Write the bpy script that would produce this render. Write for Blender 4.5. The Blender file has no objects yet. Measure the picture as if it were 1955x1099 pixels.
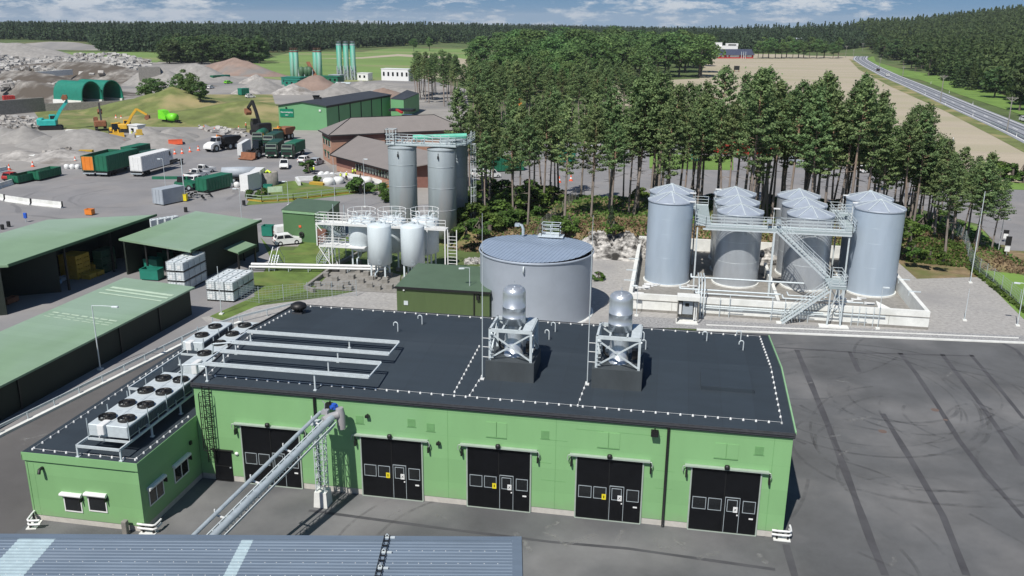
import bpy, math, random
import numpy as np
from mathutils import Vector, Matrix
rad=math.radians; PI=math.pi
S=bpy.context.scene
# ---------------------------------------------------------------- camera
FPX=1692.93; PIT=0.29502; ROL=0.00902; YAW=-0.17721
CAM=Vector((30.08783,-49.36999,30.11583))
F_=Vector((math.sin(YAW)*math.cos(PIT),math.cos(YAW)*math.cos(PIT),-math.sin(PIT)))
r0=Vector((math.cos(YAW),-math.sin(YAW),0)); u0=r0.cross(F_)
R_=math.cos(ROL)*r0+math.sin(ROL)*u0; U_=-math.sin(ROL)*r0+math.cos(ROL)*u0
cd=bpy.data.cameras.new('camera'); cam=bpy.data.objects.new('camera',cd); S.collection.objects.link(cam)
cd.sensor_width=36; cd.lens=FPX/1955*36; cd.clip_end=30000; cd.clip_start=0.5
m=Matrix((R_,U_,-F_)).transposed().to_4x4(); m.translation=CAM; cam.matrix_world=m
S.camera=cam
# ---------------------------------------------------------------- light
SUN_AZ=196.5; SUN_EL=52.0     # compass style: direction the light comes from, clockwise from +Y
w=bpy.data.worlds.new('World'); S.world=w; w.use_nodes=True
nt=w.node_tree; nt.nodes.clear(); N=nt.nodes.new; L=nt.links.new
out=N('ShaderNodeOutputWorld'); bg=N('ShaderNodeBackground'); L(bg.outputs[0],out.inputs[0])
sky=N('ShaderNodeTexSky'); sky.sky_type='NISHITA'; sky.sun_disc=False
sky.sun_elevation=rad(SUN_EL); sky.sun_rotation=rad(SUN_AZ); sky.air_density=1.0; sky.dust_density=.4; sky.ozone_density=2.0
tc=N('ShaderNodeTexCoord'); sx=N('ShaderNodeSeparateXYZ'); L(tc.outputs['Generated'],sx.inputs[0])
ad=N('ShaderNodeMath'); ad.operation='ADD'; L(sx.outputs[2],ad.inputs[0]); ad.inputs[1].default_value=.16
cx=N('ShaderNodeCombineXYZ'); L(sx.outputs[0],cx.inputs[0]); L(sx.outputs[1],cx.inputs[1]); L(ad.outputs[0],cx.inputs[2])
L(cx.outputs[0],sky.inputs[0])
# clouds: layered noise, strongly flattened towards the horizon
zs=N('ShaderNodeMath'); zs.operation='MULTIPLY'; L(sx.outputs[2],zs.inputs[0]); zs.inputs[1].default_value=3.6
c2=N('ShaderNodeCombineXYZ'); L(sx.outputs[0],c2.inputs[0]); L(sx.outputs[1],c2.inputs[1]); L(zs.outputs[0],c2.inputs[2])
n1=N('ShaderNodeTexNoise'); n1.inputs['Scale'].default_value=42; n1.inputs['Detail'].default_value=9; n1.inputs['Roughness'].default_value=.68; L(c2.outputs[0],n1.inputs['Vector'])
n2=N('ShaderNodeTexNoise'); n2.inputs['Scale'].default_value=11; n2.inputs['Detail'].default_value=3; L(c2.outputs[0],n2.inputs['Vector'])
mm=N('ShaderNodeMath'); mm.operation='ADD'; L(n1.outputs[0],mm.inputs[0]); L(n2.outputs[0],mm.inputs[1])
rp=N('ShaderNodeValToRGB'); rp.color_ramp.elements[0].position=.485; rp.color_ramp.elements[1].position=.575
hv=N('ShaderNodeMath'); hv.operation='MULTIPLY'; hv.inputs[1].default_value=.5; L(mm.outputs[0],hv.inputs[0]); L(hv.outputs[0],rp.inputs[0])
mx=N('ShaderNodeMix'); mx.data_type='RGBA'; thin=N('ShaderNodeMapRange'); L(sx.outputs[2],thin.inputs[0]); thin.inputs[1].default_value=.06; thin.inputs[2].default_value=.35; thin.inputs[3].default_value=.95; thin.inputs[4].default_value=.08; cm_=N('ShaderNodeMath'); cm_.operation='MULTIPLY'; L(rp.outputs[0],cm_.inputs[0]); L(thin.outputs[0],cm_.inputs[1]); L(cm_.outputs[0],mx.inputs[0]); 
hs=N('ShaderNodeHueSaturation'); hs.inputs['Saturation'].default_value=1.25; hs.inputs['Value'].default_value=1.45; L(sky.outputs[0],hs.inputs['Color'])
L(hs.outputs[0],mx.inputs[6]); mx.inputs[7].default_value=(12.5,13.4,14.4,1)
L(mx.outputs[2],bg.inputs[0]); bg.inputs[1].default_value=.05
sd=bpy.data.lights.new('sun','SUN'); sd.energy=5.0; sd.angle=rad(.5); sd.color=(1,.955,.89)
so=bpy.data.objects.new('sun',sd); S.collection.objects.link(so)
az=rad(SUN_AZ); el=rad(SUN_EL)
sv=Vector((math.sin(az)*math.cos(el),math.cos(az)*math.cos(el),math.sin(el)))
so.rotation_euler=sv.to_track_quat('Z','Y').to_euler()
S.view_settings.view_transform='Standard'; S.view_settings.look='None'; S.view_settings.exposure=0.0; S.view_settings.gamma=1
S.render.engine='CYCLES'
# ---------------------------------------------------------------- helpers
def G(px,py,z=0.0):
    "point of the place at height z seen at photo pixel (survey of the place)"
    d=F_+R_*(px-977.5)/FPX+U_*(549.5-py)/FPX; t=(z-CAM.z)/d.z; return CAM+t*d
def GY(px,py,Y):
    d=F_+R_*(px-977.5)/FPX+U_*(549.5-py)/FPX; t=(Y-CAM.y)/d.y; return CAM+t*d
def HZ(py,x,y):
    lo,hi=-5.,90.
    for _ in range(45):
        m=(lo+hi)/2; d=Vector((x,y,m))-CAM
        if 549.5-FPX*d.dot(U_)/d.dot(F_)>py: lo=m
        else: hi=m
    return m
class MB:
    def __init__(s): s.v=[]; s.f=[]; s.sm=[]; s.M=None; s.mi=[]; s.cur=0
    def add(s,vs,fs,smooth=False):
        b=len(s.v)
        if s.M is not None: vs=[s.M@Vector(p) for p in vs]
        s.v.extend([tuple(p) for p in vs]); s.f.extend([tuple(b+i for i in f) for f in fs]); s.sm.extend([smooth]*len(fs)); s.mi.extend([s.cur]*len(fs)); return s
    def box(s,x0,y0,z0,x1,y1,z1):
        return s.add([(x0,y0,z0),(x1,y0,z0),(x1,y1,z0),(x0,y1,z0),(x0,y0,z1),(x1,y0,z1),(x1,y1,z1),(x0,y1,z1)],
          [(3,2,1,0),(4,5,6,7),(0,1,5,4),(1,2,6,5),(2,3,7,6),(3,0,4,7)])
    def cb(s,c,sz): return s.box(c[0]-sz[0]/2,c[1]-sz[1]/2,c[2]-sz[2]/2,c[0]+sz[0]/2,c[1]+sz[1]/2,c[2]+sz[2]/2)
    def bbox(s,x0,y0,z0,x1,y1,z1,b=.05):  # box with chamfered vertical edges and top
        P=lambda i,z:[(x0+i,y0+b+i,z),(x0+b+i,y0+i,z),(x1-b-i,y0+i,z),(x1-i,y0+b+i,z),(x1-i,y1-b-i,z),(x1-b-i,y1-i,z),(x0+b+i,y1-i,z),(x0+i,y1-b-i,z)]
        vs=P(0,z0)+P(0,z1-b)+P(b,z1); fs=[tuple(range(7,-1,-1)),tuple(range(16,24))]
        for k in (0,8):
            for i in range(8): j=(i+1)%8; fs.append((k+i,k+j,k+8+j,k+8+i))
        return s.add(vs,fs)
    def beam(s,a,b,w,h=None):
        a=Vector(a); b=Vector(b); h=h or w; d=b-a
        if d.length<1e-6: return s
        d.normalize(); up=Vector((0,0,1)) if abs(d.z)<.95 else Vector((0,1,0))
        r=d.cross(up).normalized(); u=r.cross(d); r*=w/2; u*=h/2
        vs=[a-r-u,a+r-u,a+r+u,a-r+u,b-r-u,b+r-u,b+r+u,b-r+u]
        return s.add(vs,[(3,2,1,0),(4,5,6,7),(0,1,5,4),(1,2,6,5),(2,3,7,6),(3,0,4,7)])
    def tube(s,pts,r,n=8,cap=True):
        pts=[Vector(p) for p in pts]; rs=r if isinstance(r,(list,tuple)) else [r]*len(pts); vs=[]; fs=[]
        pr=None
        for i,p in enumerate(pts):
            d=(pts[min(i+1,len(pts)-1)]-pts[max(i-1,0)]); d.normalize()
            up=pr if pr is not None else (Vector((0,0,1)) if abs(d.z)<.9 else Vector((1,0,0)))
            a=d.cross(up)
            if a.length<1e-4: a=d.cross(Vector((0.3,1,.2)))
            a.normalize(); bb=a.cross(d); pr=bb
            for k in range(n):
                t=2*PI*k/n; vs.append(p+a*math.cos(t)*rs[i]+bb*math.sin(t)*rs[i])
        for i in range(len(pts)-1):
            for k in range(n): j=(k+1)%n; fs.append((i*n+j,i*n+k,(i+1)*n+k,(i+1)*n+j))
        s.add(vs,fs,n>6)
        if cap: s.add([vs[k] for k in range(n)],[tuple(range(n))]); s.add([vs[-n+k] for k in range(n)],[tuple(range(n-1,-1,-1))])
        return s
    def lathe(s,cx,cy,prof,n=24,smooth=True,capb=False,capt=False):
        vs=[];fs=[]
        for (r,z) in prof:
            for k in range(n): t=2*PI*k/n; vs.append((cx+r*math.cos(t),cy+r*math.sin(t),z))
        for i in range(len(prof)-1):
            for k in range(n): j=(k+1)%n; fs.append((i*n+k,i*n+j,(i+1)*n+j,(i+1)*n+k))
        s.add(vs,fs,smooth)
        if capb: s.add(vs[:n],[tuple(range(n-1,-1,-1))])
        if capt: s.add(vs[-n:],[tuple(range(n))])
        return s
    def cyl(s,cx,cy,z0,z1,r,r1=None,n=16,smooth=True): return s.lathe(cx,cy,[(r,z0),(r if r1 is None else r1,z1)],n,smooth,True,True)
    def prism(s,poly,z0,z1):
        n=len(poly); vs=[(p[0],p[1],z0) for p in poly]+[(p[0],p[1],z1 if not isinstance(z1,(list,tuple)) else z1[i]) for i,p in enumerate(poly)]
        fs=[tuple(range(n-1,-1,-1)),tuple(range(n,2*n))]+[(i,(i+1)%n,n+(i+1)%n,n+i) for i in range(n)]
        return s.add(vs,fs)
    def prof(s,pts,y0,y1,ins=0):   # side profile (x,z) extruded along y
        n=len(pts); zm=max(p[1] for p in pts); z0=min(p[1] for p in pts)
        k=lambda p: ins*(p[1]-z0)/(zm-z0+1e-9)
        vs=[(p[0],y0+k(p),p[1]) for p in pts]+[(p[0],y1-k(p),p[1]) for p in pts]
        return s.add(vs,[tuple(range(n)),tuple(range(2*n-1,n-1,-1))]+[(i,n+i,n+(i+1)%n,(i+1)%n) for i in range(n)])
    def quad(s,*p): return s.add(p,[tuple(range(len(p)))])
    def rail(s,pts,h=1.1,rails=3,sp=1.5,r=.025,close=False,toe=True):
        pts=[Vector(p) for p in pts]
        if close: pts=pts+[pts[0]]
        for a,b in zip(pts[:-1],pts[1:]):
            n=max(1,round((b-a).length/sp))
            for i in range(n+1): p=a.lerp(b,i/n); s.beam(p,p+Vector((0,0,h)),r*2)
            for k in range(rails): o=Vector((0,0,h*(k+1)/rails)); s.beam(a+o,b+o,r*2)
            if toe: s.beam(a+Vector((0,0,.08)),b+Vector((0,0,.08)),.02,.14)
        return s
COL=S.collection
def mkmesh(name,mb):
    me=bpy.data.meshes.new(name); me.from_pydata(mb.v,[],mb.f); me.polygons.foreach_set('use_smooth',mb.sm)
    if any(mb.mi): me.polygons.foreach_set('material_index',mb.mi)
    me.update(); return me
def part(name,mb,mat,parent=None,label=None):
    me=mkmesh(name,mb); o=bpy.data.objects.new(name,me); COL.objects.link(o)
    for x in (mat if isinstance(mat,(list,tuple)) else [mat]): me.materials.append(x)
    if parent is not None: o.parent=parent
    if label: o['label']=label
    return o
def thing(name,label,cat,loc=(0,0,0),rz=0,group=None,sc=1):
    o=bpy.data.objects.new(name,None); COL.objects.link(o); o.empty_display_size=.5
    o.location=loc; o.rotation_euler=(0,0,rz); o.scale=(sc,)*3 if not isinstance(sc,tuple) else sc
    o['label']=label; o['category']=cat
    if group: o['group']=group
    return o
def tag(o,label,cat,group=None,kind=None):
    o['label']=label; o['category']=cat
    if group: o['group']=group
    if kind: o['kind']=kind
    return o
def struct(name,mb,mat,label=None):
    o=part(name,mb,mat); o['kind']='structure'; o['label']=label or name.replace('_',' '); o['category']=name.replace('_',' ').split(' ')[-1]; return o
KIDS={}
def kids(o):
    return [c for c in COL.objects if c.parent==o]
def dup(root,loc,rz=None,label=None,group=None,sc=None,_k={}):
    if root.name not in _k: _k[root.name]=[(c,kids(c)) for c in kids(root)]
    r=root.copy(); COL.objects.link(r); r.location=loc
    if rz is not None: r.rotation_euler=(0,0,rz)
    if sc is not None: r.scale=(sc,)*3 if not isinstance(sc,tuple) else sc
    if label: r['label']=label
    if group: r['group']=group
    for ch,gs in _k[root.name]:
        c=ch.copy(); COL.objects.link(c); c.parent=r
        for g in gs: d=g.copy(); COL.objects.link(d); d.parent=c
    return r
# ---------------------------------------------------------------- materials
def mat(name,col,rough=.7,metal=0.,var=.12,scale=1.5,bump=0.,bscale=20.,col2=None,spec=.5,stretch=None,scale2=None,col3=None,p3=.62,rand=0.,trans=0.,objco=True):
    m=bpy.data.materials.new(name); m.use_nodes=True; t=m.node_tree; b=t.nodes['Principled BSDF']
    N=t.nodes.new; L=t.links.new
    tc=N('ShaderNodeTexCoord'); src=tc.outputs['Object'] 
    if stretch:
        mp=N('ShaderNodeMapping'); mp.inputs['Scale'].default_value=stretch; L(src,mp.inputs[0]); src=mp.outputs[0]
    n=N('ShaderNodeTexNoise'); n.inputs['Scale'].default_value=scale; n.inputs['Detail'].default_value=7; n.inputs['Roughness'].default_value=.6; L(src,n.inputs['Vector'])
    rp=N('ShaderNodeValToRGB'); e=rp.color_ramp.elements; e[0].position=.3; e[1].position=.7
    c1=tuple(c*(1-var) for c in col); c2=col2 or tuple(min(1,c*(1+var)) for c in col)
    e[0].color=(*c1,1); e[1].color=(*c2,1); L(n.outputs[0],rp.inputs[0]); co=rp.outputs[0]
    if col3:
        n3=N('ShaderNodeTexNoise'); n3.inputs['Scale'].default_value=scale2 or scale*.2; n3.inputs['Detail'].default_value=5; L(src,n3.inputs['Vector'])
        r3=N('ShaderNodeValToRGB'); r3.color_ramp.elements[0].position=p3-.08; r3.color_ramp.elements[1].position=p3+.08; L(n3.outputs[0],r3.inputs[0])
        mx=N('ShaderNodeMix'); mx.data_type='RGBA'; L(r3.outputs[0],mx.inputs[0]); L(co,mx.inputs[6]); mx.inputs[7].default_value=(*col3,1); co=mx.outputs[2]
    if rand:
        oi=N('ShaderNodeObjectInfo'); hs=N('ShaderNodeHueSaturation'); mr=N('ShaderNodeMapRange'); L(oi.outputs['Random'],mr.inputs[0]); mr.inputs[3].default_value=1-rand; mr.inputs[4].default_value=1+rand
        L(mr.outputs[0],hs.inputs['Value']); mr2=N('ShaderNodeMapRange'); L(oi.outputs['Random'],mr2.inputs[0]); mr2.inputs[3].default_value=.5+rand*.06; mr2.inputs[4].default_value=.5-rand*.06; L(mr2.outputs[0],hs.inputs['Hue']); L(co,hs.inputs['Color']); co=hs.outputs[0]
    L(co,b.inputs['Base Color']); b.inputs['Roughness'].default_value=rough; b.inputs['Metallic'].default_value=metal
    b.inputs['Specular IOR Level'].default_value=spec
    if bump:
        nb=N('ShaderNodeTexNoise'); nb.inputs['Scale'].default_value=bscale; nb.inputs['Detail'].default_value=4; L(src,nb.inputs['Vector'])
        bp=N('ShaderNodeBump'); bp.inputs['Strength'].default_value=bump; bp.inputs['Distance'].default_value=.05; L(nb.outputs[0],bp.inputs['Height']); L(bp.outputs[0],b.inputs['Normal'])
    if trans:
        tr=N('ShaderNodeBsdfTranslucent'); L(co,tr.inputs[0]); ms=N('ShaderNodeMixShader'); ms.inputs[0].default_value=trans; L(b.outputs[0],ms.inputs[1]); L(tr.outputs[0],ms.inputs[2]); L(ms.outputs[0],t.nodes['Material Output'].inputs[0])
    return m
def ribbed(name,col,axis,freq,rough=.4,metal=.3,depth=.3,var=.06,dark=.8):
    "sheet metal with ribs along one axis"
    m=mat(name,col,rough,metal,var,.6); t=m.node_tree; N=t.nodes.new; L=t.links.new; b=t.nodes['Principled BSDF']
    tc=N('ShaderNodeTexCoord'); s=N('ShaderNodeSeparateXYZ'); L(tc.outputs['Object'],s.inputs[0])
    mu=N('ShaderNodeMath'); mu.operation='MULTIPLY'; mu.inputs[1].default_value=freq*2*PI; L(s.outputs[axis],mu.inputs[0])
    sn=N('ShaderNodeMath'); sn.operation='SINE'; L(mu.outputs[0],sn.inputs[0])
    bp=N('ShaderNodeBump'); bp.inputs['Strength'].default_value=depth; bp.inputs['Distance'].default_value=.06; L(sn.outputs[0],bp.inputs['Height']); L(bp.outputs[0],b.inputs['Normal'])
    return m
M={}
M['green']=mat('green_paint',(.215,.42,.185),.55,0,.05,.5,.05,40,stretch=(1,1,.35),col3=(.225,.43,.205),scale2=.12)
M['green_line']=mat('green_panel_joint',(.15,.33,.13),.6)
M['plinth']=mat('plinth_concrete',(.50,.48,.44),.8,0,.1,3)
M['bitumen']=mat('roof_bitumen',(.026,.038,.050),.75,0,.12,1.2,.2,60,stretch=(.25,1,1),col3=(.034,.046,.058),scale2=.15)
M['fascia']=mat('dark_fascia',(.05,.052,.058),.5,0,.2,4)
M['black']=mat('black_paint',(.006,.0065,.008),.45,0,.3,2,spec=.25)
M['black_metal']=mat('black_metal',(.012,.012,.012),.5,0,.2,5)
M['frame']=mat('galvanised_frame',(.40,.47,.41),.5,.2,.08,3)
M['glass']=mat('dark_glass',(.012,.014,.016),.08,0,.2,.7,spec=.6)
M['white']=mat('white_paint',(.74,.75,.74),.5,0,.06,2)
M['white2']=mat('white_tank_paint',(.62,.69,.72),.45,0,.06,1.2,stretch=(1,1,.3),col3=(.55,.61,.63),scale2=.5)
M['yellow']=mat('yellow_sticker',(.75,.62,.02),.5)
M['galv']=mat('galvanised_steel',(.44,.50,.53),.42,.3,.14,3,.05,30)
M['galv_l']=mat('galvanised_light',(.58,.64,.66),.5,.15,.1,3)
M['alu']=mat('aluminium_shell',(.57,.61,.65),.33,.65,.1,2.,.04,12,stretch=(1,1,.25))
M['tank']=mat('tank_steel',(.42,.50,.585),.42,.18,.07,.8,.02,8,stretch=(1,1,.2),col3=(.355,.435,.52),scale2=.3)
M['tank_in']=mat('inner_tank_steel',(.48,.515,.55),.34,.45,.09,1.,.03,8,stretch=(1,1,.3))
M['tank_roof']=mat('tank_roof_steel',(.37,.42,.49),.5,.15,.08,1.2)
M['bigtank']=ribbed('round_tank_sheet',(.345,.385,.44),0,0,.5,.12,.0)
M['bigroof']=mat('round_tank_roof',(.36,.44,.55),.45,.3,.06,1.0)
M['silo']=mat('silo_steel',(.33,.375,.395),.5,.15,.1,.8,.02,8,stretch=(1,1,.2),col3=(.40,.38,.38),scale2=.3)
M['olive']=mat('olive_cladding',(.075,.115,.042),.6,0,.06,1,stretch=(3,3,.3))
M['olive_roof']=mat('olive_roof',(.085,.135,.085),.55,0,.08,.7)
M['greenroof']=mat('pale_green_roof',(.215,.325,.205),.55,0,.06,.35,.0,20,stretch=(1,.4,1),col3=(.27,.375,.285),scale2=.07,p3=.55)
M['greenroof_w']=mat('faded_roof_strip',(.48,.60,.46),.6,0,.12,2)
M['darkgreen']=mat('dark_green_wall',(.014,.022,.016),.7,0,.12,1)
M['bottle']=mat('green_cladding_far',(.06,.13,.065),.6,0,.08,.6)
M['hallgreen']=mat('hall_green',(.15,.36,.17),.6,0,.06,.3)
M['hallroof']=mat('hall_roof',(.045,.05,.058),.6,0,.12,.3)
M['corr']=mat('blue_grey_sheet',(.175,.225,.285),.42,.25,.1,1.3,.03,10,stretch=(.2,1,1),col3=(.21,.26,.32),scale2=.4)
M['skylight']=mat('skylight_sheet',(.36,.46,.50),.4,0,.1,2)
M['concrete']=mat('pale_concrete',(.72,.73,.70),.85,0,.1,1.4,.1,10,col3=(.62,.63,.59),scale2=.4)
M['concrete_d']=mat('weathered_concrete',(.24,.23,.21),.9,0,.2,2,.2,8)
M['grating']=mat('steel_grating',(.40,.47,.48),.55,.3,.15,12)
M['brick']=mat('salmon_brick',(.42,.24,.17),.85,0,.12,1.2)
M['brick_d']=mat('dark_red_brick',(.20,.095,.075),.85,0,.12,1.2)
M['rooftile']=mat('grey_brown_roof',(.225,.203,.19),.7,0,.06,.5,.05,20)
M['teal']=mat('teal_paint',(.015,.19,.135),.5,0,.12,1)
M['silogreen']=mat('faded_green_silo',(.09,.47,.34),.5,0,.15,.4,stretch=(1,1,.08),col3=(.45,.68,.58),scale2=.35,p3=.56)
M['cgreen']=mat('container_green',(.012,.13,.07),.55,0,.15,1)
M['cgreen_d']=mat('truck_dark_green',(.012,.06,.035),.45,0,.2,1)
M['orange']=mat('orange_paint',(.72,.22,.03),.5,0,.1,1)
M['redorange']=mat('signal_orange',(.8,.13,.05),.6)
M['myellow']=mat('machine_yellow',(.62,.36,.03),.5,0,.15,1)
M['lime']=mat('lime_green',(.18,.68,.03),.45)
M['turq']=mat('turquoise_paint',(.03,.42,.38),.5)
M['red']=mat('red_paint',(.42,.03,.025),.6,0,.2,.6)
M['blue']=mat('blue_paint',(.02,.1,.5),.5)
M['rust']=mat('rusty_steel',(.24,.10,.05),.8,0,.25,2)
M['tyre']=mat('tyre_rubber',(.018,.018,.018),.85)
M['lamp']=mat('lens',(.8,.8,.75),.2)
M['ycrate']=mat('yellow_crate',(.52,.34,.05),.6,0,.12,2)
M['pblue']=mat('pale_blue_bag',(.25,.4,.55),.7)
M['ibc']=mat('ibc_plastic',(.66,.71,.72),.4,0,.1,3)
M['greyc']=mat('grey_container',(.36,.4,.44),.55,0,.1,1)
M['skin']=mat('skin',(.45,.26,.18),.6)
M['hivis']=mat('hivis_cloth',(.62,.8,.06),.7)
M['navy']=mat('dark_trousers',(.02,.025,.04),.8)
# ground materials
M['ground']=mat('meadow_ground',(.085,.125,.035),.95,0,.35,.06,.3,1.,col3=(.17,.15,.07),scale2=.02)
M['grass']=mat('short_grass',(.11,.17,.035),.95,0,.3,.5,.4,6,col3=(.19,.19,.06),scale2=.15)
M['grass_b']=mat('bright_verge_grass',(.14,.24,.045),.95,0,.25,.1,.3,2)
M['field_g']=mat('green_field',(.16,.25,.065),.95,0,.16,.02,col3=(.25,.26,.12),scale2=.009,stretch=(.5,2,1))
M['field_t']=mat('stubble_field',(.415,.36,.27),.95,0,.10,.08,col3=(.36,.33,.22),scale2=.02,stretch=(.4,2.2,1),p3=.54)
M['drygrass']=mat('dry_grass',(.22,.155,.085),.95,0,.35,.7,.6,5,col2=(.31,.23,.13),col3=(.12,.14,.04),scale2=.16,p3=.52)
M['bankgrass']=mat('bank_grass',(.14,.17,.05),.95,0,.3,.25,.5,3,col3=(.32,.27,.13),scale2=.07,p3=.55)
M['rubble']=mat('rubble',(.30,.28,.26),.95,0,.45,.45,1.,3,col2=(.5,.48,.45),col3=(.14,.12,.10),scale2=.12)
M['sand']=mat('grey_gravel_pile',(.27,.26,.245),.95,0,.2,.5,.4,4)
M['sand_r']=mat('reddish_soil',(.26,.19,.155),.95,0,.2,.2,.4,2,col3=(.2,.19,.18),scale2=.06)
M['yardmud']=mat('yard_gravel',(.30,.285,.265),.95,0,.16,.12,.2,3,col3=(.21,.205,.20),scale2=.03,p3=.54)
M['road']=mat('highway_asphalt',(.27,.285,.31),.9,0,.08,.3)
M['roadtrack']=mat('wheel_track',(.10,.11,.13),.9,0,.15,.5)
M['paint']=mat('road_paint',(.8,.8,.8),.8)
# felt laps on the bitumen roof, dirt splash on the green wall
def laps(m,axis,freq,dark,width=.03,amt=.5):
    t=m.node_tree; N=t.nodes.new; L=t.links.new; b=t.nodes['Principled BSDF']; co=b.inputs['Base Color'].links[0].from_socket
    tc=N('ShaderNodeTexCoord'); s=N('ShaderNodeSeparateXYZ'); L(tc.outputs['Object'],s.inputs[0]); mu=N('ShaderNodeMath'); mu.operation='MULTIPLY'; mu.inputs[1].default_value=freq; L(s.outputs[axis],mu.inputs[0])
    fr=N('ShaderNodeMath'); fr.operation='FRACT'; L(mu.outputs[0],fr.inputs[0]); lt=N('ShaderNodeMath'); lt.operation='LESS_THAN'; L(fr.outputs[0],lt.inputs[0]); lt.inputs[1].default_value=width*freq
    fl=N('ShaderNodeMath'); fl.operation='FLOOR'; L(mu.outputs[0],fl.inputs[0]); wn=N('ShaderNodeTexWhiteNoise'); wn.noise_dimensions='1D'; L(fl.outputs[0],wn.inputs['W'])
    mr=N('ShaderNodeMapRange'); L(wn.outputs[0],mr.inputs[0]); mr.inputs[3].default_value=1-.12*amt; mr.inputs[4].default_value=1+.12*amt
    m1=N('ShaderNodeMix'); m1.data_type='RGBA'; m1.blend_type='MULTIPLY'; m1.inputs[0].default_value=1; L(co,m1.inputs[6]); L(mr.outputs[0],m1.inputs[7])
    k=N('ShaderNodeMath'); k.operation='MULTIPLY'; L(lt.outputs[0],k.inputs[0]); k.inputs[1].default_value=amt
    m2=N('ShaderNodeMix'); m2.data_type='RGBA'; L(k.outputs[0],m2.inputs[0]); L(m1.outputs[2],m2.inputs[6]); m2.inputs[7].default_value=(*dark,1); L(m2.outputs[2],b.inputs['Base Color'])
laps(M['bitumen'],0,.5,(.02,.026,.034),.04,.6)
laps(M['green'],2,.62,(.15,.31,.13),.02,.35)
laps(M['greenroof'],1,.9,(.16,.25,.16),.05,.3)
def splash(m,z0,z1,col):
    t=m.node_tree; N=t.nodes.new; L=t.links.new; b=t.nodes['Principled BSDF']; co=b.inputs['Base Color'].links[0].from_socket
    tc=N('ShaderNodeTexCoord'); s=N('ShaderNodeSeparateXYZ'); L(tc.outputs['Object'],s.inputs[0]); n=N('ShaderNodeTexNoise'); n.inputs['Scale'].default_value=1.4; n.inputs['Detail'].default_value=6; L(tc.outputs['Object'],n.inputs['Vector'])
    a=N('ShaderNodeMath'); a.operation='MULTIPLY_ADD'; L(n.outputs[0],a.inputs[0]); a.inputs[1].default_value=1.6; L(s.outputs[2],a.inputs[2])
    mr=N('ShaderNodeMapRange'); L(a.outputs[0],mr.inputs[0]); mr.inputs[1].default_value=z1+.8; mr.inputs[2].default_value=z0+.6; mr.inputs[3].default_value=0; mr.inputs[4].default_value=.35
    m2=N('ShaderNodeMix'); m2.data_type='RGBA'; L(mr.outputs[0],m2.inputs[0]); L(co,m2.inputs[6]); m2.inputs[7].default_value=(*col,1); L(m2.outputs[2],b.inputs['Base Color'])
splash(M['green'],.4,1.1,(.25,.30,.20))
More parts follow.
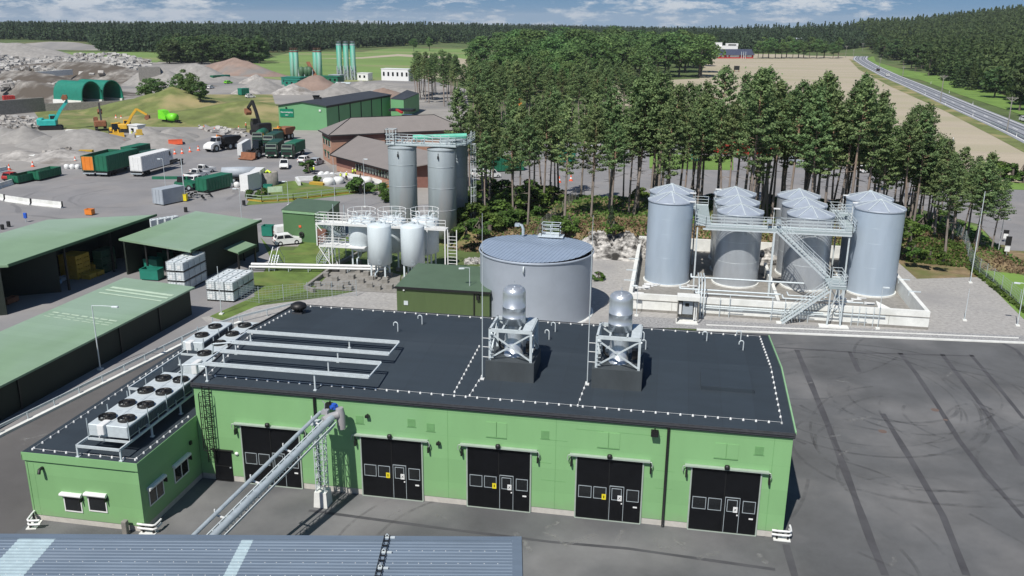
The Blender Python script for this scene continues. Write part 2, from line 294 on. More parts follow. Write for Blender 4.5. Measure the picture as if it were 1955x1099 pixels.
def asphalt(name,base,arcs=None,patch=.25,light=None):
    m=mat(name,base,.9,0,.07,18,.25,60,col3=light,scale2=.11,p3=.56); t=m.node_tree; N=t.nodes.new; L=t.links.new; b=t.nodes['Principled BSDF']
    co=b.inputs['Base Color'].links[0].from_socket; tc=N('ShaderNodeTexCoord')
    # broad worn patches
    n=N('ShaderNodeTexNoise'); n.inputs['Scale'].default_value=.12; n.inputs['Detail'].default_value=8; n.inputs['Roughness'].default_value=.65; L(tc.outputs['Object'],n.inputs['Vector'])
    mr=N('ShaderNodeMapRange'); mr.inputs[1].default_value=.3; mr.inputs[2].default_value=.7; mr.inputs[3].default_value=1-patch; mr.inputs[4].default_value=1+patch; L(n.outputs[0],mr.inputs[0])
    v=N('ShaderNodeMix'); v.data_type='RGBA'; v.blend_type='MULTIPLY'; v.inputs[0].default_value=1; L(co,v.inputs[6]); L(mr.outputs[0],v.inputs[7]); co=v.outputs[2]
    for (cx,cy,r0,r1,amt,fq) in (arcs or []):
        mp=N('ShaderNodeMapping'); mp.vector_type='POINT'; mp.inputs['Location'].default_value=(-cx,-cy,0); L(tc.outputs['Object'],mp.inputs[0])
        dn=N('ShaderNodeTexNoise'); dn.inputs['Scale'].default_value=.18; L(tc.outputs['Object'],dn.inputs['Vector'])
        ln=N('ShaderNodeVectorMath'); ln.operation='LENGTH'; L(mp.outputs[0],ln.inputs[0])
        ad=N('ShaderNodeMath'); ad.operation='MULTIPLY_ADD'; L(dn.outputs[0],ad.inputs[0]); ad.inputs[1].default_value=3.; L(ln.outputs['Value'],ad.inputs[2])
        # thin irregular rings: 1D noise over the radius
        n1=N('ShaderNodeTexNoise'); n1.noise_dimensions='1D'; n1.inputs['Scale'].default_value=fq; n1.inputs['Detail'].default_value=3; L(ad.outputs[0],n1.inputs['W'])
        rr=N('ShaderNodeMapRange'); rr.inputs[1].default_value=.55; rr.inputs[2].default_value=.68; L(n1.outputs[0],rr.inputs[0])
        a=N('ShaderNodeMapRange'); a.interpolation_type='SMOOTHSTEP'; a.inputs[1].default_value=r0; a.inputs[2].default_value=r0+1.5; L(ln.outputs['Value'],a.inputs[0])
        c=N('ShaderNodeMapRange'); c.interpolation_type='SMOOTHSTEP'; c.inputs[1].default_value=r1; c.inputs[2].default_value=r1-2.; L(ln.outputs['Value'],c.inputs[0])
        # break rings up in patches
        n4=N('ShaderNodeTexNoise'); n4.inputs['Scale'].default_value=.09; L(tc.outputs['Object'],n4.inputs['Vector'])
        r4=N('ShaderNodeMapRange'); r4.inputs[1].default_value=.42; r4.inputs[2].default_value=.56; L(n4.outputs[0],r4.inputs[0])
        q=rr.outputs[0]
        for o in (a.outputs[0],c.outputs[0],r4.outputs[0]):
            x=N('ShaderNodeMath'); x.operation='MULTIPLY'; L(q,x.inputs[0]); L(o,x.inputs[1]); q=x.outputs[0]
        x=N('ShaderNodeMath'); x.operation='MULTIPLY'; L(q,x.inputs[0]); x.inputs[1].default_value=amt
        k=N('ShaderNodeMix'); k.data_type='RGBA'; L(x.outputs[0],k.inputs[0]); L(co,k.inputs[6]); k.inputs[7].default_value=(base[0]*.35,base[1]*.36,base[2]*.4,1); co=k.outputs[2]
    # pale scuffs
    n5=N('ShaderNodeTexNoise'); n5.inputs['Scale'].default_value=.9; n5.inputs['Detail'].default_value=10; n5.inputs['Roughness'].default_value=.75; L(tc.outputs['Object'],n5.inputs['Vector'])
    r5=N('ShaderNodeMapRange'); r5.inputs[1].default_value=.66; r5.inputs[2].default_value=.78; r5.inputs[4].default_value=.45; L(n5.outputs[0],r5.inputs[0])
    k=N('ShaderNodeMix'); k.data_type='RGBA'; L(r5.outputs[0],k.inputs[0]); L(co,k.inputs[6]); k.inputs[7].default_value=tuple(min(1,c*2.2) for c in base)+(1,); co=k.outputs[2]
    L(co,b.inputs['Base Color']); return m
M['asphalt']=asphalt('dark_asphalt',(.106,.109,.112),None,.30,(.155,.155,.155))
M['asph_l']=asphalt('side_road_asphalt',(.108,.104,.102),None,.2)
M['asph_pale']=asphalt('pale_worn_asphalt',(.225,.222,.225),[(-62,88,4,20,.35,.7)],.13,(.26,.25,.245))
M['gravel']=mat('pale_gravel',(.35,.34,.325),.95,0,.22,2.5,.5,14,col3=(.29,.285,.28),scale2=.12)
M['gravel_d']=mat('coarse_gravel',(.27,.27,.27),.95,0,.4,5,.8,12,col2=(.42,.42,.42))
M['seam']=mat('tar_seam',(.062,.062,.068),.85,0,.2,.35,col2=(.092,.092,.098))
rng=random.Random(7); nr=np.random.RandomState(5)
def smooth(a,b,x):
    t=max(0.,min(1.,(x-a)/(b-a))); return t*t*(3-2*t)
from mathutils import noise as mn
# ---------------------------------------------------------------- terrain
RA=G(1955,225); RB=G(1655,100)      # foot of the wooded hill, right of the highway
rdx,rdy=(RB-RA).x,(RB-RA).y; rl=math.hypot(rdx,rdy); rdx/=rl; rdy/=rl
def terr(x,y):
    d=(x-RA.x)*rdy-(y-RA.y)*rdx          # metres to the right of the foot line
    z=0
    if d>18: z+=57*smooth(14,330,d)*(.8+.35*mn.noise(Vector((x*.006,y*.006,0))))*smooth(-150,150,y)*(1-.35*smooth(650,1300,y))
    D=math.hypot(x-30,y+49)
    if D>900: z+=smooth(900,1900,D)*(0+9*max(0,mn.noise(Vector((x*.0011+3,y*.0011,1))))) + (13*math.exp(-((x-330)/230)**2-((y-1330)/300)**2)) + smooth(900,1300,D)*6*math.exp(-((x+500)/300)**2)
    if D>2400: z*=1-smooth(2400,4200,D)
    if D>1300: z-=(D-1300)*.0048
    return z
def axis(lo,hi,flo,fhi,fine):
    a=[flo]; 
    while a[-1]<fhi: a.append(a[-1]+fine)
    s=fine
    while a[-1]<hi: s*=1.22; a.append(a[-1]+s)
    s=fine
    while a[0]>lo: s*=1.22; a.insert(0,a[0]-s)
    return a
xs=axis(-7000,7000,-650,650,22); ys=axis(-2500,7500,-60,1600,22)
mb=MB(); mb.v=[(x,y,terr(x,y)-.02) for y in ys for x in xs]; nx=len(xs)
mb.f=[(j*nx+i,j*nx+i+1,(j+1)*nx+i+1,(j+1)*nx+i) for j in range(len(ys)-1) for i in range(nx-1)]; mb.sm=[True]*len(mb.f); mb.mi=[0]*len(mb.f)
struct('ground',mb,M['ground'],'open meadow ground under and around the works')
def sheet(name,pts,mt,z,px=True,label=None):
    P=[G(*p) for p in pts] if px else [Vector((p[0],p[1],0)) for p in pts]
    mb=MB(); mb.add([(p.x,p.y,z) for p in P],[tuple(range(len(P)))]); 
    a=sum(P[i].x*P[(i+1)%len(P)].y-P[(i+1)%len(P)].x*P[i].y for i in range(len(P)))
    if a<0: mb.f=[tuple(reversed(mb.f[0]))]
    return struct(name,mb,mt,label)
# far fields
sheet('green_field',[(20,99),(300,99),(312,112),(300,119),(90,114)],M['field_g'],.05,label='narrow green field in front of the far left forest')
sheet('green_field',[(400,137),(425,128),(520,108),(560,99),(690,99),(760,90),(900,83),(900,150),(780,150),(600,160)],M['field_g'],.055,label='wide green meadow behind the green silos')
sheet('field_track',[(600,112),(690,109),(760,103),(860,108),(890,113),(890,117),(850,113),(760,107),(690,112)],M['field_t'],.09,label='pale farm track crossing the green meadow')
sheet('stubble_field',[(790,128),(890,112),(900,150),(800,150)],M['field_t'],.08,label='pale crop strip at the right of the green meadow')
sheet('stubble_field',[(1150,200),(1150,158),(1335,150),(1350,112),(1350,104),(1500,98),(1628,96),(1652,99),(1636,118),(1750,178),(1850,230),(1970,295),(1970,350),(1900,345),(1800,330),(1640,260),(1400,210)],M['field_t'],.06,label='large tan stubble field between the pines and the highway')
sheet('verge_grass',[(1620,112),(1640,133),(1700,165),(1800,210),(1900,262),(1990,310),(1990,282),(1850,220),(1750,172),(1690,145),(1640,118)],M['bankgrass'],.10,label='dry grass verge between stubble field and highway')
sheet('verge_grass',[(1700,140),(1760,153),(1830,180),(1990,232),(1990,215),(1880,165),(1780,142),(1720,132),(1672,118),(1668,106),(1655,112)],M['grass_b'],.09,label='bright green verge between highway and wooded hill')
# highway
def strip(name,cl,w,mt,z,label=None,dash=None):
    P=[Vector(p) for p in cl]; mb=MB()
    # resample
    Q=[P[0]]
    for a,b in zip(P[:-1],P[1:]):
        n=max(1,int((b-a).length/6)); Q+= [a.lerp(b,(i+1)/n) for i in range(n)]
    for _ in range(12): Q=[Q[0]]+[(Q[i-1]+Q[i]*2+Q[i+1])/4 for i in range(1,len(Q)-1)]+[Q[-1]]
    s=0
    for i in range(len(Q)-1):
        L_=(Q[i+1]-Q[i]).length; s+=L_
        if dash and (s%dash[0])>dash[1]: continue
        d=[(Q[min(j+1,len(Q)-1)]-Q[max(j-1,0)]).normalized() for j in (i,i+1)]
        n0,n1=[Vector((-k.y,k.x,0)) for k in d]
        o0,o1=(w if isinstance(w,tuple) else (-w/2,w/2))
        a,b,c,e=Q[i]+n0*o0,Q[i]+n0*o1,Q[i+1]+n1*o1,Q[i+1]+n1*o0
        mb.quad(*[(p.x,p.y,z) for p in (a,e,c,b)])
    return struct(name,mb,mt,label)
HL=[G(2080,315),G(1955,253),G(1855,211),G(1755,167.5),G(1700,145),G(1662,126),G(1641,113),G(1647,104.5),G(1663,98.5),G(1690,95)]
hw=(G(1755,175)-G(1755,160)).length*.62
strip('highway',HL,11.5,M['road'],.13,'grey two lane highway curving away to the right')
for i,o in enumerate(((-3.9,-3.2),(-1.9,-1.2),(1.2,1.9),(3.2,3.9))): strip('wheel_track',HL,o,M['roadtrack'],.15,'dark wheel track on the highway')
strip('road_marking',HL,(-.15,.15),M['paint'],.165,'dashed white centre line of the highway',(18,6))
strip('road_marking',HL,(4.4,4.7),M['paint'],.165,'white edge line of the highway, hill side')
strip('road_marking',HL,(-4.7,-4.4),M['paint'],.165,'white edge line of the highway, field side')
# works area
sheet('yard_gravel',[(-400,118),(300,118),(560,120),(800,148),(890,170),(900,240),(960,300),(900,400),(700,470),(500,470),(240,420),(0,440),(-500,470),(-600,250)],M['yardmud'],.0,label='pale grey gravel and mud ground of the works yard')
sheet('grass_bank_floor',[(180,262),(300,232),(430,246),(470,262),(530,258),(530,215),(520,180),(400,180),(250,190),(60,205),(80,235)],M['bankgrass'],.012,label='grassy strip behind the machinery yard')
sheet('pale_asphalt',[(-120,345),(100,318),(240,300),(330,282),(400,262),(470,252),(530,262),(590,285),(640,330),(740,350),(780,392),(890,385),(1000,383),(1010,395),(780,440),(560,440),(520,490),(480,560),(250,560),(0,660),(-200,720),(-300,450)],M['asph_pale'],.016,label='worn pale asphalt of the yard and its access road')
sheet('pale_asphalt',[(890,400),(880,320),(1000,275),(1230,268),(1700,325),(1885,358),(1985,362),(1985,545),(1955,524),(1890,452),(1868,428),(1740,395),(1500,385),(1230,378),(1000,392)],M['asph_pale'],.018,label='pale asphalt car park and road behind the pines')
sheet('pale_asphalt',[(-60,600),(250,540),(400,495),(500,452),(520,452),(520,478),(498,505),(484,522),(488,566),(402,604),(440,612),(400,640),(370,650),(0,850),(-60,880)],M['asph_pale'],.0175,label='pale paving between the sheds and the stacked totes')
sheet('gravel',[(-14,28),(-7.4,17.2),(-7.4,16.2),(26.2,16.2),(26.2,37.3),(33.6,37.9),(65.4,40.6),(90,42.5),(90,62),(74,67),(62,63),(62,70),(22,70),(8,58),(-7,40.5),(-13,36),(-17.2,31)],M['gravel'],.02,False,'pale gravel around the round tank and the tank bund')
sheet('coarse_gravel',[(26.2,36.9),(33.7,38.0),(65.4,40.7),(90,42.8),(90,43.9),(56,41.9),(27,40.6)],M['gravel_d'],.026,False,'strip of coarse gravel in front of the concrete bund')
sheet('asphalt',[(-14.3,27.8),(-18.2,3),(-22,-60),(120,-60),(120,44.2),(65,39.9),(33.6,37.4),(26.3,37.0),(26.3,17.2),(-7.4,17.2)],M['asphalt'],.03,False,'dark asphalt yard around the workshop')
sheet('asphalt',[(-14.4,27.6),(-18.0,3),(-21.5,-60),(-7.7,-60),(-7.7,16.8)],M['asph_l'],.036,False,'worn asphalt lane along the low warehouse')
for pts,zz,lb in (([(484,520),(620,512),(588,556),(500,580),(425,612),(400,604),(486,566)],.022,'olive grass strip beside the stacked totes'),([(497,452),(520,500),(620,505),(700,470),(640,440),(600,440),(560,478),(520,478)],.0221,'green lawn beside the white cars'),([(470,392),(560,385),(740,362),(740,352),(640,358),(560,345),(520,350),(480,375)],.0222,'planted bed behind the yellow kerb')):
    sheet('grass',pts,M['grass'],zz,label=lb)
sheet('verge_grass',[(1868,432),(1890,455),(1955,528),(2030,590),(2030,660),(1955,610),(1850,505),(1800,470),(1800,420)],M['grass_b'],.03,label='mown grass strip between mesh fence and road')
sheet('verge_grass',[(1885,345),(1990,352),(1990,364),(1885,360)],M['grass_b'],.05,label='grass strip on the far side of the side road')
sheet('grass',[(1240,322),(1400,325),(1400,300),(1240,292)],M['grass_b'],.05,label='grass island in the car park behind the pines')
sheet('dry_grass_floor',[(60.5,62.2),(74,66.4),(82,70),(84,80),(57,80),(57,72),(60,71)],M['drygrass'],.022,False,'rough dry grass between the bund and the mesh fence')
# white kerb
mb=MB(); 
for (a,b) in (((33.6,37.5),(65.2,40.1)),((65.2,40.1),(92,42.3))): mb.beam((a[0],a[1],.08),(b[0],b[1],.08),.28,.16)
for (a,b) in (((34.6,39.3),(65.2,41.6)),): mb.beam((a[0],a[1],.05),(b[0],b[1],.05),.1,.1)
struct('kerb',mb,M['concrete'],'long white concrete kerb between yard and gravel')
# tar seams on the asphalt (px lines)
k=0
for (pl,wd) in (([(1478,663),(1650,674),(1860,680)],.30),([(1521,668),(1545,725),(1580,810),(1625,930),(1665,1040),(1690,1099)],.62),([(1622,672),(1640,710)],.5),([(1685,790),(1740,880),(1800,985),(1845,1099)],.55),([(1718,674),(1748,712),(1790,775),(1830,840),(1880,905),(1955,990)],.5),([(1798,676),(1840,730),(1885,790),(1955,890)],.5),([(1853,677),(1890,720),(1955,800)],.42),([(1915,656),(1940,668),(1960,690)],.5),([(590,975),(700,990),(850,1010),(1050,1035),(1200,1048),(1480,1088)],.32),([(1500,1040),(1520,1110)],.5)):
    mb=MB(); Q=[G(*p) for p in pl]; R=[]
    for a,b in zip(Q[:-1],Q[1:]):
        n=max(1,int((b-a).length/.6)); R+=[a.lerp(b,i/n) for i in range(n)]
    R.append(Q[-1])
    for i in range(len(R)-1):
        d=(R[i+1]-R[i]).normalized(); n=Vector((-d.y,d.x,0))*wd*.8/2
        w0=1+.25*mn.noise(R[i]*.25); w1=1+.25*mn.noise(R[i+1]*.25)
        mb.quad(*[(p.x,p.y,.0395) for p in (R[i]-n*w0,R[i+1]-n*w1,R[i+1]+n*w1,R[i]+n*w0)])
    struct('tar_seam',mb,M['seam'],'dark tar seam in the asphalt yard')
mb=MB()
for (x,y,r) in ((1785,783,.35),(1685,824,.35),(1805,802,.2)): p=G(x,y); mb.cyl(p.x,p.y,.03,.044,r*.9,n=10)
struct('stain',mb,mat('faint_rust_stain',(.14,.10,.085),.9),'rusty manhole stains in the asphalt')
# curved tyre marks, faded along their length
def fademark(name,col,amt,sc=.35):
    m=mat(name,col,.85,0,.2,3); t=m.node_tree; N=t.nodes.new; L=t.links.new; b=t.nodes['Principled BSDF']; tc=N('ShaderNodeTexCoord'); n=N('ShaderNodeTexNoise'); n.inputs['Scale'].default_value=sc; n.inputs['Detail'].default_value=9; n.inputs['Roughness'].default_value=.7; L(tc.outputs['Object'],n.inputs['Vector'])
    mr=N('ShaderNodeMapRange'); mr.inputs[1].default_value=.42; mr.inputs[2].default_value=.62; mr.inputs[4].default_value=amt; L(n.outputs[0],mr.inputs[0]); L(mr.outputs[0],b.inputs['Alpha']); return m
M['tyremark']=fademark('tyre_mark',(.06,.06,.064),.24); M['scuff']=fademark('pale_scuff',(.30,.30,.29),.45,1.5)
def ribbon(mb,R,wd,z):
    for i in range(len(R)-1):
        d=(R[i+1]-R[i])
        if d.length<1e-5: continue
        d.normalize(); n=Vector((-d.y,d.x,0))*wd/2; mb.quad(*[(p.x,p.y,z) for p in (R[i]-n,R[i+1]-n,R[i+1]+n,R[i]+n)])
r6=random.Random(31); zz=.0412
for k in range(15):
    c=G(*r6.choice(((1660,770),(1700,760),(1800,770),(1620,740),(1760,850),(1850,800),(1100,1050)))); ra=r6.uniform(3.5,11); a0=r6.uniform(0,6.28); sp=r6.uniform(1.2,3.6); ecc=r6.uniform(.75,1.25); c=c+Vector((r6.uniform(-2,2),r6.uniform(-2,2),0)); mb=MB()
    for off in (0,r6.uniform(1.6,2.1)):
        ribbon(mb,[c+Vector(((ra+off)*ecc*math.cos(a0+sp*i/26),(ra+off)*math.sin(a0+sp*i/26),0)) for i in range(27)],r6.uniform(.16,.34),zz); zz+=.00006
    struct('tyre_mark',mb,M['tyremark'],'faint curved tyre mark on the asphalt yard')
for k in range(16):
    a=G(r6.uniform(1500,1950),r6.uniform(680,1090)); d=Vector((r6.uniform(-.6,1),r6.uniform(-2,2),0)).normalized()*r6.uniform(5,12); mb=MB(); b_=a+d; n=Vector((-d.y,d.x,0)).normalized()
    ribbon(mb,[a.lerp(b_,i/12)+n*(1.2*math.sin(i/12*2.4)) for i in range(13)],.24,zz); zz+=.00006; struct('tyre_mark',mb,M['tyremark'],'faint straight tyre mark on the asphalt yard')
for k in range(34):
    px=r6.choice((r6.uniform(640,1480),r6.uniform(640,1480),r6.uniform(1500,1950),r6.uniform(20,250))); py=r6.uniform(0,1)*28+955+(px-640)*.105 if 600<px<1500 else (r6.uniform(690,1080) if px>1500 else r6.uniform(760,900)); a=G(px,py+8); mb=MB(); d=Vector((r6.uniform(-1,1),r6.uniform(-1,1),0)); R=[a]
    for i in range(5): R.append(R[-1]+Vector((d.x*.35+r6.uniform(-.2,.2),d.y*.35+r6.uniform(-.2,.2),0)))
    ribbon(mb,R,r6.uniform(.1,.35),zz); zz+=.00006; struct('scuff_mark',mb,M['scuff'],'pale scrape on the asphalt')
# knoll behind the tanks -----------------------------------------
fr=[(-3,66),(6,64),(14,62),(22,66.5),(30,70),(44,71.5),(60,71),(72,66.5),(82,62)]
def yf(x):
    if x<=fr[0][0]: return fr[0][1]
    for (a,b),(c,d) in zip(fr[:-1],fr[1:]):
        if x<=c: return b+(d-b)*(x-a)/(c-a)
    return fr[-1][1]
def knoll(x,y):
    if x<-8 or x>84: return -.6
    yb=104+ (x-0)*.02 if x<40 else 104.8-(x-40)*.35
    a=smooth(0,5.5,y-yf(x)); b=smooth(0,11,yb-y); c=smooth(-7,1,x)*smooth(76,66,x)if False else smooth(-7,1,x)*(1-smooth(66,78,x))
    h=2.3*a*b*c*(1+.18*mn.noise(Vector((x*.12,y*.12,0))))+.25*mn.noise(Vector((x*.5,y*.5,4)))*a
    return h-.12
def kz(x,y): return max(0,knoll(x,y))
mb=MB(); X=np.arange(-9,85,1.0); Y=np.arange(60,108,1.0)
mb.v=[(x,y,knoll(x,y)) for y in Y for x in X]; n=len(X)
mb.f=[(j*n+i,j*n+i+1,(j+1)*n+i+1,(j+1)*n+i) for j in range(len(Y)-1) for i in range(n-1)]; mb.sm=[True]*len(mb.f); mb.mi=[0]*len(mb.f)
struct('hillside',mb,M['drygrass'],'low knoll of dry grass and bare soil under the pines')
# rock outcrop
def rockmesh(seed,n=48,m=30):
    mb=MB(); 
    for j in range(m+1):
        for i in range(n+1):
            u=i/n; v=j/m; x=(u-.5)*2; y=(v-.5)*2
            e=max(0,1-max(abs(x),abs(y))**6); q=Vector((x*2.2+seed,y*1.6,seed*.7))
            h=e*(.42+.35*mn.noise(q*1.1)+.42*(.5-abs(mn.noise(q*2.4)))+.20*(.5-abs(mn.noise(q*5)))+.10*mn.noise(q*11))
            mb.v.append((x+.05*mn.noise(q*3),y+.1*mn.noise(q*2.7+Vector((5,0,0))),max(h,-.05) if e>0 else -.05))
    mb.f=[(j*(n+1)+i,j*(n+1)+i+1,(j+1)*(n+1)+i+1,(j+1)*(n+1)+i) for j in range(m) for i in range(n)]; mb.sm=[False]*len(mb.f); mb.mi=[0]*len(mb.f); return mb
M['rock']=mat('grey_white_rock',(.24,.23,.22),.9,0,.5,5,1.,12,col2=(.70,.68,.64),col3=(.035,.033,.03),scale2=3.2,p3=.54,stretch=(1,1.2,1.5))
for i,(px,py,sx,sy,sz,rz,lb) in enumerate(((1172,484,5.0,3.4,3.4,-.1,'broad grey and white rock outcrop between round tank and tank bund'),(1135,470,3.2,2.2,2.6,.4,'rock knob at the left of the outcrop behind the round tank'),(1214,488,2.8,2.4,2.8,-.6,'cracked rock by the corner of the concrete bund'),(908,500,1.5,1,.7,.3,'small pale rocks left of the round tank'),(1460,500,5,3,2.2,.1,'white rock face seen between the inner steel tanks'))):
    o=part('rock_outcrop',rockmesh(i*3.1+1),M['rock']); p=G(px,py); o.location=p; o.scale=(sx,sy,sz); o.rotation_euler=(0,0,rz); tag(o,lb,'rock')
# grass bank with shrubs, upper left, as terrain
def mound(name,px,py,rx,ry,h,mt,label,seed=0,rz=0,kind='structure',cat=None,sharp=1.0,n=20,ns=1):
    mb=MB(); p=G(px,py)
    for j in range(n+1):
        for i in range(2*n):
            r=j/n; a=2*PI*i/(2*n); x=r*math.cos(a); y=r*math.sin(a); q=Vector((x*2*ns+seed,y*2*ns,seed*1.3))
            e=(1-r**sharp) if sharp<=1.3 else (1-smooth(0,1,r))
            z=h*e*(1+.25*mn.noise(q))+h*.10*mn.noise(q*3.3)*(1-r)
            rr=1+.14*mn.noise(Vector((math.cos(a)*1.5+seed,math.sin(a)*1.5,seed)))
            mb.v.append((x*rx*rr,y*ry*rr,z if j<n else -.1))
    m=2*n
    mb.f=[(j*m+i,(j+1)*m+i,(j+1)*m+(i+1)%m,j*m+(i+1)%m) for j in range(n) for i in range(m)]; mb.sm=[True]*len(mb.f); mb.mi=[0]*len(mb.f)
    o=part(name,mb,mt); o.location=p; o.rotation_euler=(0,0,rz); o['label']=label
    if kind=='structure': o['kind']='structure'
    o['category']=cat or 'mound'
    return o
mound('grass_bank',335,212,30,22,7,M['bankgrass'],'steep grassy mound behind the machinery yard',1,.2)
mound('grass_bank',470,224,42,24,4.5,M['bankgrass'],'long smooth grass bank left of the green hall',2,.5)
mound('spoil_ridge',450,140,46,14,8,M['sand_r'],'long reddish spoil heap left of the green silos',3,-.5,sharp=2)
mound('spoil_ridge',370,150,40,16,7,M['sand'],'grey spoil heap with a dark terraced flank',4,-.5,sharp=2)
mound('spoil_ridge',300,160,26,16,8,M['sand'],'grey earth wall left of the spoil heap',5,-.5,sharp=2)
mound('spoil_ridge',20,118,90,26,13,M['sand'],'wide grey tip at the far left edge',6,-.2,sharp=2)
mound('spoil_ridge',110,92,90,26,6,M['yardmud'],'flat grey terrace below the far left forest',7,-.2,sharp=2)
mound('spoil_ridge',720,178,34,14,4,M['sand'],'low grey embankment right of the silo plant',8,-.1,sharp=2)
piles=[(45,268,8,3.6,'sand','steep grey gravel pile at the left by the turquoise digger'),(10,265,7,3,'sand','grey gravel pile cut by the left edge'),(90,275,8,2.,'sand','flat dark gravel pile beside the turquoise digger'),(160,272,13,3.4,'sand','broad grey gravel cone in front of the yellow diggers'),(300,272,9,2.6,'sand','blue grey gravel heap beside the white cabin'),(330,262,8,2.2,'sand','low gravel heap behind the orange barrier'),(285,262,7,2.5,'sand','gravel heap right of the compactor'),
 (560,178,9,4,'rubble','dark pointed heap in front of the silo plant'),(500,170,12,4.5,'sand','smooth grey heap left of the dark one'),(470,178,7,3,'rubble','brown heap in front of the white barrel vehicle'),(600,170,14,6,'sand_r','brown screened soil heap beside the conveyor'),(650,180,12,5,'sand','grey gravel heap behind the green hall'),(690,172,9,4,'sand','pale heap in a concrete bay'),(490,158,8,4,'rubble','dark heap left of the silo plant'),(735,186,12,4,'sand_r','brown earth heap right of the green hall'),(120,300,10,1.6,'rubble','low debris heap in the mud'),(40,300,7,1.6,'rubble','dark debris at the left edge'),(640,345,3,1.2,'sand','excavated soil by the brick building')]
for i,(px,py,r,h,mt,lb) in enumerate(piles): mound('gravel_pile',px,py,r,r*.85,h,M[mt],lb,i*2.3,i,None,'pile',1.15,12)
M['rubble_w']=mat('broken_concrete',(.40,.39,.37),.9,0,.3,.8)
M['rubble_d']=mat('brown_rubble',(.15,.135,.12),.95,0,.5,.35,1.,3,col2=(.36,.34,.31),col3=(.09,.075,.06),scale2=.1,p3=.5)
# rubble fields: countless broken pieces
def scatter_blocks(name,poly,n,smin,smax,mt,label,base_h=0):
    P=[G(*p) for p in poly]; 
    def inside(x,y):
        c=False
        for i in range(len(P)):
            a,b=P[i],P[i-1]
            if (a.y>y)!=(b.y>y) and x<(b.x-a.x)*(y-a.y)/(b.y-a.y)+a.x: c=not c
        return c
    x0,x1=min(p.x for p in P),max(p.x for p in P); y0,y1=min(p.y for p in P),max(p.y for p in P)
    mb=MB(); k=0; tries=0
    while k<n and tries<n*30:
        tries+=1; x=rng.uniform(x0,x1); y=rng.uniform(y0,y1)
        if not inside(x,y): continue
        k+=1; s=rng.uniform(smin,smax); z=base_h*(.5+.5*mn.noise(Vector((x*.05,y*.05,2))))+rng.uniform(0,.3)*s
        mb.M=Matrix.Translation((x,y,z))@Matrix.Rotation(rng.uniform(0,6),4,'Z')@Matrix.Rotation(rng.uniform(-.7,.7),4,'X')
        mb.cur=rng.choice((0,0,1,2)); mb.cb((0,0,0),(s*rng.uniform(.6,1.6),s*rng.uniform(.5,1),s*rng.uniform(.3,.8)))
    o=part(name,mb,[M['rubble_w'] if mt is M['concrete'] else mt,M['rubble_w'],M['rubble']]); return tag(o,label,'rubble',kind='stuff')
mound('rubble_mound',150,150,100,22,8,M['rubble_d'],'long mound of broken concrete at the left',11,-.35,sharp=2)
mound('rubble_mound',60,170,70,20,7,M['rubble_d'],'second mound of demolition waste in front of it',12,-.35,sharp=2)
mound('rubble_mound',70,188,42,12,6,M['rubble_d'],'brown waste mound behind the dark wall',14,-.35,sharp=2)
scatter_blocks('rubble_blocks',[(0,120),(240,119),(290,132),(280,150),(200,158),(60,150),(0,148)],2600,.7,2.8,M['concrete'],'countless pale concrete lumps on the rubble mound',7)
scatter_blocks('rubble_blocks',[(0,152),(100,156),(120,180),(0,190)],900,.6,2.4,M['rubble'],'loose demolition lumps on the nearer mound',6)
scatter_blocks('rubble_blocks',[(0,225),(60,225),(95,238),(60,250),(0,250)],260,.6,1.5,M['rubble'],'brown rubble below the dark concrete wall',.6)
scatter_blocks('rubble_blocks',[(85,296),(135,285),(140,298),(100,305)],120,.3,.9,M['rubble'],'loose demolition rubble in the muddy yard',.8)
scatter_blocks('rubble_blocks',[(380,240),(450,250),(480,262),(440,262),(385,248)],40,.8,1.8,M['concrete'],'row of pale boulders below the grass bank',.2)
# ================================================================ main workshop
LX,WY,HH,RZ=38.07,16.75,6.96,.72
B=thing('workshop_building','long bright green workshop building with five black double gates under a dark flat roof','building')
P_=0.45
mb=MB(); pr_=[(0,P_),(0,HH),(WY/2,HH+RZ-.06),(WY,HH),(WY,P_)]
n=5; vs=[(0,y,z) for y,z in pr_]+[(LX,y,z) for y,z in pr_]; mb.add(vs,[tuple(range(n)),tuple(range(2*n-1,n-1,-1))]+[(i,n+i,n+(i+1)%n,(i+1)%n) for i in range(n)])
part('wall',mb,M['green'],B)
mb=MB(); mb.box(.03,.03,0,LX-.03,WY-.03,P_-.002); part('plinth',mb,M['plinth'],B)
mb=MB(); e=.12
for y0,y1,z0,z1 in ((-e,WY/2,HH,HH+RZ),(WY/2,WY+e,HH+RZ,HH)):
    mb.add([(-.08,y0,z0),(LX+.08,y0,z0),(LX+.08,y1,z1),(-.08,y1,z1),(-.08,y0,z0+.12),(LX+.08,y0,z0+.12),(LX+.08,y1,z1+.12),(-.08,y1,z1+.12)],[(3,2,1,0),(4,5,6,7),(0,1,5,4),(1,2,6,5),(2,3,7,6),(3,0,4,7)])
part('roof',mb,M['bitumen'],B)
def rz(x,y): return HH+.12+RZ*(1-abs(y-WY/2)/(WY/2))
mb=MB(); mb.box(-.1,-.17,HH-.14,LX+.1,-.125,HH+.16); mb.box(-.1,WY+.125,HH-.1,LX+.1,WY+.17,HH+.16); mb.beam((-.1,.05,HH-.2),(LX+.1,.05,HH-.2),.25,.06)
mb.beam((0,-.2,HH+.03),(LX,-.2,HH+.03),.06,.06)
part('fascia',mb,M['fascia'],B)
mb=MB()
for s in (0,1):
    y0,y1,z0,z1=((-.1,WY/2,HH+.14,HH+RZ+.14),(WY/2,WY+.1,HH+RZ+.14,HH+.14))[s]
    mb.beam((LX+.1,y0,z0),(LX+.1,y1,z1),.09,.16); mb2=MB() if s==0 else mb2; mb2.beam((-.1,y0,z0),(-.1,y1,z1),.09,.16)
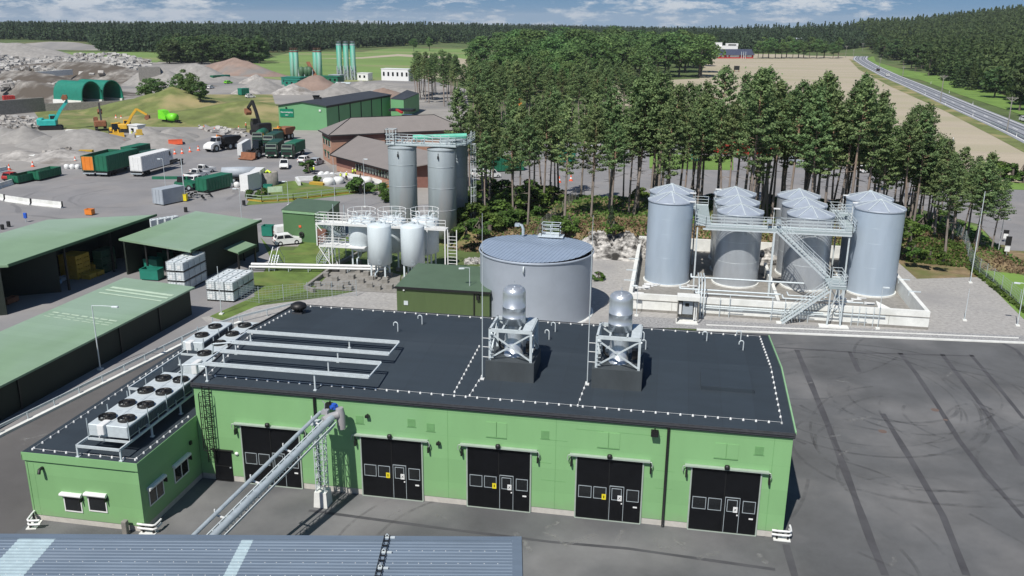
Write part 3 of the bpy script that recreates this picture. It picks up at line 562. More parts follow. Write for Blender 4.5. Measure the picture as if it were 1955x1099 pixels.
part('verge_trim',mb,mat('pale_green_trim',(.25,.45,.24),.5),B); part('verge_trim',mb2,M['fascia'],B)
# panel joints (shallow grooves and horizontal seams)
mb=MB()
for x in [GY(px,880,0).x for px in (855,1060)]+[LX-1.05]: mb.box(x,-.006,P_,x+.03,-.001,HH-.2)
for (xa,xb,zz) in ((GY(1017,910,0).x,GY(1052,910,0).x,3.6),(23.2,24.8,2.4),(23.2,24.8,5.2),(30.3,31.4,3.8),(30.3,31.3,2.6),(25.3,27,6.1),(27.9,30.5,6.1)): mb.box(xa,-.006,zz,xb,-.001,zz+.025)
part('panel_joint',mb,M['green_line'],B)
DX=[3.17,11.47,18.5,25.45,32.44]; DH=4.33
for i,x in enumerate(DX):
    mb=MB(); 
    mb.box(x+.005,-.05,.07,x+1.99,-.01,DH); mb.box(x+2.01,-.05,.07,x+3.995,-.01,DH)
    g=part('gate',mb,M['black'],B)
    mb=MB(); mb.box(x-.09,-.08,.05,x-.005,-.003,DH+.02); mb.box(x+4.005,-.08,.05,x+4.09,-.003,DH+.02)
    mb.box(x-.05,-.12,-.0,x+4.05,-.003,.06); mb.box(x-.45,-.28,DH+.06,x+4.45,-.02,DH+.15)
    for xx,sg in ((x-.42,-1),(x+4.42,1)): mb.tube([(xx,-.2,DH+.12),(xx+sg*.12,-.25,DH+.1),(xx+sg*.18,-.25,DH-.1),(xx+sg*.14,-.25,DH-.25)],.03,6)
    part('gate_frame',mb,M['frame'],g)
    mb=MB(); 
    for xx in (x-.36,x+4.5): mb.box(xx-.05,-.3,DH-.65,xx+.05,-.02,DH-.3); mb.beam((xx,-.2,DH-.3),(xx,-.2,DH+.05),.06)
    mb.box(x+.01,-.09,DH,x+3.99,-.052,DH+.05)
    part('gate_closer',mb,M['black_metal'],g)
    for k,(a,b) in enumerate(((.13,.95),(1.07,1.87),(2.2,2.82),(3.12,3.88))):
        z0,z1=1.52,2.34
        mb=MB(); t=.035
        for q in ((a,z0,b,z0+t),(a,z1-t,b,z1),(a,z0+t,a+t,z1-t),(b-t,z0+t,b,z1-t)): mb.box(x+q[0],-.075,q[1],x+q[2],-.052,q[3])
        part('window_frame',mb,M['galv'],g)
        mb=MB(); mb.box(x+a+t,-.062,z0+t,x+b-t,-.053,z1-t); part('window_pane',mb,M['glass'],g)
    mb=MB(); t=.03
    for q in ((2.07,.1,2.07+t,2.46),(2.93,.1,2.93+t,2.46),(2.07,2.46,2.96,2.5)): mb.box(x+q[0],-.085,q[1],x+q[2],-.052,q[3])
    part('wicket_frame',mb,M['galv'],g)
    mb=MB(); mb.box(x+2.8,-.12,1.3,x+2.88,-.055,1.36); part('handle',mb,M['white'],g); mb=MB(); mb.box(x+3.55,-.062,1.1,x+3.8,-.053,1.2); part('name_plate',mb,M['white'],g)
    if i in (1,2,3):
        mb=MB(); mb.box(x+1.60,-.085,1.5,x+1.86,-.078,1.88); part('warning_sign',mb,M['yellow'],g)
        mb=MB(); mb.box(x+1.70,-.09,1.6,x+1.76,-.086,1.78); part('warning_mark',mb,M['black'],g)
    if i>0:
        mb=MB(); mb.box(x+2.58,-.085,1.5,x+2.84,-.078,1.88); part('notice',mb,M['white'],g)
        mb=MB(); mb.beam((x+2.64,-.09,1.6),(x+2.77,-.09,1.78),.02); mb.beam((x+2.77,-.09,1.62),(x+2.66,-.09,1.76),.02); part('notice_mark',mb,M['black'],g)
    mb=MB(); mb.lathe(0,0,[(.0,.16),(.14,.12),(.17,0),(.15,-.12),(0,-.16)],12); mb.v=[(x+2+p[0],-.32+p[1]*.8,DH+.28+p[2]) for p in mb.v]; mb.beam((x+2,-.3,DH+.2),(x+2,-.04,DH+.2),.05); mb.box(x+1.98,-.07,.1,x+2.02,-.051,DH)
    part('gate_lamp',mb,M['black_metal'],g)
# shallow framed panels above gates
for x,zz,w_,h_ in ((DX[2]+1.2,5.08,1.3,1.0),(DX[3]+1.2,5.05,1.35,1.0),(DX[4]+1.2,5.05,1.4,.95)):
    mb=MB()
    for a in (0,w_/2+.03): 
        mb.box(x+a,-.03,zz,x+a+w_/2-.03,-.001,zz+h_)
    part('vent_panel',mb,M['hallgreen2'] if 'hallgreen2' in M else M['green'],B)
    mb=MB(); mb.box(x-.02,-.045,zz-.05,x+w_+.0,-.002,zz-.01); mb.box(x+w_/2-.03,-.04,zz,x+w_/2,-.002,zz+h_+.02); part('panel_edge',mb,M['green_line'],B)
for x,zz in ((GY(680,810,0).x,5.2),(GY(815,820,0).x,5.1),(GY(1033,835,0).x,5.3),(LX-1.0-1.1,5.5),(14.6,5.3)):
    mb=MB(); mb.box(x,-.02,zz,x+.5,-.001,zz+.5); mb.box(x-.06,-.03,zz-.06,x+.56,-.002,zz-.03); part('vent_cover',mb,M['green_line'],B)
for px in (605,1276):
    x=GY(px,830,0).x; mb=MB(); mb.tube([(x,-.12,HH-.2),(x,-.12,.25),(x,-.22,.12)],.085,8); part('downpipe',mb,M['black_metal'],B)
for px,py in ((628,772),(1250,825),(700,795),(836,847)):
    p=GY(px,py,-.25); mb=MB(); s=.22 if py in (772,825) else .12
    mb.box(p.x-s,-.5*s/.22,p.z-s*.9,p.x+s,-.05,p.z+s*.4); mb.beam((p.x,-.02,p.z+s*.6),(p.x,-.3*s/.22,p.z+s*.6),.06); part('wall_lamp',mb,M['black_metal'],B)
p=GY(451,867,-.1); mb=MB(); mb.lathe(0,0,[(.14,.0),(.13,-.05),(0,-.12)],12,capb=True); mb.v=[(p.x+v[0],-.02+v[2],p.z+v[1]) for v in mb.v]; part('globe_lamp',mb,M['white'],B)
xa,xb=GY(412,900,0).x,GY(445,900,0).x
mb=MB(); mb.box(xa,-.05,.05,xb,-.01,2.25); d=part('side_door',mb,M['black'],B)
mb=MB(); mb.box(xa-.15,-.14,2.27,xb+.15,-.002,2.36); mb.box(xa+.05,-.08,1.12,xb-.1,-.052,1.16); mb.box(xa,-.12,.02,xb,-.003,.05); part('door_hood',mb,M['black_metal'],d)
mb=MB(); mb.box(xb-.16,-.11,1.05,xb-.06,-.052,1.12); part('handle',mb,M['galv'],d)
# lightning conductor: wire with white holders
def conductor(name,pts,zf,parent,sp=.745):
    mb=MB(); P=[Vector((x,y,zf(x,y)+.10)) for x,y in pts]
    for a,b in zip(P[:-1],P[1:]):
        mb.beam(a,b,.012); k=max(1,round((b-a).length/sp))
        for i in range(k+1):
            q=a.lerp(b,i/k); mb.lathe(q.x,q.y,[(.07,q.z-.1),(.062,q.z-.02),(.03,q.z+.03),(0,q.z+.035)],8)
    return part(name,mb,M['white'],parent)
conductor('lightning_conductor',[(.35,.95),(LX-.6,.95)],rz,B)
conductor('lightning_conductor',[(LX-.6,.95),(LX-.6,8.37),(LX-.6,WY-.4)],rz,B)
conductor('lightning_conductor',[(LX-.6,WY-.4),(.5,WY-.4)],rz,B,.9)
conductor('lightning_conductor',[(.5,WY-.4),(.5,8.37),(.5,.95)],rz,B)
a=G(915,672,7.4); b=G(868,752,7.1); conductor('lightning_conductor',[(a.x,a.y),(b.x,b.y)],rz,B,.62)
a=G(920,722,7.3); b=G(897,758,7.1); conductor('lightning_conductor',[(a.x,a.y),(b.x,b.y)],rz,B,.7)
a=G(1119,735,7.3); b=G(1103,777,7.1); conductor('lightning_conductor',[(a.x,a.y),(b.x,b.y)],rz,B,.7)
# roof hatch box, sits lower side of the slope
a=G(1338,748,7.3); b=G(1441,765,7.3)
mb=MB(); mb.prism([(a.x,a.y),(b.x,a.y),(b.x,a.y+3.3),(a.x,a.y+3.3)],7.0,[7.72,7.72,7.74,7.74]); tag(part('roof_hatch',mb,M['bitumen']),'low square bitumen covered box on the right of the workshop roof','roof box')
# annex ----------------------------------------------------------
A=thing('annex_building','low green annex with two white framed front windows at the left end of the workshop','building')
AX,AY,AYB,AH=-7.57,-6.8,16.4,4.62
mb=MB(); mb.box(AX,AY,.42,-.02,AYB,AH-.05); part('wall',mb,M['green'],A)
mb=MB(); mb.box(AX+.04,AY+.04,0,-.05,AYB-.04,.418); part('plinth',mb,M['plinth'],A)
mb=MB(); mb.box(AX-.14,AY-.06,AH-.05,.0-.005,AYB+.05,AH+.06); part('roof',mb,M['bitumen'],A)
mb=MB(); mb.box(AX-.1,AY-.12,AH-.42,.04,AY-.062,AH+.1); mb.box(AX-.12,AY-.12,AH-.4,AX-.062,AYB,AH-.06); mb.box(-.004,AY-.06,AH-.3,.03,-.01,AH+.1); part('fascia',mb,M['green'],A)
mb=MB(); mb.box(AX+.0,AY-.03,.45,AX+.12,AY-.002,AH-.43); mb.box(-.2,AY-.03,.45,-.02,AY-.002,AH-.43); mb.box(AX+.5,AY-.008,.45,AX+.53,AY-.001,AH-.43); part('corner_trim',mb,M['green'],A)
def window(parent,c,w_,h_,ax,awn,panes=1,depth=.05,lab=None):
    # ax 0: faces -y ; 1: faces +x
    def T(mb): 
        if ax==1: mb.v=[(c[0]-v[1],c[1]+v[0],c[2]+v[2]) for v in mb.v]
        else: mb.v=[(c[0]+v[0],c[1]+v[1],c[2]+v[2]) for v in mb.v]
        return mb
    t=.07; mb=MB()
    for q in ((-w_/2,-h_/2,w_/2,-h_/2+t),(-w_/2,h_/2-t,w_/2,h_/2),(-w_/2,-h_/2+t,-w_/2+t,h_/2-t),(w_/2-t,-h_/2+t,w_/2,h_/2-t)): mb.box(q[0],-depth,q[1],q[2],-.002,q[3])
    for k in range(1,panes): xx=-w_/2+w_*k/panes; mb.box(xx-.03,-depth,-h_/2+t,xx+.03,-.002,h_/2-t)
    f=part('window',T(mb),M['white'],parent,lab)
    mb=MB(); mb.box(-w_/2+t,-.02,-h_/2+t,w_/2-t,-.004,h_/2-t); part('pane',T(mb),M['glass'],f)
    if awn:
        mb=MB(); mb.tube([(-w_/2-.12,-.16,h_/2+.08),(w_/2+.12,-.16,h_/2+.08)],.11,10); mb.box(-w_/2-.1,-.16,h_/2+.02,w_/2+.1,-.003,h_/2+.2); part('awning_case',T(mb),M['white'],f)
        mb=MB(); mb.box(w_/2+.02,-.3,h_/2-.3,w_/2+.08,-.02,h_/2-.02); part('awning_bracket',T(mb),M['black_metal'],f)
    return f
for (x0,x1) in ((121,159),(167,206)):
    p=GY(x0,945,AY); q=GY(x1,975,AY); 
    window(A,((p.x+q.x)/2,AY,GY((x0+x1)/2,961,AY).z),q.x-p.x,1.12,0,True,1)
for yy,ww in ((GY(0,0,0).y if False else -5.3,1.6),(-2.4,1.7)):
    window(A,(-.02,yy,1.95),ww,1.15,1,True,2)
p=GY(82,895,AY); mb=MB(); mb.tube([(p.x,AY-.02,p.z+.1),(p.x,AY-.3,p.z+.1),(p.x,AY-.4,p.z-.15)],.1,8); part('wall_lamp',mb,M['black_metal'],A)
mb=MB(); mb.box(.0,-1.2,3.1,.12,-1.0,3.35); part('wall_lamp',mb,M['black_metal'],A)
az_=lambda x,y: AH+.06
conductor('lightning_conductor',[(AX+.35,AY+.35),(-.35,AY+.35)],az_,A)
conductor('lightning_conductor',[(-.35,AY+.5),(-.35,-.4)],az_,A)
conductor('lightning_conductor',[(AX+.35,AY+.5),(AX+.35,14)],az_,A)
# dry coolers ----------------------------------------------------
def cooler(label,x0,x1,y0,y1,z0,z1,fx,fy,frame=None,boxes=()):
    t=thing('dry_cooler',label,'cooler',(x0,y0,z0),0,'fan coolers on the annex roof')
    W=x1-x0; D=y1-y0; H=z1-z0
    mb=MB(); mb.bbox(0,0,.18,W,D,H,.03); part('casing',mb,M['galv_l'],t)
    mb=MB(); mb.box(W+.001,.1,.25,W+.04,D-.1,H-.12); mb.box(-.04,.1,.25,-.001,D-.1,H-.12); part('coil',mb,ribbed_coil,t)
    for yy in [D*(k+.5)/len(fy) for k in range(len(fy))]: pass
    for a in fx:
        for b in fy:
            c=(a-x0,b-y0); mb=MB()
            mb.lathe(c[0],c[1],[(.52,H),(.5,H+.10),(.53,H+.15),(.49,H+.15),(.46,H+.0)],20); f=part('fan',mb,M['black_metal'],t)
            mb=MB(); mb.lathe(c[0],c[1],[(.16,H+.02),(.16,H+.16),(.0,H+.2)],10)
            for k in range(5):
                an=k*2*PI/5+a; u=Vector((math.cos(an),math.sin(an),0)); v=Vector((-math.sin(an),math.cos(an),0)); o=Vector((c[0],c[1],H+.06))
                mb.quad(*[tuple(q) for q in (o+u*.14-v*.07,o+u*.46-v*.17,o+u*.46+v*.13+Vector((0,0,.05)),o+u*.14+v*.05+Vector((0,0,.04)))])
            part('blades',mb,M['black_metal'],f)
            mb=MB()
            for rr in (.2,.35,.48): 
                pts=[(c[0]+rr*math.cos(k*PI/8),c[1]+rr*math.sin(k*PI/8),H+.155+(.48-rr)*.12) for k in range(17)]; mb.tube(pts,.008,4,False)
            for k in range(4): an=k*PI/4; mb.beam((c[0]-.48*math.cos(an),c[1]-.48*math.sin(an),H+.16),(c[0]+.48*math.cos(an),c[1]+.48*math.sin(an),H+.16),.02)
            part('guard',mb,M['black_metal'],f)
    mb=MB()
    for b in fy[:-1]: mb.box(.03,b-y0+1.02,H+.001,W-.03,b-y0+1.05,H+.012)
    if len(fx)>1: mb.box(W/2-.015,.05,H+.001,W/2+.015,D-.05,H+.012)
    part('seam',mb,M['galv'],t)
    for (bx,by,bw,bd,z_0,bh) in boxes:
        mb=MB(); mb.bbox(bx,by,z_0,bx+bw,by+bd,z_0+bh,.03); mb.beam((bx+bw*.3,by-.02,z_0),(bx+bw*.3,by-.02,.1),.04); part('control_box',mb,M['white'],t)
    mb=MB()
    for k in range(len(fy)*2+1):
        yy=D*k/(len(fy)*2)
        if k%2==0 or 1:
            for xx in (-.07,W+.07): mb.beam((xx,yy if 0<yy<D else (.04 if yy==0 else D-.04),.0),(xx,yy if 0<yy<D else (.04 if yy==0 else D-.04),H*.45 if k%2 else H+.35),.05)
    part('bracket',mb,M['galv'],t)
    return t
ribbed_coil=ribbed('coil_fins',(.07,.09,.12),1,6,.5,.4,.6)
cooler('long front dry cooler with eight black fans in two rows on the annex roof',-3.75,-1.15,-5.75,2.7,5.5,6.42,(-3.1,-1.8),(-4.75,-2.68,-.6,1.5),boxes=((.75,-.25,.45,.85,.4,.62),))
cooler('second dry cooler with paired fans behind the front one, beside the roof edge',-3.2,-.62,4.0,13.5,5.6,6.5,(-2.62,-1.35),(6.2,8.35,10.45,12.5),boxes=((.85,-.2,.4,.95,.35,.75),))
cooler('narrow dry cooler with one row of fans at the outer edge of the annex roof',-5.65,-4.0,8.4,13.2,5.6,6.45,(-4.85,),(9.85,11.9),boxes=((.4,-.3,.45,.7,.3,.6),))
def frame(label,x0,x1,y0,y1,z,legs,zf,grp='cooler stands on the annex roof',cross=()):
    t=thing('cooler_stand',label,'stand',(0,0,0),0,grp)
    mb=MB(); 
    for a,b in (((x0,y0),(x1,y0)),((x1,y0),(x1,y1)),((x1,y1),(x0,y1)),((x0,y1),(x0,y0))): mb.beam((a[0],a[1],z),(b[0],b[1],z),.09,.16)
    for c in cross: mb.beam((x0,c,z),(x1,c,z),.09,.14)
    part('beam',mb,M['galv_l'],t)
    for (x,y) in legs: mb=MB(); mb.beam((x,y,zf(x,y)),(x,y,z-.05),.10); mb.cb((x,y,zf(x,y)+.03),(.22,.22,.06)); part('leg',mb,M['galv_l'],t)
    return t
frame('galvanised frame carrying the long front cooler, sticking out past its end',-3.95,-1.1,-6.75,2.9,5.42,[(-3.95,-6.7),(-1.1,-6.7),(-3.95,-3.4),(-1.1,-3.4),(-3.95,0),(-1.1,0),(-3.95,2.8),(-1.1,2.8)],az_,cross=(-5.7,-3.4,-1,1))
frame('galvanised frame under the second cooler beside the workshop roof',-3.4,-.35,3.7,13.8,5.5,[(-3.4,3.8),(-.5,3.8),(-3.4,8.5),(-.5,8.5),(-3.4,13.7),(-.5,13.7)],az_,cross=(5,7,9,11))
frame('galvanised frame under the narrow outer cooler with a long empty bay in front',-5.8,-3.9,1.5,13.4,5.5,[(-5.8,1.6),(-3.95,1.6),(-5.8,8),(-3.95,8),(-5.8,13.3),(-3.95,13.3)],az_,cross=(8.2,))
t=thing('steel_walkway','small galvanised service steps between the two cooler frames','steps'); mb=MB(); mb.box(-3.6,3.0,5.3,-.4,3.6,5.36); mb.rail([(-3.6,3.0,5.3),(-.4,3.0,5.3)],.5,2,1.,.02)
for k in range(4): mb.box(-1.3,3.05+.02*k,5.45+.18*k,-.4,3.3,5.5+.18*k)
part('deck',mb,M['galv_l'],t)
for i,(y0,y1,lb) in enumerate(((.15,2.5,'front long pipe loop on legs lying across the left part of the workshop roof'),(4.25,6.5,'rear long pipe loop on legs lying across the left part of the workshop roof'))):
    t=thing('pipe_loop',lb,'pipe loop',(0,0,0),0,'long pipe loops on the workshop roof')
    for dy in ((0,.17)):
        pass
    xL,xR=.65,12.05; z=8.32
    for nm,seg in (('front',((xL,y0),(xR,y0))),('back',((xL,y1),(xR,y1)))):
        mb=MB(); 
        for o in (0,.24): mb.beam((seg[0][0]+0,seg[0][1]+o,z+o*.2),(seg[1][0],seg[1][1]+o,z+o*.2),.09,.11)
        part('long_rail',mb,M['galv_l'],t)
    mb=MB(); mb.beam((xR,y0,z),(xR,y1+.2,z),.09,.1); mb.beam((xL,y0,z),(xL,y1+.2,z),.09,.1); part('end_rail',mb,M['galv_l'],t)
    for (x,y) in ((8.4,y0+.1),(8.4,y1+.1),(.9,y0+.1),(.9,y1+.1)):
        mb=MB(); mb.beam((x,y,rz(x,y)),(x,y,z),.09); mb.cb((x,y,rz(x,y)+.03),(.2,.2,.06)); part('leg',mb,M['galv_l'],t)
    for x_ in (.75,):
        mb=MB(); mb.tube([(x_,y0+.1,z),(-.9,y0+.3,z-.3),(-1.2,y0+.4,6.6)],.06,6); part('feed_pipe',mb,M['galv_l'],t)
# exhaust towers -------------------------------------------------
def tower(label,cx,cy):
    t=thing('exhaust_tower',label,'exhaust tower',(cx,cy,0),0,'silver exhaust towers on the workshop roof')
    z0=rz(cx,cy-1.6)-.1; zb=z0+1.45
    mb=MB(); mb.prism([(-1.6,-1.55),(1.6,-1.55),(1.6,1.55),(-1.6,1.55)],z0,zb); part('base_box',mb,bitwall,t)
    ft=zb+2.05; h=1.35
    mb=MB()
    for sx in (-1,1):
        for sy in (-1,1): mb.beam((sx*h,sy*h*.95,zb),(sx*h,sy*h*.95,ft),.16)
    for sy in (-1,1): mb.beam((-h-.08,sy*h*.95,ft),(h+.08,sy*h*.95,ft),.14,.22)
    for sx in (-1,1): mb.beam((sx*h,-h,ft),(sx*h,h,ft),.14,.22); mb.beam((sx*.55,-h,ft+.02),(sx*.55,h,ft+.02),.12,.18)
    for sy in (-1,1): mb.beam((-h,sy*h*.95-.05*sy,zb+.1),(h,sy*h*.95-.05*sy,ft-.15),.09); mb.beam((-h,sy*h*.95+.06*sy,ft-.15),(h,sy*h*.95+.06*sy,zb+.1),.09)
    for sx in (-1,1): mb.beam((sx*h,-h,zb+.1),(sx*h,h,ft-.15),.09); mb.beam((sx*h+.1,-h,ft-.15),(sx*h+.1,h,zb+.1),.09)
    for k in range(7): mb.beam((-h-.0,-h-.09,zb+.2+.27*k),(-h+.28,-h-.09,zb+.2+.27*k),.03)
    part('frame',mb,M['galv_l'],t)
    mb=MB(); mb.box(.78,-h,ft+.115,h,h,ft+.15)
    part('platform_plate',mb,M['galv_l'],t)
    mb=MB(); mb.lathe(0,0,[(.66,zb),(.66,zb+.05),(.62,zb+.06),(.62,ft-.8),(.5,ft-.4),(.5,ft+.16)],28); part('duct',mb,M['alu'],t)
    mb=MB(); mb.lathe(0,0,[(.4,ft+.16),(.76,ft+.16),(.76,ft+.62),(.775,ft+.63),(.775,ft+.66),(.76,ft+.67),(.76,ft+1.3),(.775,ft+1.31),(.775,ft+1.34),(.76,ft+1.35),(.76,ft+2.2),(.74,ft+2.38),(.66,ft+2.54),(.5,ft+2.65),(.3,ft+2.71),(.08,ft+2.73),(.0,ft+2.73)],36)
    for k in range(16): an=k*PI/8; mb.beam((.5*math.cos(an),.5*math.sin(an),ft+2.66),(.74*math.cos(an),.74*math.sin(an),ft+2.39),.025)
    mb.beam((0,0,ft+2.8),(0,0,ft+3.0),.05); part('silencer',mb,M['alu'],t)
    mb=MB(); mb.tube([(-.5,.2,zb),(-1.0,.3,zb+.5),(-1.0,.3,zb+.9)],.09,6); mb.box(.85,-.3,zb+.3,1.25,.3,zb+.9); part('fitting',mb,M['black_metal'],t)
    return t
bitwall=mat('box_bitumen_wall',(.05,.06,.066),.7,0,.15,1.5,.1,30,stretch=(1,1,.4))
tower('left silver domed exhaust tower in a galvanised cross braced frame on a black box',20.5,5.05)
tower('right silver domed exhaust tower in a galvanised cross braced frame on a black box',27.45,5.1)
for px,py,top,lb in ((921,722,403,'left thin lightning rod rising beside the left exhaust tower'),(1121,733,408,'right thin lightning rod rising beside the right exhaust tower')):
    p=G(px,py,7.45); zt=HZ(top,p.x,p.y); t=thing('lightning_rod',lb,'lightning rod',(p.x,p.y,rz(p.x,p.y)),0,'lightning rods')
    mb=MB(); mb.tube([(0,0,0),(0,0,zt*.55-4),(0,0,zt-7.5)],[.035,.028,.012],6); part('rod',mb,M['galv_l'],t)
    mb=MB(); 
    for k in (1.6,2.3,2.9): mb.beam((0,0,k),(.45,0,k),.035)
    mb.cb((0,0,.04),(.25,.25,.08)); part('bracket',mb,M['white'],t)
t=thing('roof_fan','round black roof ventilator at the back left corner of the workshop roof','ventilator',(1.3,14.2,rz(1.3,14.2)))
mb=MB(); mb.lathe(0,0,[(.35,0),(.35,.35),(.62,.42),(.66,.55),(.6,.75),(.3,.9),(0,.93)],14); part('hood',mb,M['black_metal'],t)
mb=MB(); mb.box(-.42,-.42,0,.42,.42,.15); part('curb',mb,M['fascia'],t)
vt=None
for i,(px,py,lb) in enumerate(((760,641,'hooked white vent pipe left of the roof centre'),(806,622,'hooked vent pipe near the back edge, left half of the roof'),(1048,655,'hooked vent pipe right of the left exhaust tower'),(1060,635,'hooked vent pipe at the back edge behind the left tower'),(1229,655,'hooked vent pipe at the back edge behind the right tower'),(1232,676,'hooked vent pipe just right of the right exhaust tower'),(1349,652,'hooked vent pipe at the back edge, right part of the roof'),(1414,648,'rearmost hooked vent pipe at the back right corner'),(1418,674,'hooked vent pipe in front of the back right corner'))):
    p=G(px,py,7.3); loc=(p.x,min(p.y,WY-.5),rz(p.x,min(p.y,WY-.5)))
    if vt is None:
        vt=thing('vent_pipe',lb,'vent pipe',loc,.0,'hooked vent pipes on the workshop roof')
        mb=MB(); mb.tube([(0,0,0),(0,0,.62)]+[(-.16+.16*math.cos(a),0,.62+.16*math.sin(a)) for a in (.5,1.1,1.57,2.1,2.7,3.14)]+[(-.32,0,.5)],.042,8); part('pipe',mb,M['galv_l'],vt)
        mb=MB(); mb.lathe(0,0,[(.14,0),(.1,.05),(.05,.06)],10); part('flange',mb,M['bitumen'],vt)
    else: dup(vt,loc,rng.uniform(-.3,.3),lb)
# caged ladder on the front wall ----------------------------------
t=thing('caged_ladder','black caged ladder on the front wall above the side door','ladder',(.95,-.08,0))
mb=MB()
for x in (-.25,.25): mb.beam((x,-.12,1.4),(x,-.12,6.9),.05)
for k in range(18): mb.beam((-.25,-.12,1.6+.3*k),(.25,-.12,1.6+.3*k),.03)
for z in (2,4.5,6.5): mb.beam((-.25,.05,z),(-.25,-.12,z),.04); mb.beam((.25,.05,z),(.25,-.12,z),.04)
part('rungs',mb,M['black_metal'],t)
mb=MB()
for z in (2.6,3.4,4.2,5.,5.8,6.5): mb.tube([(.38*math.cos(a),-.14-.62*math.sin(a),z) for a in [PI*k/10 for k in range(11)]],.022,5)
for a in (PI*.12,PI*.3,PI*.5,PI*.7,PI*.88): mb.beam((.38*math.cos(a),-.14-.62*math.sin(a),2.6),(.38*math.cos(a),-.14-.62*math.sin(a),6.5),.035,.02)
part('cage',mb,M['black_metal'],t)
# overhead pipe conveyor ------------------------------------------
t=thing('pipe_conveyor','pair of pale steel pipes on a lattice truss sloping down from the workshop wall','conveyor')
a0,a1=Vector((9.35,-1.35,6.38)),Vector((6.45,-13.5,3.95)); b0,b1=Vector((10.2,-1.6,6.2)),Vector((7.35,-13.5,3.8))
mb=MB(); mb.tube([a0,a1],.12,14); part('thin_pipe',mb,M['galv'],t)
mb=MB(); mb.tube([b0,b1],.215,18); part('thick_pipe',mb,M['galv'],t)
mb=MB()
for k in (.12,.35,.6,.85):
    p=b0.lerp(b1,k); mb.lathe(0,0,[(.33,-.06),(.33,.06)],16); 
mb=MB()
dn=Vector((0,0,-.62)); sd=Vector((.22,0,0)); ch=[(b0+Vector((-.26,0,-.28)),b1+Vector((-.26,0,-.28))),(b0+Vector((.26,0,-.28)),b1+Vector((.26,0,-.28))),(b0+dn,b1+dn),(a0.lerp(b0,.45)+Vector((0,0,-.2)),a1.lerp(b1,.45)+Vector((0,0,-.2)))]
for c in ch: mb.beam(c[0],c[1],.06)
K=22
for i in range(K):
    f0,f1,fm=i/K,(i+1)/K,(i+.5)/K
    mb.beam(ch[0][0].lerp(ch[0][1],f0),ch[2][0].lerp(ch[2][1],fm),.035); mb.beam(ch[2][0].lerp(ch[2][1],fm),ch[0][0].lerp(ch[0][1],f1),.035)
    mb.beam(ch[1][0].lerp(ch[1][1],f0),ch[2][0].lerp(ch[2][1],fm),.035); mb.beam(ch[2][0].lerp(ch[2][1],fm),ch[1][0].lerp(ch[1][1],f1),.035)
    mb.beam(ch[0][0].lerp(ch[0][1],f0),ch[3][0].lerp(ch[3][1],fm),.035); mb.beam(ch[3][0].lerp(ch[3][1],fm),ch[0][0].lerp(ch[0][1],f1),.035)
part('truss',mb,M['galv_l'],t)
for k in (.05,.28,.52,.76):
    p=a0.lerp(a1,k); q=b0.lerp(b1,k); mb=MB(); mb.beam(p+Vector((-.25,0,-.2)),q+Vector((0,0,-.3)),.1,.06); mb.beam(p+Vector((-.2,0,-.2)),p+Vector((-.2,0,.12)),.06); part('saddle',mb,M['white'],t)
mb=MB(); mb.tube([(9.75,-1.9,6.1),(10.1,-1.45,6.2),(10.45,-1.2,6.25)],.25,14); mb.tube([(10.5,-1.05,6.65),(10.55,-1.05,6.2),(10.6,-1.05,5.25)],[.24,.3,.25],14); part('outlet',mb,M['silo'],t)
mb=MB(); mb.tube([(10.15,-1.05,6.55),(10.15,-1.05,6.9)],.16,10); mb.tube([(10.0,-1.25,6.72),(10.3,-.9,6.72)],.13,10); part('motor',mb,M['blue'],t)
mb=MB(); mb.tube([(9.6,-1.3,6.4),(9.65,-1.3,7.0),(9.5,-1.3,7.15)],.03,6); mb.box(9.5,-1.6,6.35,9.9,-1.2,6.6); part('fitting',mb,M['silo'],t)
t=thing('lattice_mast','slim galvanised lattice mast carrying the upper end of the pipe conveyor','mast',(9.3,-1.62,0))
mb=MB(); h=.3; zt=5.75; z0=1.08
C=[(-h,-h),(h,-h),(h,h),(-h,h)]
for c in C: mb.beam((*c,z0),(*c,zt),.05)
for i in range(4):
    a,b=C[i],C[(i+1)%4]; K=12
    for k in range(K):
        za=z0+(zt-z0)*k/K; zb_=z0+(zt-z0)*(k+1)/K
        mb.beam((*(a if k%2 else b),za),(*(b if k%2 else a),zb_),.028); mb.beam((*a,zb_),(*b,zb_),.028)
part('lattice',mb,M['galv_l'],t)
mb=MB(); mb.box(-.4,-.4,zt,.9,.4,zt+.08); mb.beam((.3,0,zt-1),(1.1,0,zt),.06); part('head_plate',mb,M['galv_l'],t)
t=thing('concrete_block','tapered white concrete block footing of the lattice mast','concrete block',(9.3,-1.65,0))
mb=MB(); mb.add([(-.46,-.46,.03),(.46,-.46,.03),(.46,.46,.03),(-.46,.46,.03),(-.4,-.4,1.08),(.4,-.4,1.08),(.4,.4,1.08),(-.4,.4,1.08)],[(3,2,1,0),(4,5,6,7),(0,1,5,4),(1,2,6,5),(2,3,7,6),(3,0,4,7)]); part('block',mb,M['concrete'],t)
# corner guards ---------------------------------------------------
def guard(label,x,y,rz_):
    t=thing('corner_guard',label,'guard rail',(x,y,.03),rz_,'white guard rails at building corners')
    for z in (.35,.62): mb=MB(); mb.tube([(-.62,.0,z),(-.3,-.02,z),(.38,.0,z),(.5,.08,z),(.52,.5,z),(.5,.75,z)],.07,8); part('rail',mb,M['white'],t)
    for (a,b) in ((-.3,.05),(.35,.08)): mb=MB(); mb.beam((a,b,0),(a,b,.66),.1); part('post',mb,M['black_metal'],t)
    mb=MB(); mb.box(-.5,-.15,0,.5,.45,.05); part('foot',mb,M['concrete'],t)
p=G(1492,1030); guard('white corner guard rail at the right front corner of the workshop',p.x,p.y-.1,0)
p=G(58,1003); guard('white corner guard rail at the left front corner of the annex',p.x+.1,p.y,-1.3)
p=G(284,1018); guard('white corner guard rail at the inner front corner of the annex',p.x,p.y-.1,0)
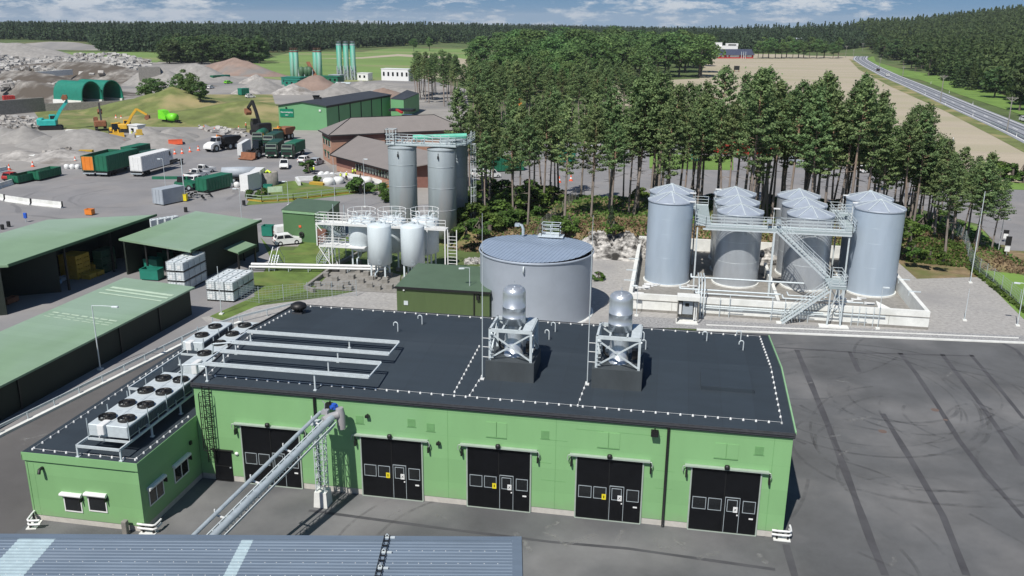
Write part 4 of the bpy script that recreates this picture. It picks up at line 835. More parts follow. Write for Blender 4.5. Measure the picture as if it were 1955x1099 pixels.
p=G(243,1019); t=thing('concrete_bollard','square grey concrete bollard in front of the annex','bollard',(p.x,p.y-.1,.03)); mb=MB(); mb.bbox(-.16,-.16,0,.16,.16,.95,.03); part('post',mb,M['concrete_d'],t)
# corrugated hall in the foreground --------------------------------
T0,T1,R1=G(-60,1020,5),G(995,1026,5),G(977.5,1099,5)
ex=(T0-T1).normalized(); ey=(R1-T1); ey-=ex*ey.dot(ex); ey.normalize()
t=thing('foreground_hall','blue grey corrugated metal roof cut by the bottom edge of the photo','building',(T1.x,T1.y,0),0)
t.rotation_euler=(0,0,math.atan2(ex.y,ex.x)) # local x runs left in the photo, local y away from it
Lh=45; sgn=1 if Vector((-ex.y,ex.x)).dot(Vector((ey.x,ey.y)))>0 else -1; Dh=24
mb=MB(); y1=Dh*sgn; mb.box(.35,min(.25*sgn,y1),0,Lh,max(.25*sgn,y1),4.7); part('wall',mb,M['corr'],t)
mb=MB(); nrib=int(Dh/.26)
zt=5.0
pts=[]
for i in range(nrib):
    y=(.35+i*.26); 
    for dy,dz in ((0,0),(.10,0),(.125,.045),(.20,.045),(.225,0)): pts.append((sgn*(y+dy),zt+dz))
    
vs=[(.45,y,z) for y,z in pts]+[(Lh,y,z) for y,z in pts]; n=len(pts); mb.add(vs,[(i,i+1,n+i+1,n+i) if sgn<0 else (n+i,n+i+1,i+1,i) for i in range(n-1)])
part('roof',mb,M['corr'],t)
mb=MB(); mb.box(0,min(0,sgn*.37),zt-.28,Lh,max(0,sgn*.37),zt+.06); mb.box(-.02,min(0,sgn*Dh),zt-.28,.46,max(0,sgn*Dh),zt+.07)
part('edge_flashing',mb,M['corr'],t)
mb=MB(); mb.box(-.05,min(sgn*.1,sgn*Dh),4.2,-.021,max(sgn*.1,sgn*Dh),4.95); part('gable_wall',mb,M['black_metal'],t)
Wr=T1.copy(); 
def locx(px,py=1040): 
    q=G(px,py,5.05)-T1; return q.dot(ex),abs(q.dot(ey))
for (pa,pb,lb) in ((85,5,'wide pale skylight strip at the left'),(462,440,'narrow skylight strip in the middle')):
    x0,_=locx(pa+25,1023); x1,_=locx(pb+25 if pb!=5 else 40,1023)
    mb=MB(); vs=[(min(x0,x1),y,z+.006) for y,z in pts]+[(max(x0,x1),y,z+.006) for y,z in pts]; mb.add(vs,[(i,i+1,n+i+1,n+i) if sgn<0 else (n+i,n+i+1,i+1,i) for i in range(n-1)]); part('skylight',mb,M['skylight'],t,lb)
mb=MB()
for i in range(3,nrib,4):
    for k in range(60):
        x=.9+k*.62+(.3 if i%8 else 0)+rng.uniform(-.05,.05)
        if x<Lh-.2: mb.lathe(x,sgn*(.35+i*.26+.16),[(.022,zt+.045),(.02,zt+.065),(0,zt+.07)],5)
part('screws',mb,M['white'],t).__setitem__('kind','stuff')
xa,_=locx(740,1022)
mb=MB()
for k in range(46):
    y=sgn*(.1+k*.42); mb.cb((xa+.0,y,zt+.11),(.30,.05,.05))
for o in (-.13,.13): mb.beam((xa+o,sgn*.05,zt+.13),(xa+o,sgn*19,zt+.13),.04)
part('roof_ladder',mb,M['black_metal'],t)
for k in (0,1.3,2.6,3.9,5.2):
    mb=MB(); y=sgn*(.1+k); mb.box(xa-.4,min(y,y+sgn*.14),zt+.055,xa+.1,max(y,y+sgn*.14),zt+.1); mb.tube([(xa-.12,y,zt+.08),(xa,y,zt+.24),(xa+.12,y,zt+.08)],.03,5); part('ladder_bracket',mb,M['galv_l'],t)
# ================================================================ round tank, sheds, tank farms
t=thing('round_tank','large round grey steel tank with a ribbed flat metal roof','tank',(16.6,40.4,0))
R0=5.95; H0=6.85
mb=MB(); mb.lathe(0,0,[(R0,0.02),(R0,H0)],72); part('shell',mb,M['bigtank'],t)
mb=MB(); n=72
mb.lathe(0,0,[(R0+.1,H0-.12),(R0+.14,H0-.02),(R0+.12,H0+.06),(R0+.02,H0+.08)],72); part('rim',mb,M['tank_roof'],t)
mb=MB(); k=-R0; a_=rad(-12)
mb.M=Matrix.Rotation(a_,4,'Z')
x=-R0+.05
while x<R0:
    xe=min(x+.40,R0); xm=(x+xe)/2; hl=math.sqrt(max(0,R0*R0-xm*xm))
    zc=lambda y: H0+.10+.34*(1-abs(y)/R0)
    for (xa,xb,dz0,dz1) in ((x,x+.30,0,0),(x+.30,x+.335,0,.05),(x+.335,x+.365,.05,.05),(x+.365,x+.40,.05,0)):
        xa,xb=min(xa,R0),min(xb,R0); ha,hb=math.sqrt(max(0,R0*R0-xa*xa)),math.sqrt(max(0,R0*R0-xb*xb)); mb.add([(xa,-ha,zc(ha)+dz0),(xb,-hb,zc(hb)+dz1),(xb,0,zc(0)+dz1),(xa,0,zc(0)+dz0),(xb,hb,zc(hb)+dz1),(xa,ha,zc(ha)+dz0)],[(0,1,2,3),(3,2,4,5)])
    x+=.40
part('roof',mb,M['bigroof'],t)
mb=MB(); mb.box(-.5,4.0,7.2,2.3,5.3,7.34); part('hatch_platform',mb,M['galv_l'],t)
mb=MB(); mb.rail([(-.1,4.1,7.34),(1.9,4.1,7.34),(1.9,5.3,7.34),(-.1,5.3,7.34)],1.3,3,.9,.03,True); part('railing',mb,M['galv_l'],t)
mb=MB(); mb.tube([(-2.2,4.5,7.2),(-2.2,4.5,7.9),(-2.35,4.5,8.3),(-2.8,4.5,8.4)],.16,10); mb.box(-3.1,4.2,8.2,-2.6,4.8,8.5); part('vent',mb,M['galv'],t)
mb=MB(); mb.tube([(-.35,-R0-.02,6.5),(-.35,-R0-.22,6.42),(-.35,-R0-.2,5.9),(-.35,-R0-.02,5.95)],.09,8); part('overflow',mb,M['galv_l'],t)
for k in (0,): mb=MB(); mb.lathe(0,0,[(R0+.25,0),(R0+.25,.14),(R0+.0,.15)],60); part('footing',mb,M['concrete'],t)
# olive shed
a,b,c=G(755,547,3.36),G(928,557,3.36),G(800,498,3.36)
x0,y0,x1,y1=a.x,a.y+.1,b.x+.4,a.y+8.6
t=thing('olive_shed','olive green sheet metal shed left of the round tank','shed',(0,0,0))
mb=MB(); mb.box(x0+.06,y0+.06,0.02,x1-.06,y1-.06,3.2); part('wall',mb,M['olive'],t)
mb=MB(); mb.prism([(x0-.05,y0-.1),(x1+.05,y0-.1),(x1+.05,y1),(x0-.05,y1)],3.2,[3.38,3.38,3.62,3.62]); part('roof',mb,M['olive_roof'],t)
mb=MB(); mb.box(x0-.08,y0-.16,3.16,x1+.08,y0-.102,3.4); mb.tube([(GY(905,580,y0).x,y0-.02,3.2),(GY(905,580,y0).x,y0-.02,.2)],.07,6); part('gutter',mb,M['black_metal'],t)
p=GY(775,578,y0); mb=MB(); mb.box(p.x-.22,y0-.02,p.z-.22,p.x+.22,y0+.055,p.z+.22); part('vent_grille',mb,M['galv_l'],t)
p=GY(771,553,y0); mb=MB(); mb.cb((p.x,y0-.03,p.z),(.16,.14,.16)); part('wall_lamp',mb,M['white'],t)
p=GY(913,567,y0); mb=MB(); mb.cb((p.x,y0-.1,p.z),(.32,.3,.5)); part('wall_fan',mb,M['black_metal'],t)
def pole(label,px,py,ptop,arm=None,r=.05,name='lamp_post',cat='lamp post',grp='lamp posts around the works',head='arm',z=0.0):
    p=G(px,py,z); h=HZ(ptop,p.x,p.y)-z; t=thing(name,label,cat,(p.x,p.y,z),0,grp)
    mb=MB(); mb.tube([(0,0,0),(0,0,h*.5),(0,0,h)],[r,r*.85,r*.65],8); part('pole',mb,M['galv_l'],t)
    mb=MB(); mb.cb((0,0,.08),(.4,.4,.16)); part('foot',mb,M['concrete'],t)
    if arm:
        ax,ay=arm; mb=MB(); mb.tube([(0,0,h-.02),(ax*.5,ay*.5,h+.02),(ax,ay,h)],.03,6); part('arm',mb,M['galv_l'],t)
        mb=MB(); L_=math.hypot(ax,ay); mb.M=Matrix.Translation((ax,ay,h-.02))@Matrix.Rotation(math.atan2(ay,ax),4,'Z'); mb.bbox(-.1,-.13,-.08,.5,.13,.06,.04); part('lamp_head',mb,M['galv_l'],t)
    return t,h
pole('lamp post with a horizontal arm beside the guard rail lane',191.8,705.8,583,(1.9,.15),.06)
pole('short lamp post standing in front of the olive shed',897,605,511,(-.6,-.2),.05)
pole('short lamp post at the left front of the tank bund',1215,603,545,(-.15,0),.04)
pole('short lamp post in front of the bund right of the stairs',1675,628,548,(.15,0),.04)
pole('lone lamp post on the gravel right of the bund',1841,612,552,None,.045)
pole('lamp post by the fence at the right edge',1942,622,541,(-.5,.1),.05)
pole('tall pole rising from the gravel beside the right fence',1852,540,365,None,.06)
pole('slim pole left of the tall silos bay',697,395,303,(.3,0),.05)
pole('thin pole beside the weighing cabin',318,374,303,(-.5,0),.05)
pole('dark thick pole behind the weighing cabin',353,379,303,None,.10)
pole('thin pole near the totes fence',423,600,508,None,.05)
pole('slim pole behind the white tank platform',640,392,300,None,.05)
pole('thin lamp post by the white cars',464,450,360,(-.5,0),.05)
pole('thin lamp post in the grey road behind the dark shed',551,392,346,(-.4,0),.05)
# ---------------- bund with ten tanks ----------------------------
t=thing('concrete_bund','low pale concrete bund wall around the ten steel tanks','bund')
BX0,BX1,BY0,BY1=26.35,56.9,42.5,69.5; bt=.42
mb=MB(); mb.box(BX0,BY0,0.02,BX1,BY0+bt,1.95); 
part('front_wall',mb,M['concrete'],t)
mb=MB(); mb.box(BX0,BY0+bt,0.02,BX0+bt,BY1,1.95); part('side_wall',mb,M['concrete'],t)
mb=MB(); mb.box(BX1-bt,BY0+bt,0.02,BX1,BY1,1.95); part('side_wall',mb,M['concrete'],t)
mb=MB(); mb.box(BX0+bt,BY1-bt,0.02,BX1-bt,BY1,1.95); part('back_wall',mb,M['concrete'],t)
mb=MB(); mb.box(BX0+bt,BY0+bt,0.02,BX1-bt,BY1-bt,.35); part('floor',mb,M['concrete_d'],t)
mb=MB(); mb.box(BX0-.04,BY0-.06,1.28,BX1+.04,BY0-.003,1.34); mb.box(BX0-.03,BY0-.03,0.03,BX1+.03,BY0-.003,.28)
for x in (31,36.5,42,47.5,53): mb.box(x,BY0-.012,.3,x+.03,BY0-.002,1.26)
part('pipe_ledge',mb,M['concrete_d'],t)
mb=MB()
for k in range(3):
    x=54.6+k*.9; mb.add([(x-1.6,46.5,.36),(x+.5,46.5,.36),(x-1.6,48.8,.36),(x-1.6,48.8,.9)],[(0,1,2),(0,1,3),(1,2,3),(2,0,3)]) if k==0 else None
part('ramp',mb,M['concrete'],t)
mb=MB(); mb.box(42.0,BY0+bt,.35,42.35,60,1.6); part('divider',mb,M['concrete'],t)
mb=MB()
for (x,y,s) in ((BX0,47.5,-1),(BX0,51.8,-1),(BX0,57,-1),(BX1,49.5,1),(BX1,54.3,1)): mb.beam((x-s*.5,y,1.99),(x+s*.75,y,1.99),.12,.12); mb.beam((x-s*.45,y,2),(x-s*.45,y,1.5),.06)
part('cantilever',mb,M['galv_l'],t)
def tank(label,cx,cy,z0,rim,apex,r,m_,roofm,grp):
    t=thing('steel_tank',label,'tank',(cx,cy,z0),0,grp); H=rim-z0
    mb=MB(); mb.lathe(0,0,[(r,.0),(r,H)],56)
    part('shell',mb,m_,t)
    mb=MB(); 
    for zz in (H*.33,H*.62,H*.80): mb.lathe(0,0,[(r+.002,zz-.02),(r+.012,zz-.01),(r+.012,zz+.01),(r+.002,zz+.02)],56)
    part('weld_band',mb,M['galv_l'] if m_ is M['tank_in'] else m_,t)
    mb=MB(); mb.lathe(0,0,[(r+.02,H-.18),(r+.07,H-.16),(r+.07,H+.02),(r+.0,H+.03)],56); part('rim',mb,M['tank_roof'],t)
    mb=MB(); ns=8; a0=rad(8); ap=apex-z0
    vs=[(0,0,ap)]+[((r+.08)*math.cos(a0+k*2*PI/(ns*4)),(r+.08)*math.sin(a0+k*2*PI/(ns*4)),H+.03) for k in range(ns*4)]
    mb.add(vs,[(0,1+k,1+(k+1)%(ns*4)) for k in range(ns*4)]); part('cone_roof',mb,roofm,t)
    mb=MB()
    for k in range(ns): an=a0+k*2*PI/ns; mb.beam((.12*math.cos(an),.12*math.sin(an),ap+.02),((r+.1)*math.cos(an),(r+.1)*math.sin(an),H+.07),.10,.06)
    mb.cyl(0,0,ap-.05,ap+.1,.22,n=12); part('rafter',mb,M['galv_l'],t)
    mb=MB(); mb.cyl(0,0,-.15,0.03,r+.15,n=48); part('footing',mb,M['concrete'],t)
    if m_ is M['tank_in']: mb=MB(); mb.cb((.3,-r-.03,H-2.0),(.12,.06,.5)); part('name_plate',mb,M['galv_l'],t)
    return t
rows=('front','middle','back')
tank('front left outer tank of the bund, smooth blue grey, taller than its neighbours',30.3,54.0,.5,10.15,11.05,2.6,M['tank'],M['tank_roof'],'tall tanks in the bund')
tank('rear left outer tank, mostly hidden behind the front left one',30.3,59.4,.5,10.15,11.0,2.6,M['tank'],M['tank_roof'],'tall tanks in the bund')
tank('front right outer tank of the bund, smooth blue grey, nearest the fence',53.45,54.5,.5,10.15,11.05,2.7,M['tank'],M['tank_roof'],'tall tanks in the bund')
tank('rear right outer tank, mostly hidden behind the front right one',53.4,60.0,.5,10.15,11.0,2.6,M['tank'],M['tank_roof'],'tall tanks in the bund')
for i,y in enumerate((54.9,60.4,66.0)):
    tank(f'{rows[i]} brushed steel tank of the left inner row in the bund',38.3,y,.5,8.95,9.8,2.6,M['tank_in'],M['tank_roof'],'inner tanks in the bund')
    tank(f'{rows[i]} brushed steel tank of the right inner row in the bund',46.2,y+.3,.5,8.95,9.8,2.6,M['tank_in'],M['tank_roof'],'inner tanks in the bund')
# walkway
t=thing('steel_walkway','galvanised walkway with railings and stairs in front of the inner tanks','walkway')
dz=7.95; yf0,yf1=50.35,51.6
mb=MB()
def deck(mb,pts,z): mb.prism(pts,z-.22,z)
deck(mb,[(34.3,yf0),(50.0,yf0),(50.0,yf1),(34.3,yf1)],dz)
part('deck',mb,M['grating'],t)
mb=MB(); deck(mb,[(33.2,yf1+.004),(34.9,yf1+.004),(34.9,62.5),(33.2,62.5)],dz); 
for k in range(27): mb.box(33.3,yf1+.2+k*.4,dz+.003,34.8,yf1+.26+k*.4,dz+.02)
part('deck',mb,M['grating'],t)
mb=MB(); deck(mb,[(49.4,yf1+.004),(50.6,yf1+.004),(50.6,62.5),(49.4,62.5)],dz); part('deck',mb,M['grating'],t)
mb=MB(); deck(mb,[(33.21,57),(31.8,57),(31.8,58.2),(33.21,58.2)],dz+.8); deck(mb,[(33.21,60.5),(33.21,61.7),(31.8,61.7),(31.8,60.5)],dz+.8); deck(mb,[(49.39,57),(49.39,58.2),(50.9,58.2),(50.9,57)],dz+.8); part('side_platform',mb,M['grating'],t)
mb=MB(); mb.rail([(41.0,yf0,dz),(34.3,yf0,dz),(34.3,yf0,dz)],1.1,3,1.5,.025); mb.rail([(43.0,yf0,dz),(50.0,yf0,dz)],1.1,3,1.5,.025); mb.rail([(34.9,yf1,dz),(49.4,yf1,dz)],1.1,3,1.5,.022)
part('railing',mb,M['galv_l'],t)
mb=MB(); mb.rail([(34.3,yf0,dz),(33.2,yf1,dz),(33.2,62.5,dz),(34.9,62.5,dz)],1.1,3,1.5,.025); part('railing',mb,M['galv_l'],t)
mb=MB(); mb.rail([(50.0,yf0,dz),(50.6,yf1,dz),(50.6,62.5,dz),(49.4,62.5,dz),(49.4,yf1,dz)],1.1,3,1.2,.025); part('railing',mb,M['galv_l'],t)
mb=MB(); mb.rail([(31.8,57,dz+.8),(33.2,57,dz+.8)],1.1,3,.7,.025); mb.rail([(31.8,61.7,dz+.8),(33.2,61.7,dz+.8)],1.1,3,.7,.025); mb.rail([(49.4,57,dz+.8),(51,57,dz+.8)],1.1,3,.7,.025); part('railing',mb,M['galv_l'],t)
for (x,y) in ((33.4,50.5),(41.75,50.1),(49.8,50.6),(33.4,62),(50.4,62)):
    mb=MB(); mb.beam((x,y,.35),(x,y,dz-.2),.22 if x==41.75 else .16); part('column',mb,M['galv_l'],t)
mb=MB()
for x in (36,39,42,45,48): mb.beam((x,yf0+.1,dz-.3),(x,yf1+1,dz-1.3),.08)
mb.beam((34,yf0+.05,dz-.3),(50,yf0+.05,dz-.3),.1,.2); part('bracket',mb,M['galv_l'],t)
# lanterns/valves on the tank tops
mb=MB()
for (x,y) in ((32.5,52.8),(32.6,58.2),(35.7,61.5),(41.6,50.9),(50.6,60.9),(50.9,56.4)):
    mb.beam((x,y,dz),(x,y,dz+2.3),.06); mb.box(x-.1,y-.35,dz+2.25,x+.6,y-.05,dz+2.36)
part('work_lamp',mb,M['white'],t)
mb=MB()
for (x,y) in ((41.2,50.9),(42.2,50.9)): mb.cb((x,y,dz+.8),(.5,.4,.5))
for y in (57.6,61.2): mb.tube([(35.7,y-1,dz+.9),(35.5,y,dz+1.2),(36,y+.5,dz+1.0)],.1,8)
part('valve',mb,M['galv'],t)
def stair(par,a,b,w,n,name='stairs'):
    a=Vector(a); b=Vector(b); d=(b-a); h=Vector((d.x,d.y,0)).normalized(); s=Vector((-h.y,h.x,0))*w/2
    mb=MB()
    for q in (s,-s): mb.beam(a+q,b+q,.05,.2)
    part(name,mb,M['galv_l'],par)
    mb=MB()
    for i in range(n):
        p=a.lerp(b,(i+.5)/n); mb.beam(p-s,p+s,.2,.03)
    part('treads',mb,M['grating'],par)
    for q in (s,-s):
        mb=MB()
        for hh in (.4,.75,1.1): mb.beam(a+q+Vector((0,0,hh)),b+q+Vector((0,0,hh)),.035)
        for i in range(n//4+2): p=a.lerp(b,min(1,i*4/n)); mb.beam(p+q,p+q+Vector((0,0,1.1)),.045)
        part('handrail',mb,M['galv_l'],par)
lz=4.35; lx,ly=47.4,43.6
s1=thing('stair_tower','galvanised stairs with a mid landing leading up to the tank walkway','stairs')
stair(s1,(42.2,yf0-.1,dz-.1),(46.9,44.6,lz-.05),.75,18)
stair(s1,(42.3,41.55,.1),(46.7,41.9,lz-.6),.8,18)
mb=MB(); deck(mb,[(46.6,41.3),(48.3,41.3),(48.3,44.8),(46.6,44.8)],lz-.05); part('landing',mb,M['grating'],s1)
mb=MB(); mb.rail([(47.4,44.8,lz),(48.3,44.8,lz),(48.3,41.3,lz),(46.8,41.3,lz)],1.1,3,.9,.025); part('railing',mb,M['galv_l'],s1)
for (x,y) in ((46.8,41.4),(48.1,41.4)):
    mb=MB(); mb.beam((x,y,.02),(x,y,lz-.25),.14); part('leg',mb,M['galv_l'],s1)
mb=MB(); mb.beam((46.8,41.4,.1),(47.4,41.4,lz-.3),.08); mb.beam((48.1,41.4,.1),(47.6,41.4,lz-.3),.08); mb.beam((46.8,41.4,2),(48.1,41.4,2),.08); mb.beam((46.8,41.4,2.1),(48.1,41.4,3.9),.06); mb.beam((48.1,41.4,2.1),(46.8,44.4,lz-.3),.06); mb.beam((48.1,44.5,2),(48.1,44.5,lz-.2),.12); mb.beam((46.8,44.5,2),(46.8,44.5,lz-.2),.12); part('brace',mb,M['galv_l'],s1)
mb=MB(); mb.box(46.0,40.9,.02,48.9,41.8,.16); mb.box(41.8,41.2,.02,42.7,41.9,.12); part('foot',mb,M['concrete'],s1)
# pipework along the bund front
t=thing('pipe_rack','bundle of pale pipes and valves running along the front wall of the bund','pipes')
for k,(z,y,xa,xb,r) in enumerate(((2.25,43.2,33.5,41.6,.08),(2.55,43.5,31.8,42.2,.09),(1.15,42.3,33.2,46.5,.07),(.95,42.3,34.2,47,.06),(2.2,43.3,42.5,50.5,.08),(2.5,43.5,43,47,.07),(1.2,42.28,47.6,52.6,.07),(2.9,47.0,33,45,.10))):
    mb=MB(); mb.tube([(xa,y,z),(xb,y,z)],r,8); mb.tube([(xa,y,z),(xa,y,z-.0),(xa,y+1.2,z)],r,8); part('pipe',mb,M['galv_l'],t)
mb=MB()
for x in (33.0,33.3,33.7,36.0,37.0,41.3,42.6,43.4,44.2,45.0,49.3,50.0,50.6,51.4): mb.beam((x,42.2-(x%1)*.3,.05),(x,42.2-(x%1)*.3,1.9+(x%.7)),.06)
for x in (32.9,36.8,41.1,44,49.2): mb.beam((x,42.1,.9),(x+1.6,42.1,.9),.05)
part('support',mb,M['galv_l'],t)
mb=MB(); r2=random.Random(3)
for k in range(26):
    x=r2.choice((r2.uniform(31.3,34),r2.uniform(27,29.5),r2.uniform(47.8,51))); y=r2.uniform(43.1,46.5) ; z=r2.uniform(1.3,2.3); d=r2.uniform(.3,1.)
    mb.tube([(x,y,z),(x+d,y,z),(x+d,y+.4,z-.1)],r2.uniform(.06,.13),7); mb.cb((x,y,z),(.25,.25,.22))
part('valve',mb,M['white'],t)
mb=MB()
for x in (33.7,34.0,34.3): mb.tube([(x,41.6,.05),(x,41.6,3.6),(x,43,3.9),(x,47,3.4)],.07,7)
part('riser',mb,M['galv_l'],t)
a,b=G(1292,617),G(1331,618)
t=thing('filling_cabinet','open steel filling cabinet with grey boxes at the bund front','cabinet',(a.x,a.y,.03))
w_=b.x-a.x; mb=MB(); 
for (x,y) in ((0,0),(w_,0),(w_,1.2),(0,1.2)): mb.beam((x,y,0),(x,y,2.5),.08)
mb.box(0,1.2,.3,w_,1.24,2.5); mb.box(-.01,0.1,.2,.03,1.2,2.4); part('frame',mb,M['concrete_d'],t)
mb=MB(); mb.box(-.1,-.1,2.5,w_+.1,1.3,2.9); part('top',mb,M['concrete'],t)
mb=MB(); mb.box(.5,.4,.9,w_-.55,.9,2.3); part('control_box',mb,M['greyc'],t)
mb=MB(); mb.box(.75,.38,1.75,1.15,.395,2.1); part('display',mb,M['black_metal'],t)
mb=MB(); mb.tube([(w_-.35,.6,.3),(w_-.35,.6,2.2)],.09,8); mb.tube([(w_-.15,.6,.3),(w_-.15,.6,2.2)],.06,8); mb.box(.1,.3,.9,.4,.7,2.1); part('hose',mb,M['white'],t)
mb=MB(); mb.box(-.1,-.2,0,w_+.1,1.3,.12); part('floor_slab',mb,M['concrete'],t)
mb=MB(); p=G(1515,600); mb.tube([(p.x,p.y+.6,.5),(p.x,p.y+.6,1.0)],.16,10); tag(part('eyewash_drum',mb,M['yellow']),'small yellow drum in front of the bund beside the stairs','drum')
# ---------------- low warehouse left ------------------------------
a,b,c,d=G(0,737.7,2.95),G(372,548,2.95),G(238,530.4,3.35),G(0,636.7,3.35)
dx,dy=(b-a).x,(b-a).y; k=-2.6; a2=Vector((a.x+dx*k/ (1),a.y+dy*k*.8,0)); a2=a-(b-a)*.9; d2=c-(b-a).normalized()*((b-a2).length)
t=thing('low_warehouse','long low dark green warehouse with a pale green sheet roof along the lane','building')
ins=lambda P,e: P
ce=(a2+b+c+d2)/4
def inset(P,f):
    u=(b-a).normalized(); v=(c-b).normalized(); return P
ub=(b-a).normalized(); vb=(c-b); vb.z=0; vb.normalize()
W=[a2+vb*.45+ub*.3,b+vb*.45-ub*.3,c-vb*.3-ub*.3,d2-vb*.3+ub*.3]
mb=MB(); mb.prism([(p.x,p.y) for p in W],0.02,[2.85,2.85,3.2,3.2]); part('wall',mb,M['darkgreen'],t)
mb=MB(); mb.prism([(p.x,p.y) for p in (a2,b,c,d2)],[0,0,0,0] and 2.8,[2.98,2.98,3.4,3.4]); mb.v=[(v[0],v[1],(v[2]+ (0.35 if i in (2,3) else 0))) if i<4 else v for i,v in enumerate(mb.v)]; part('roof',mb,M['greenroof'],t)
mb=MB()
for s,e,z in ((.115,.135,0),(.15,.165,0),(.19,.2,0),(.43,.44,1),(.455,.46,1),(.475,.48,1)):
    Lb=(b-a).length/ (b-a2).length
    for (f0,f1) in (((.05,.9),) if not z else ((.1,.2),(.22,.31),(.33,.44),(.47,.55),(.58,.68),(.7,.8),(.84,.92))):
        P=lambda s_,f_: (b.lerp(a2,s_*Lb)).lerp(c.lerp(d2,s_*Lb),f_)
        q=[P(s,f1),P(s,f0),P(e,f0),P(e,f1)]; mb.quad(*[(v.x,v.y,3.02+ (v-a).dot(vb)/((c-b).length)*.42+.004-.02) for v in q])
part('faded_strip',mb,M['greenroof_w'],t)
for px,py in ((30,700),(205,640),(290,590)):
    f=(px-0)/372; P=a.lerp(b,f)+vb*.40; mb=MB(); mb.beam((P.x,P.y,.1),(P.x,P.y,2.8),.12); part('downpipe',mb,M['black_metal'],t)
# guard rail
t=thing('road_guardrail','long grey guard rail on a concrete kerb beside the warehouse lane','guard rail')
Pg=[(-20.2,-22),(-18.1,3.0),(-14.6,26.0),(-12.6,30.2),(-9,35.5)]
mb=MB()
for i,(p,q) in enumerate(zip(Pg[:-1],Pg[1:])):
    for z in (.62,.74): mb.beam((*p,z),(*q,z),.08,.10)
part('rail',mb,M['galv_l'],t)
mb=MB()
for p,q in zip(Pg[:-1],Pg[1:]):
    p,q=Vector(p),Vector(q); n=max(1,round((q-p).length/2.6))
    for k in range(n): r_=p.lerp(q,k/n); mb.beam((r_.x+.1,r_.y,.0),(r_.x+.1,r_.y,.72),.08)
part('posts',mb,M['galv'],t)
mb=MB()
for p,q in zip(Pg[:-2],Pg[1:-1]): mb.beam((p[0]+.25,p[1],.12),(q[0]+.25,q[1],.12),.4,.24)
part('kerb_stone',mb,M['concrete'],t)
# ---------------- open sheds --------------------------------------
def shed(name,label,N_,R_p,Fa,z0,z1,walls,cat='shed',roofm=None,thick=.22,posts=()):
    t=thing(name,label,cat); L4=Fa+(N_-R_p)
    mb=MB(); P=[N_,R_p,Fa,L4]; mb.prism([(p.x,p.y) for p in P],0,[z0,z0,z1,z1]); mb.v=[(v[0],v[1],[z0,z0,z1,z1][i]-thick) if i<4 else v for i,v in enumerate(mb.v)]
    part('roof',mb,roofm or M['greenroof'],t)
    u=(R_p-N_); v=(Fa-R_p); pt=lambda s,w: N_+u*s+v*w
    for (s0,w0,s1,w1) in walls:
        a,b=pt(s0,w0),pt(s1,w1); mb=MB(); za=z0+(z1-z0)*w0-thick-.02; zb=z0+(z1-z0)*w1-thick-.02; d=(b-a); n=Vector((-d.y,d.x,0)).normalized()*.1
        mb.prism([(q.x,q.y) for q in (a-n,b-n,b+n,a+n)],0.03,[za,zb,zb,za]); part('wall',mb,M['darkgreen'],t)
    for (s,w) in posts:
        a=pt(s,w); mb=MB(); mb.beam((a.x,a.y,.03),(a.x,a.y,z0+(z1-z0)*w-thick),.2); part('post',mb,M['black_metal'],t)
    mb=MB(); a,b=pt(0,0),pt(1,0); mb.beam((a.x,a.y,z0-.05),(b.x,b.y,z0-.05),.12,.3); part('gutter',mb,M['bottle'],t)
    return t,pt
N1,R1_,F1=G(15,506,5.3),G(299,409.5,5.3),G(90,419,5.6)
shedA,ptA=shed('open_shed','open fronted shed at the left with a pale green roof and crates inside',N1,R1_,F1,5.3,5.6,((.0,.55,1.,.55),(.98,.05,.98,.55),(.0,.06,.0,.9),(.33,.08,.33,.55)),posts=((.35,.04),(.66,.04)))
N2,R2_,F2=G(364,478.5,4.2),G(499,420.5,4.2),G(374,402.5,4.4)
shedB,ptB=shed('open_shed','middle pale green roofed shed with a dark solid side',N2,R2_,F2,4.2,4.4,((.15,.05,.97,.05),(.97,.05,.97,.93),(.97,.93,.0,.93)),posts=((.03,.04),(.03,.35),(.03,.66),(.03,.95)))
a,b,c=G(455,483,2.5),G(490,467,2.5),G(463,460,2.5)
shed('canopy','small pale green canopy roof in the shade of the middle shed',a,b,c,2.5,2.6,(),'canopy',posts=((.05,.1),(.95,.1),(.95,.9)),thick=.1)
# IBC totes ---------------------------------------------------------
def make_tote():
    t=thing('ibc_tote','x','tote',(0,0,0),0,'white totes')
    mb=MB(); mb.bbox(-.48,-.58,.16,.48,.58,1.1,.06); part('tank',mb,M['ibc'],t)
    mb=MB(); mb.cyl(0,0,1.1,1.14,.09,n=10); part('lid',mb,M['black_metal'],t)
    mb=MB()
    for z in (.18,.42,.66,.9,1.12):
        for s in (-1,1): mb.beam((-.5,s*.6,z),(.5,s*.6,z),.025); mb.beam((s*.5,-.6,z),(s*.5,.6,z),.025)
    for x in (-.5,-.17,.17,.5):
        for s in (-1,1): mb.beam((x,s*.6,.15),(x,s*.6,1.12),.025)
    for y in (-.6,-.2,.2,.6):
        for s in (-1,1): mb.beam((s*.5,y,.15),(s*.5,y,1.12),.025)
    part('cage',mb,M['galv_l'],t)
    mb=MB(); mb.box(-.5,-.6,.1,.5,.6,.15)
    for x in (-.42,0,.42): mb.box(x-.07,-.6,0,x+.07,.6,.099)
    part('pallet',mb,M['black_metal'],t)
    mb=MB(); mb.box(-.2,-.617,.35,.15,-.612,.75); part('label_plate',mb,M['white'],t)
    return t
first=make_tote(); used=False
def tote(x,y,z,rz_,lab,grp):
    global used
    if not used: first.location=(x,y,z); first.rotation_euler=(0,0,rz_); first['label']=lab; first['group']=grp; used=True
    else: dup(first,(x,y,z),rz_,lab,grp)
ordn=('front','second','third','fourth','rear')
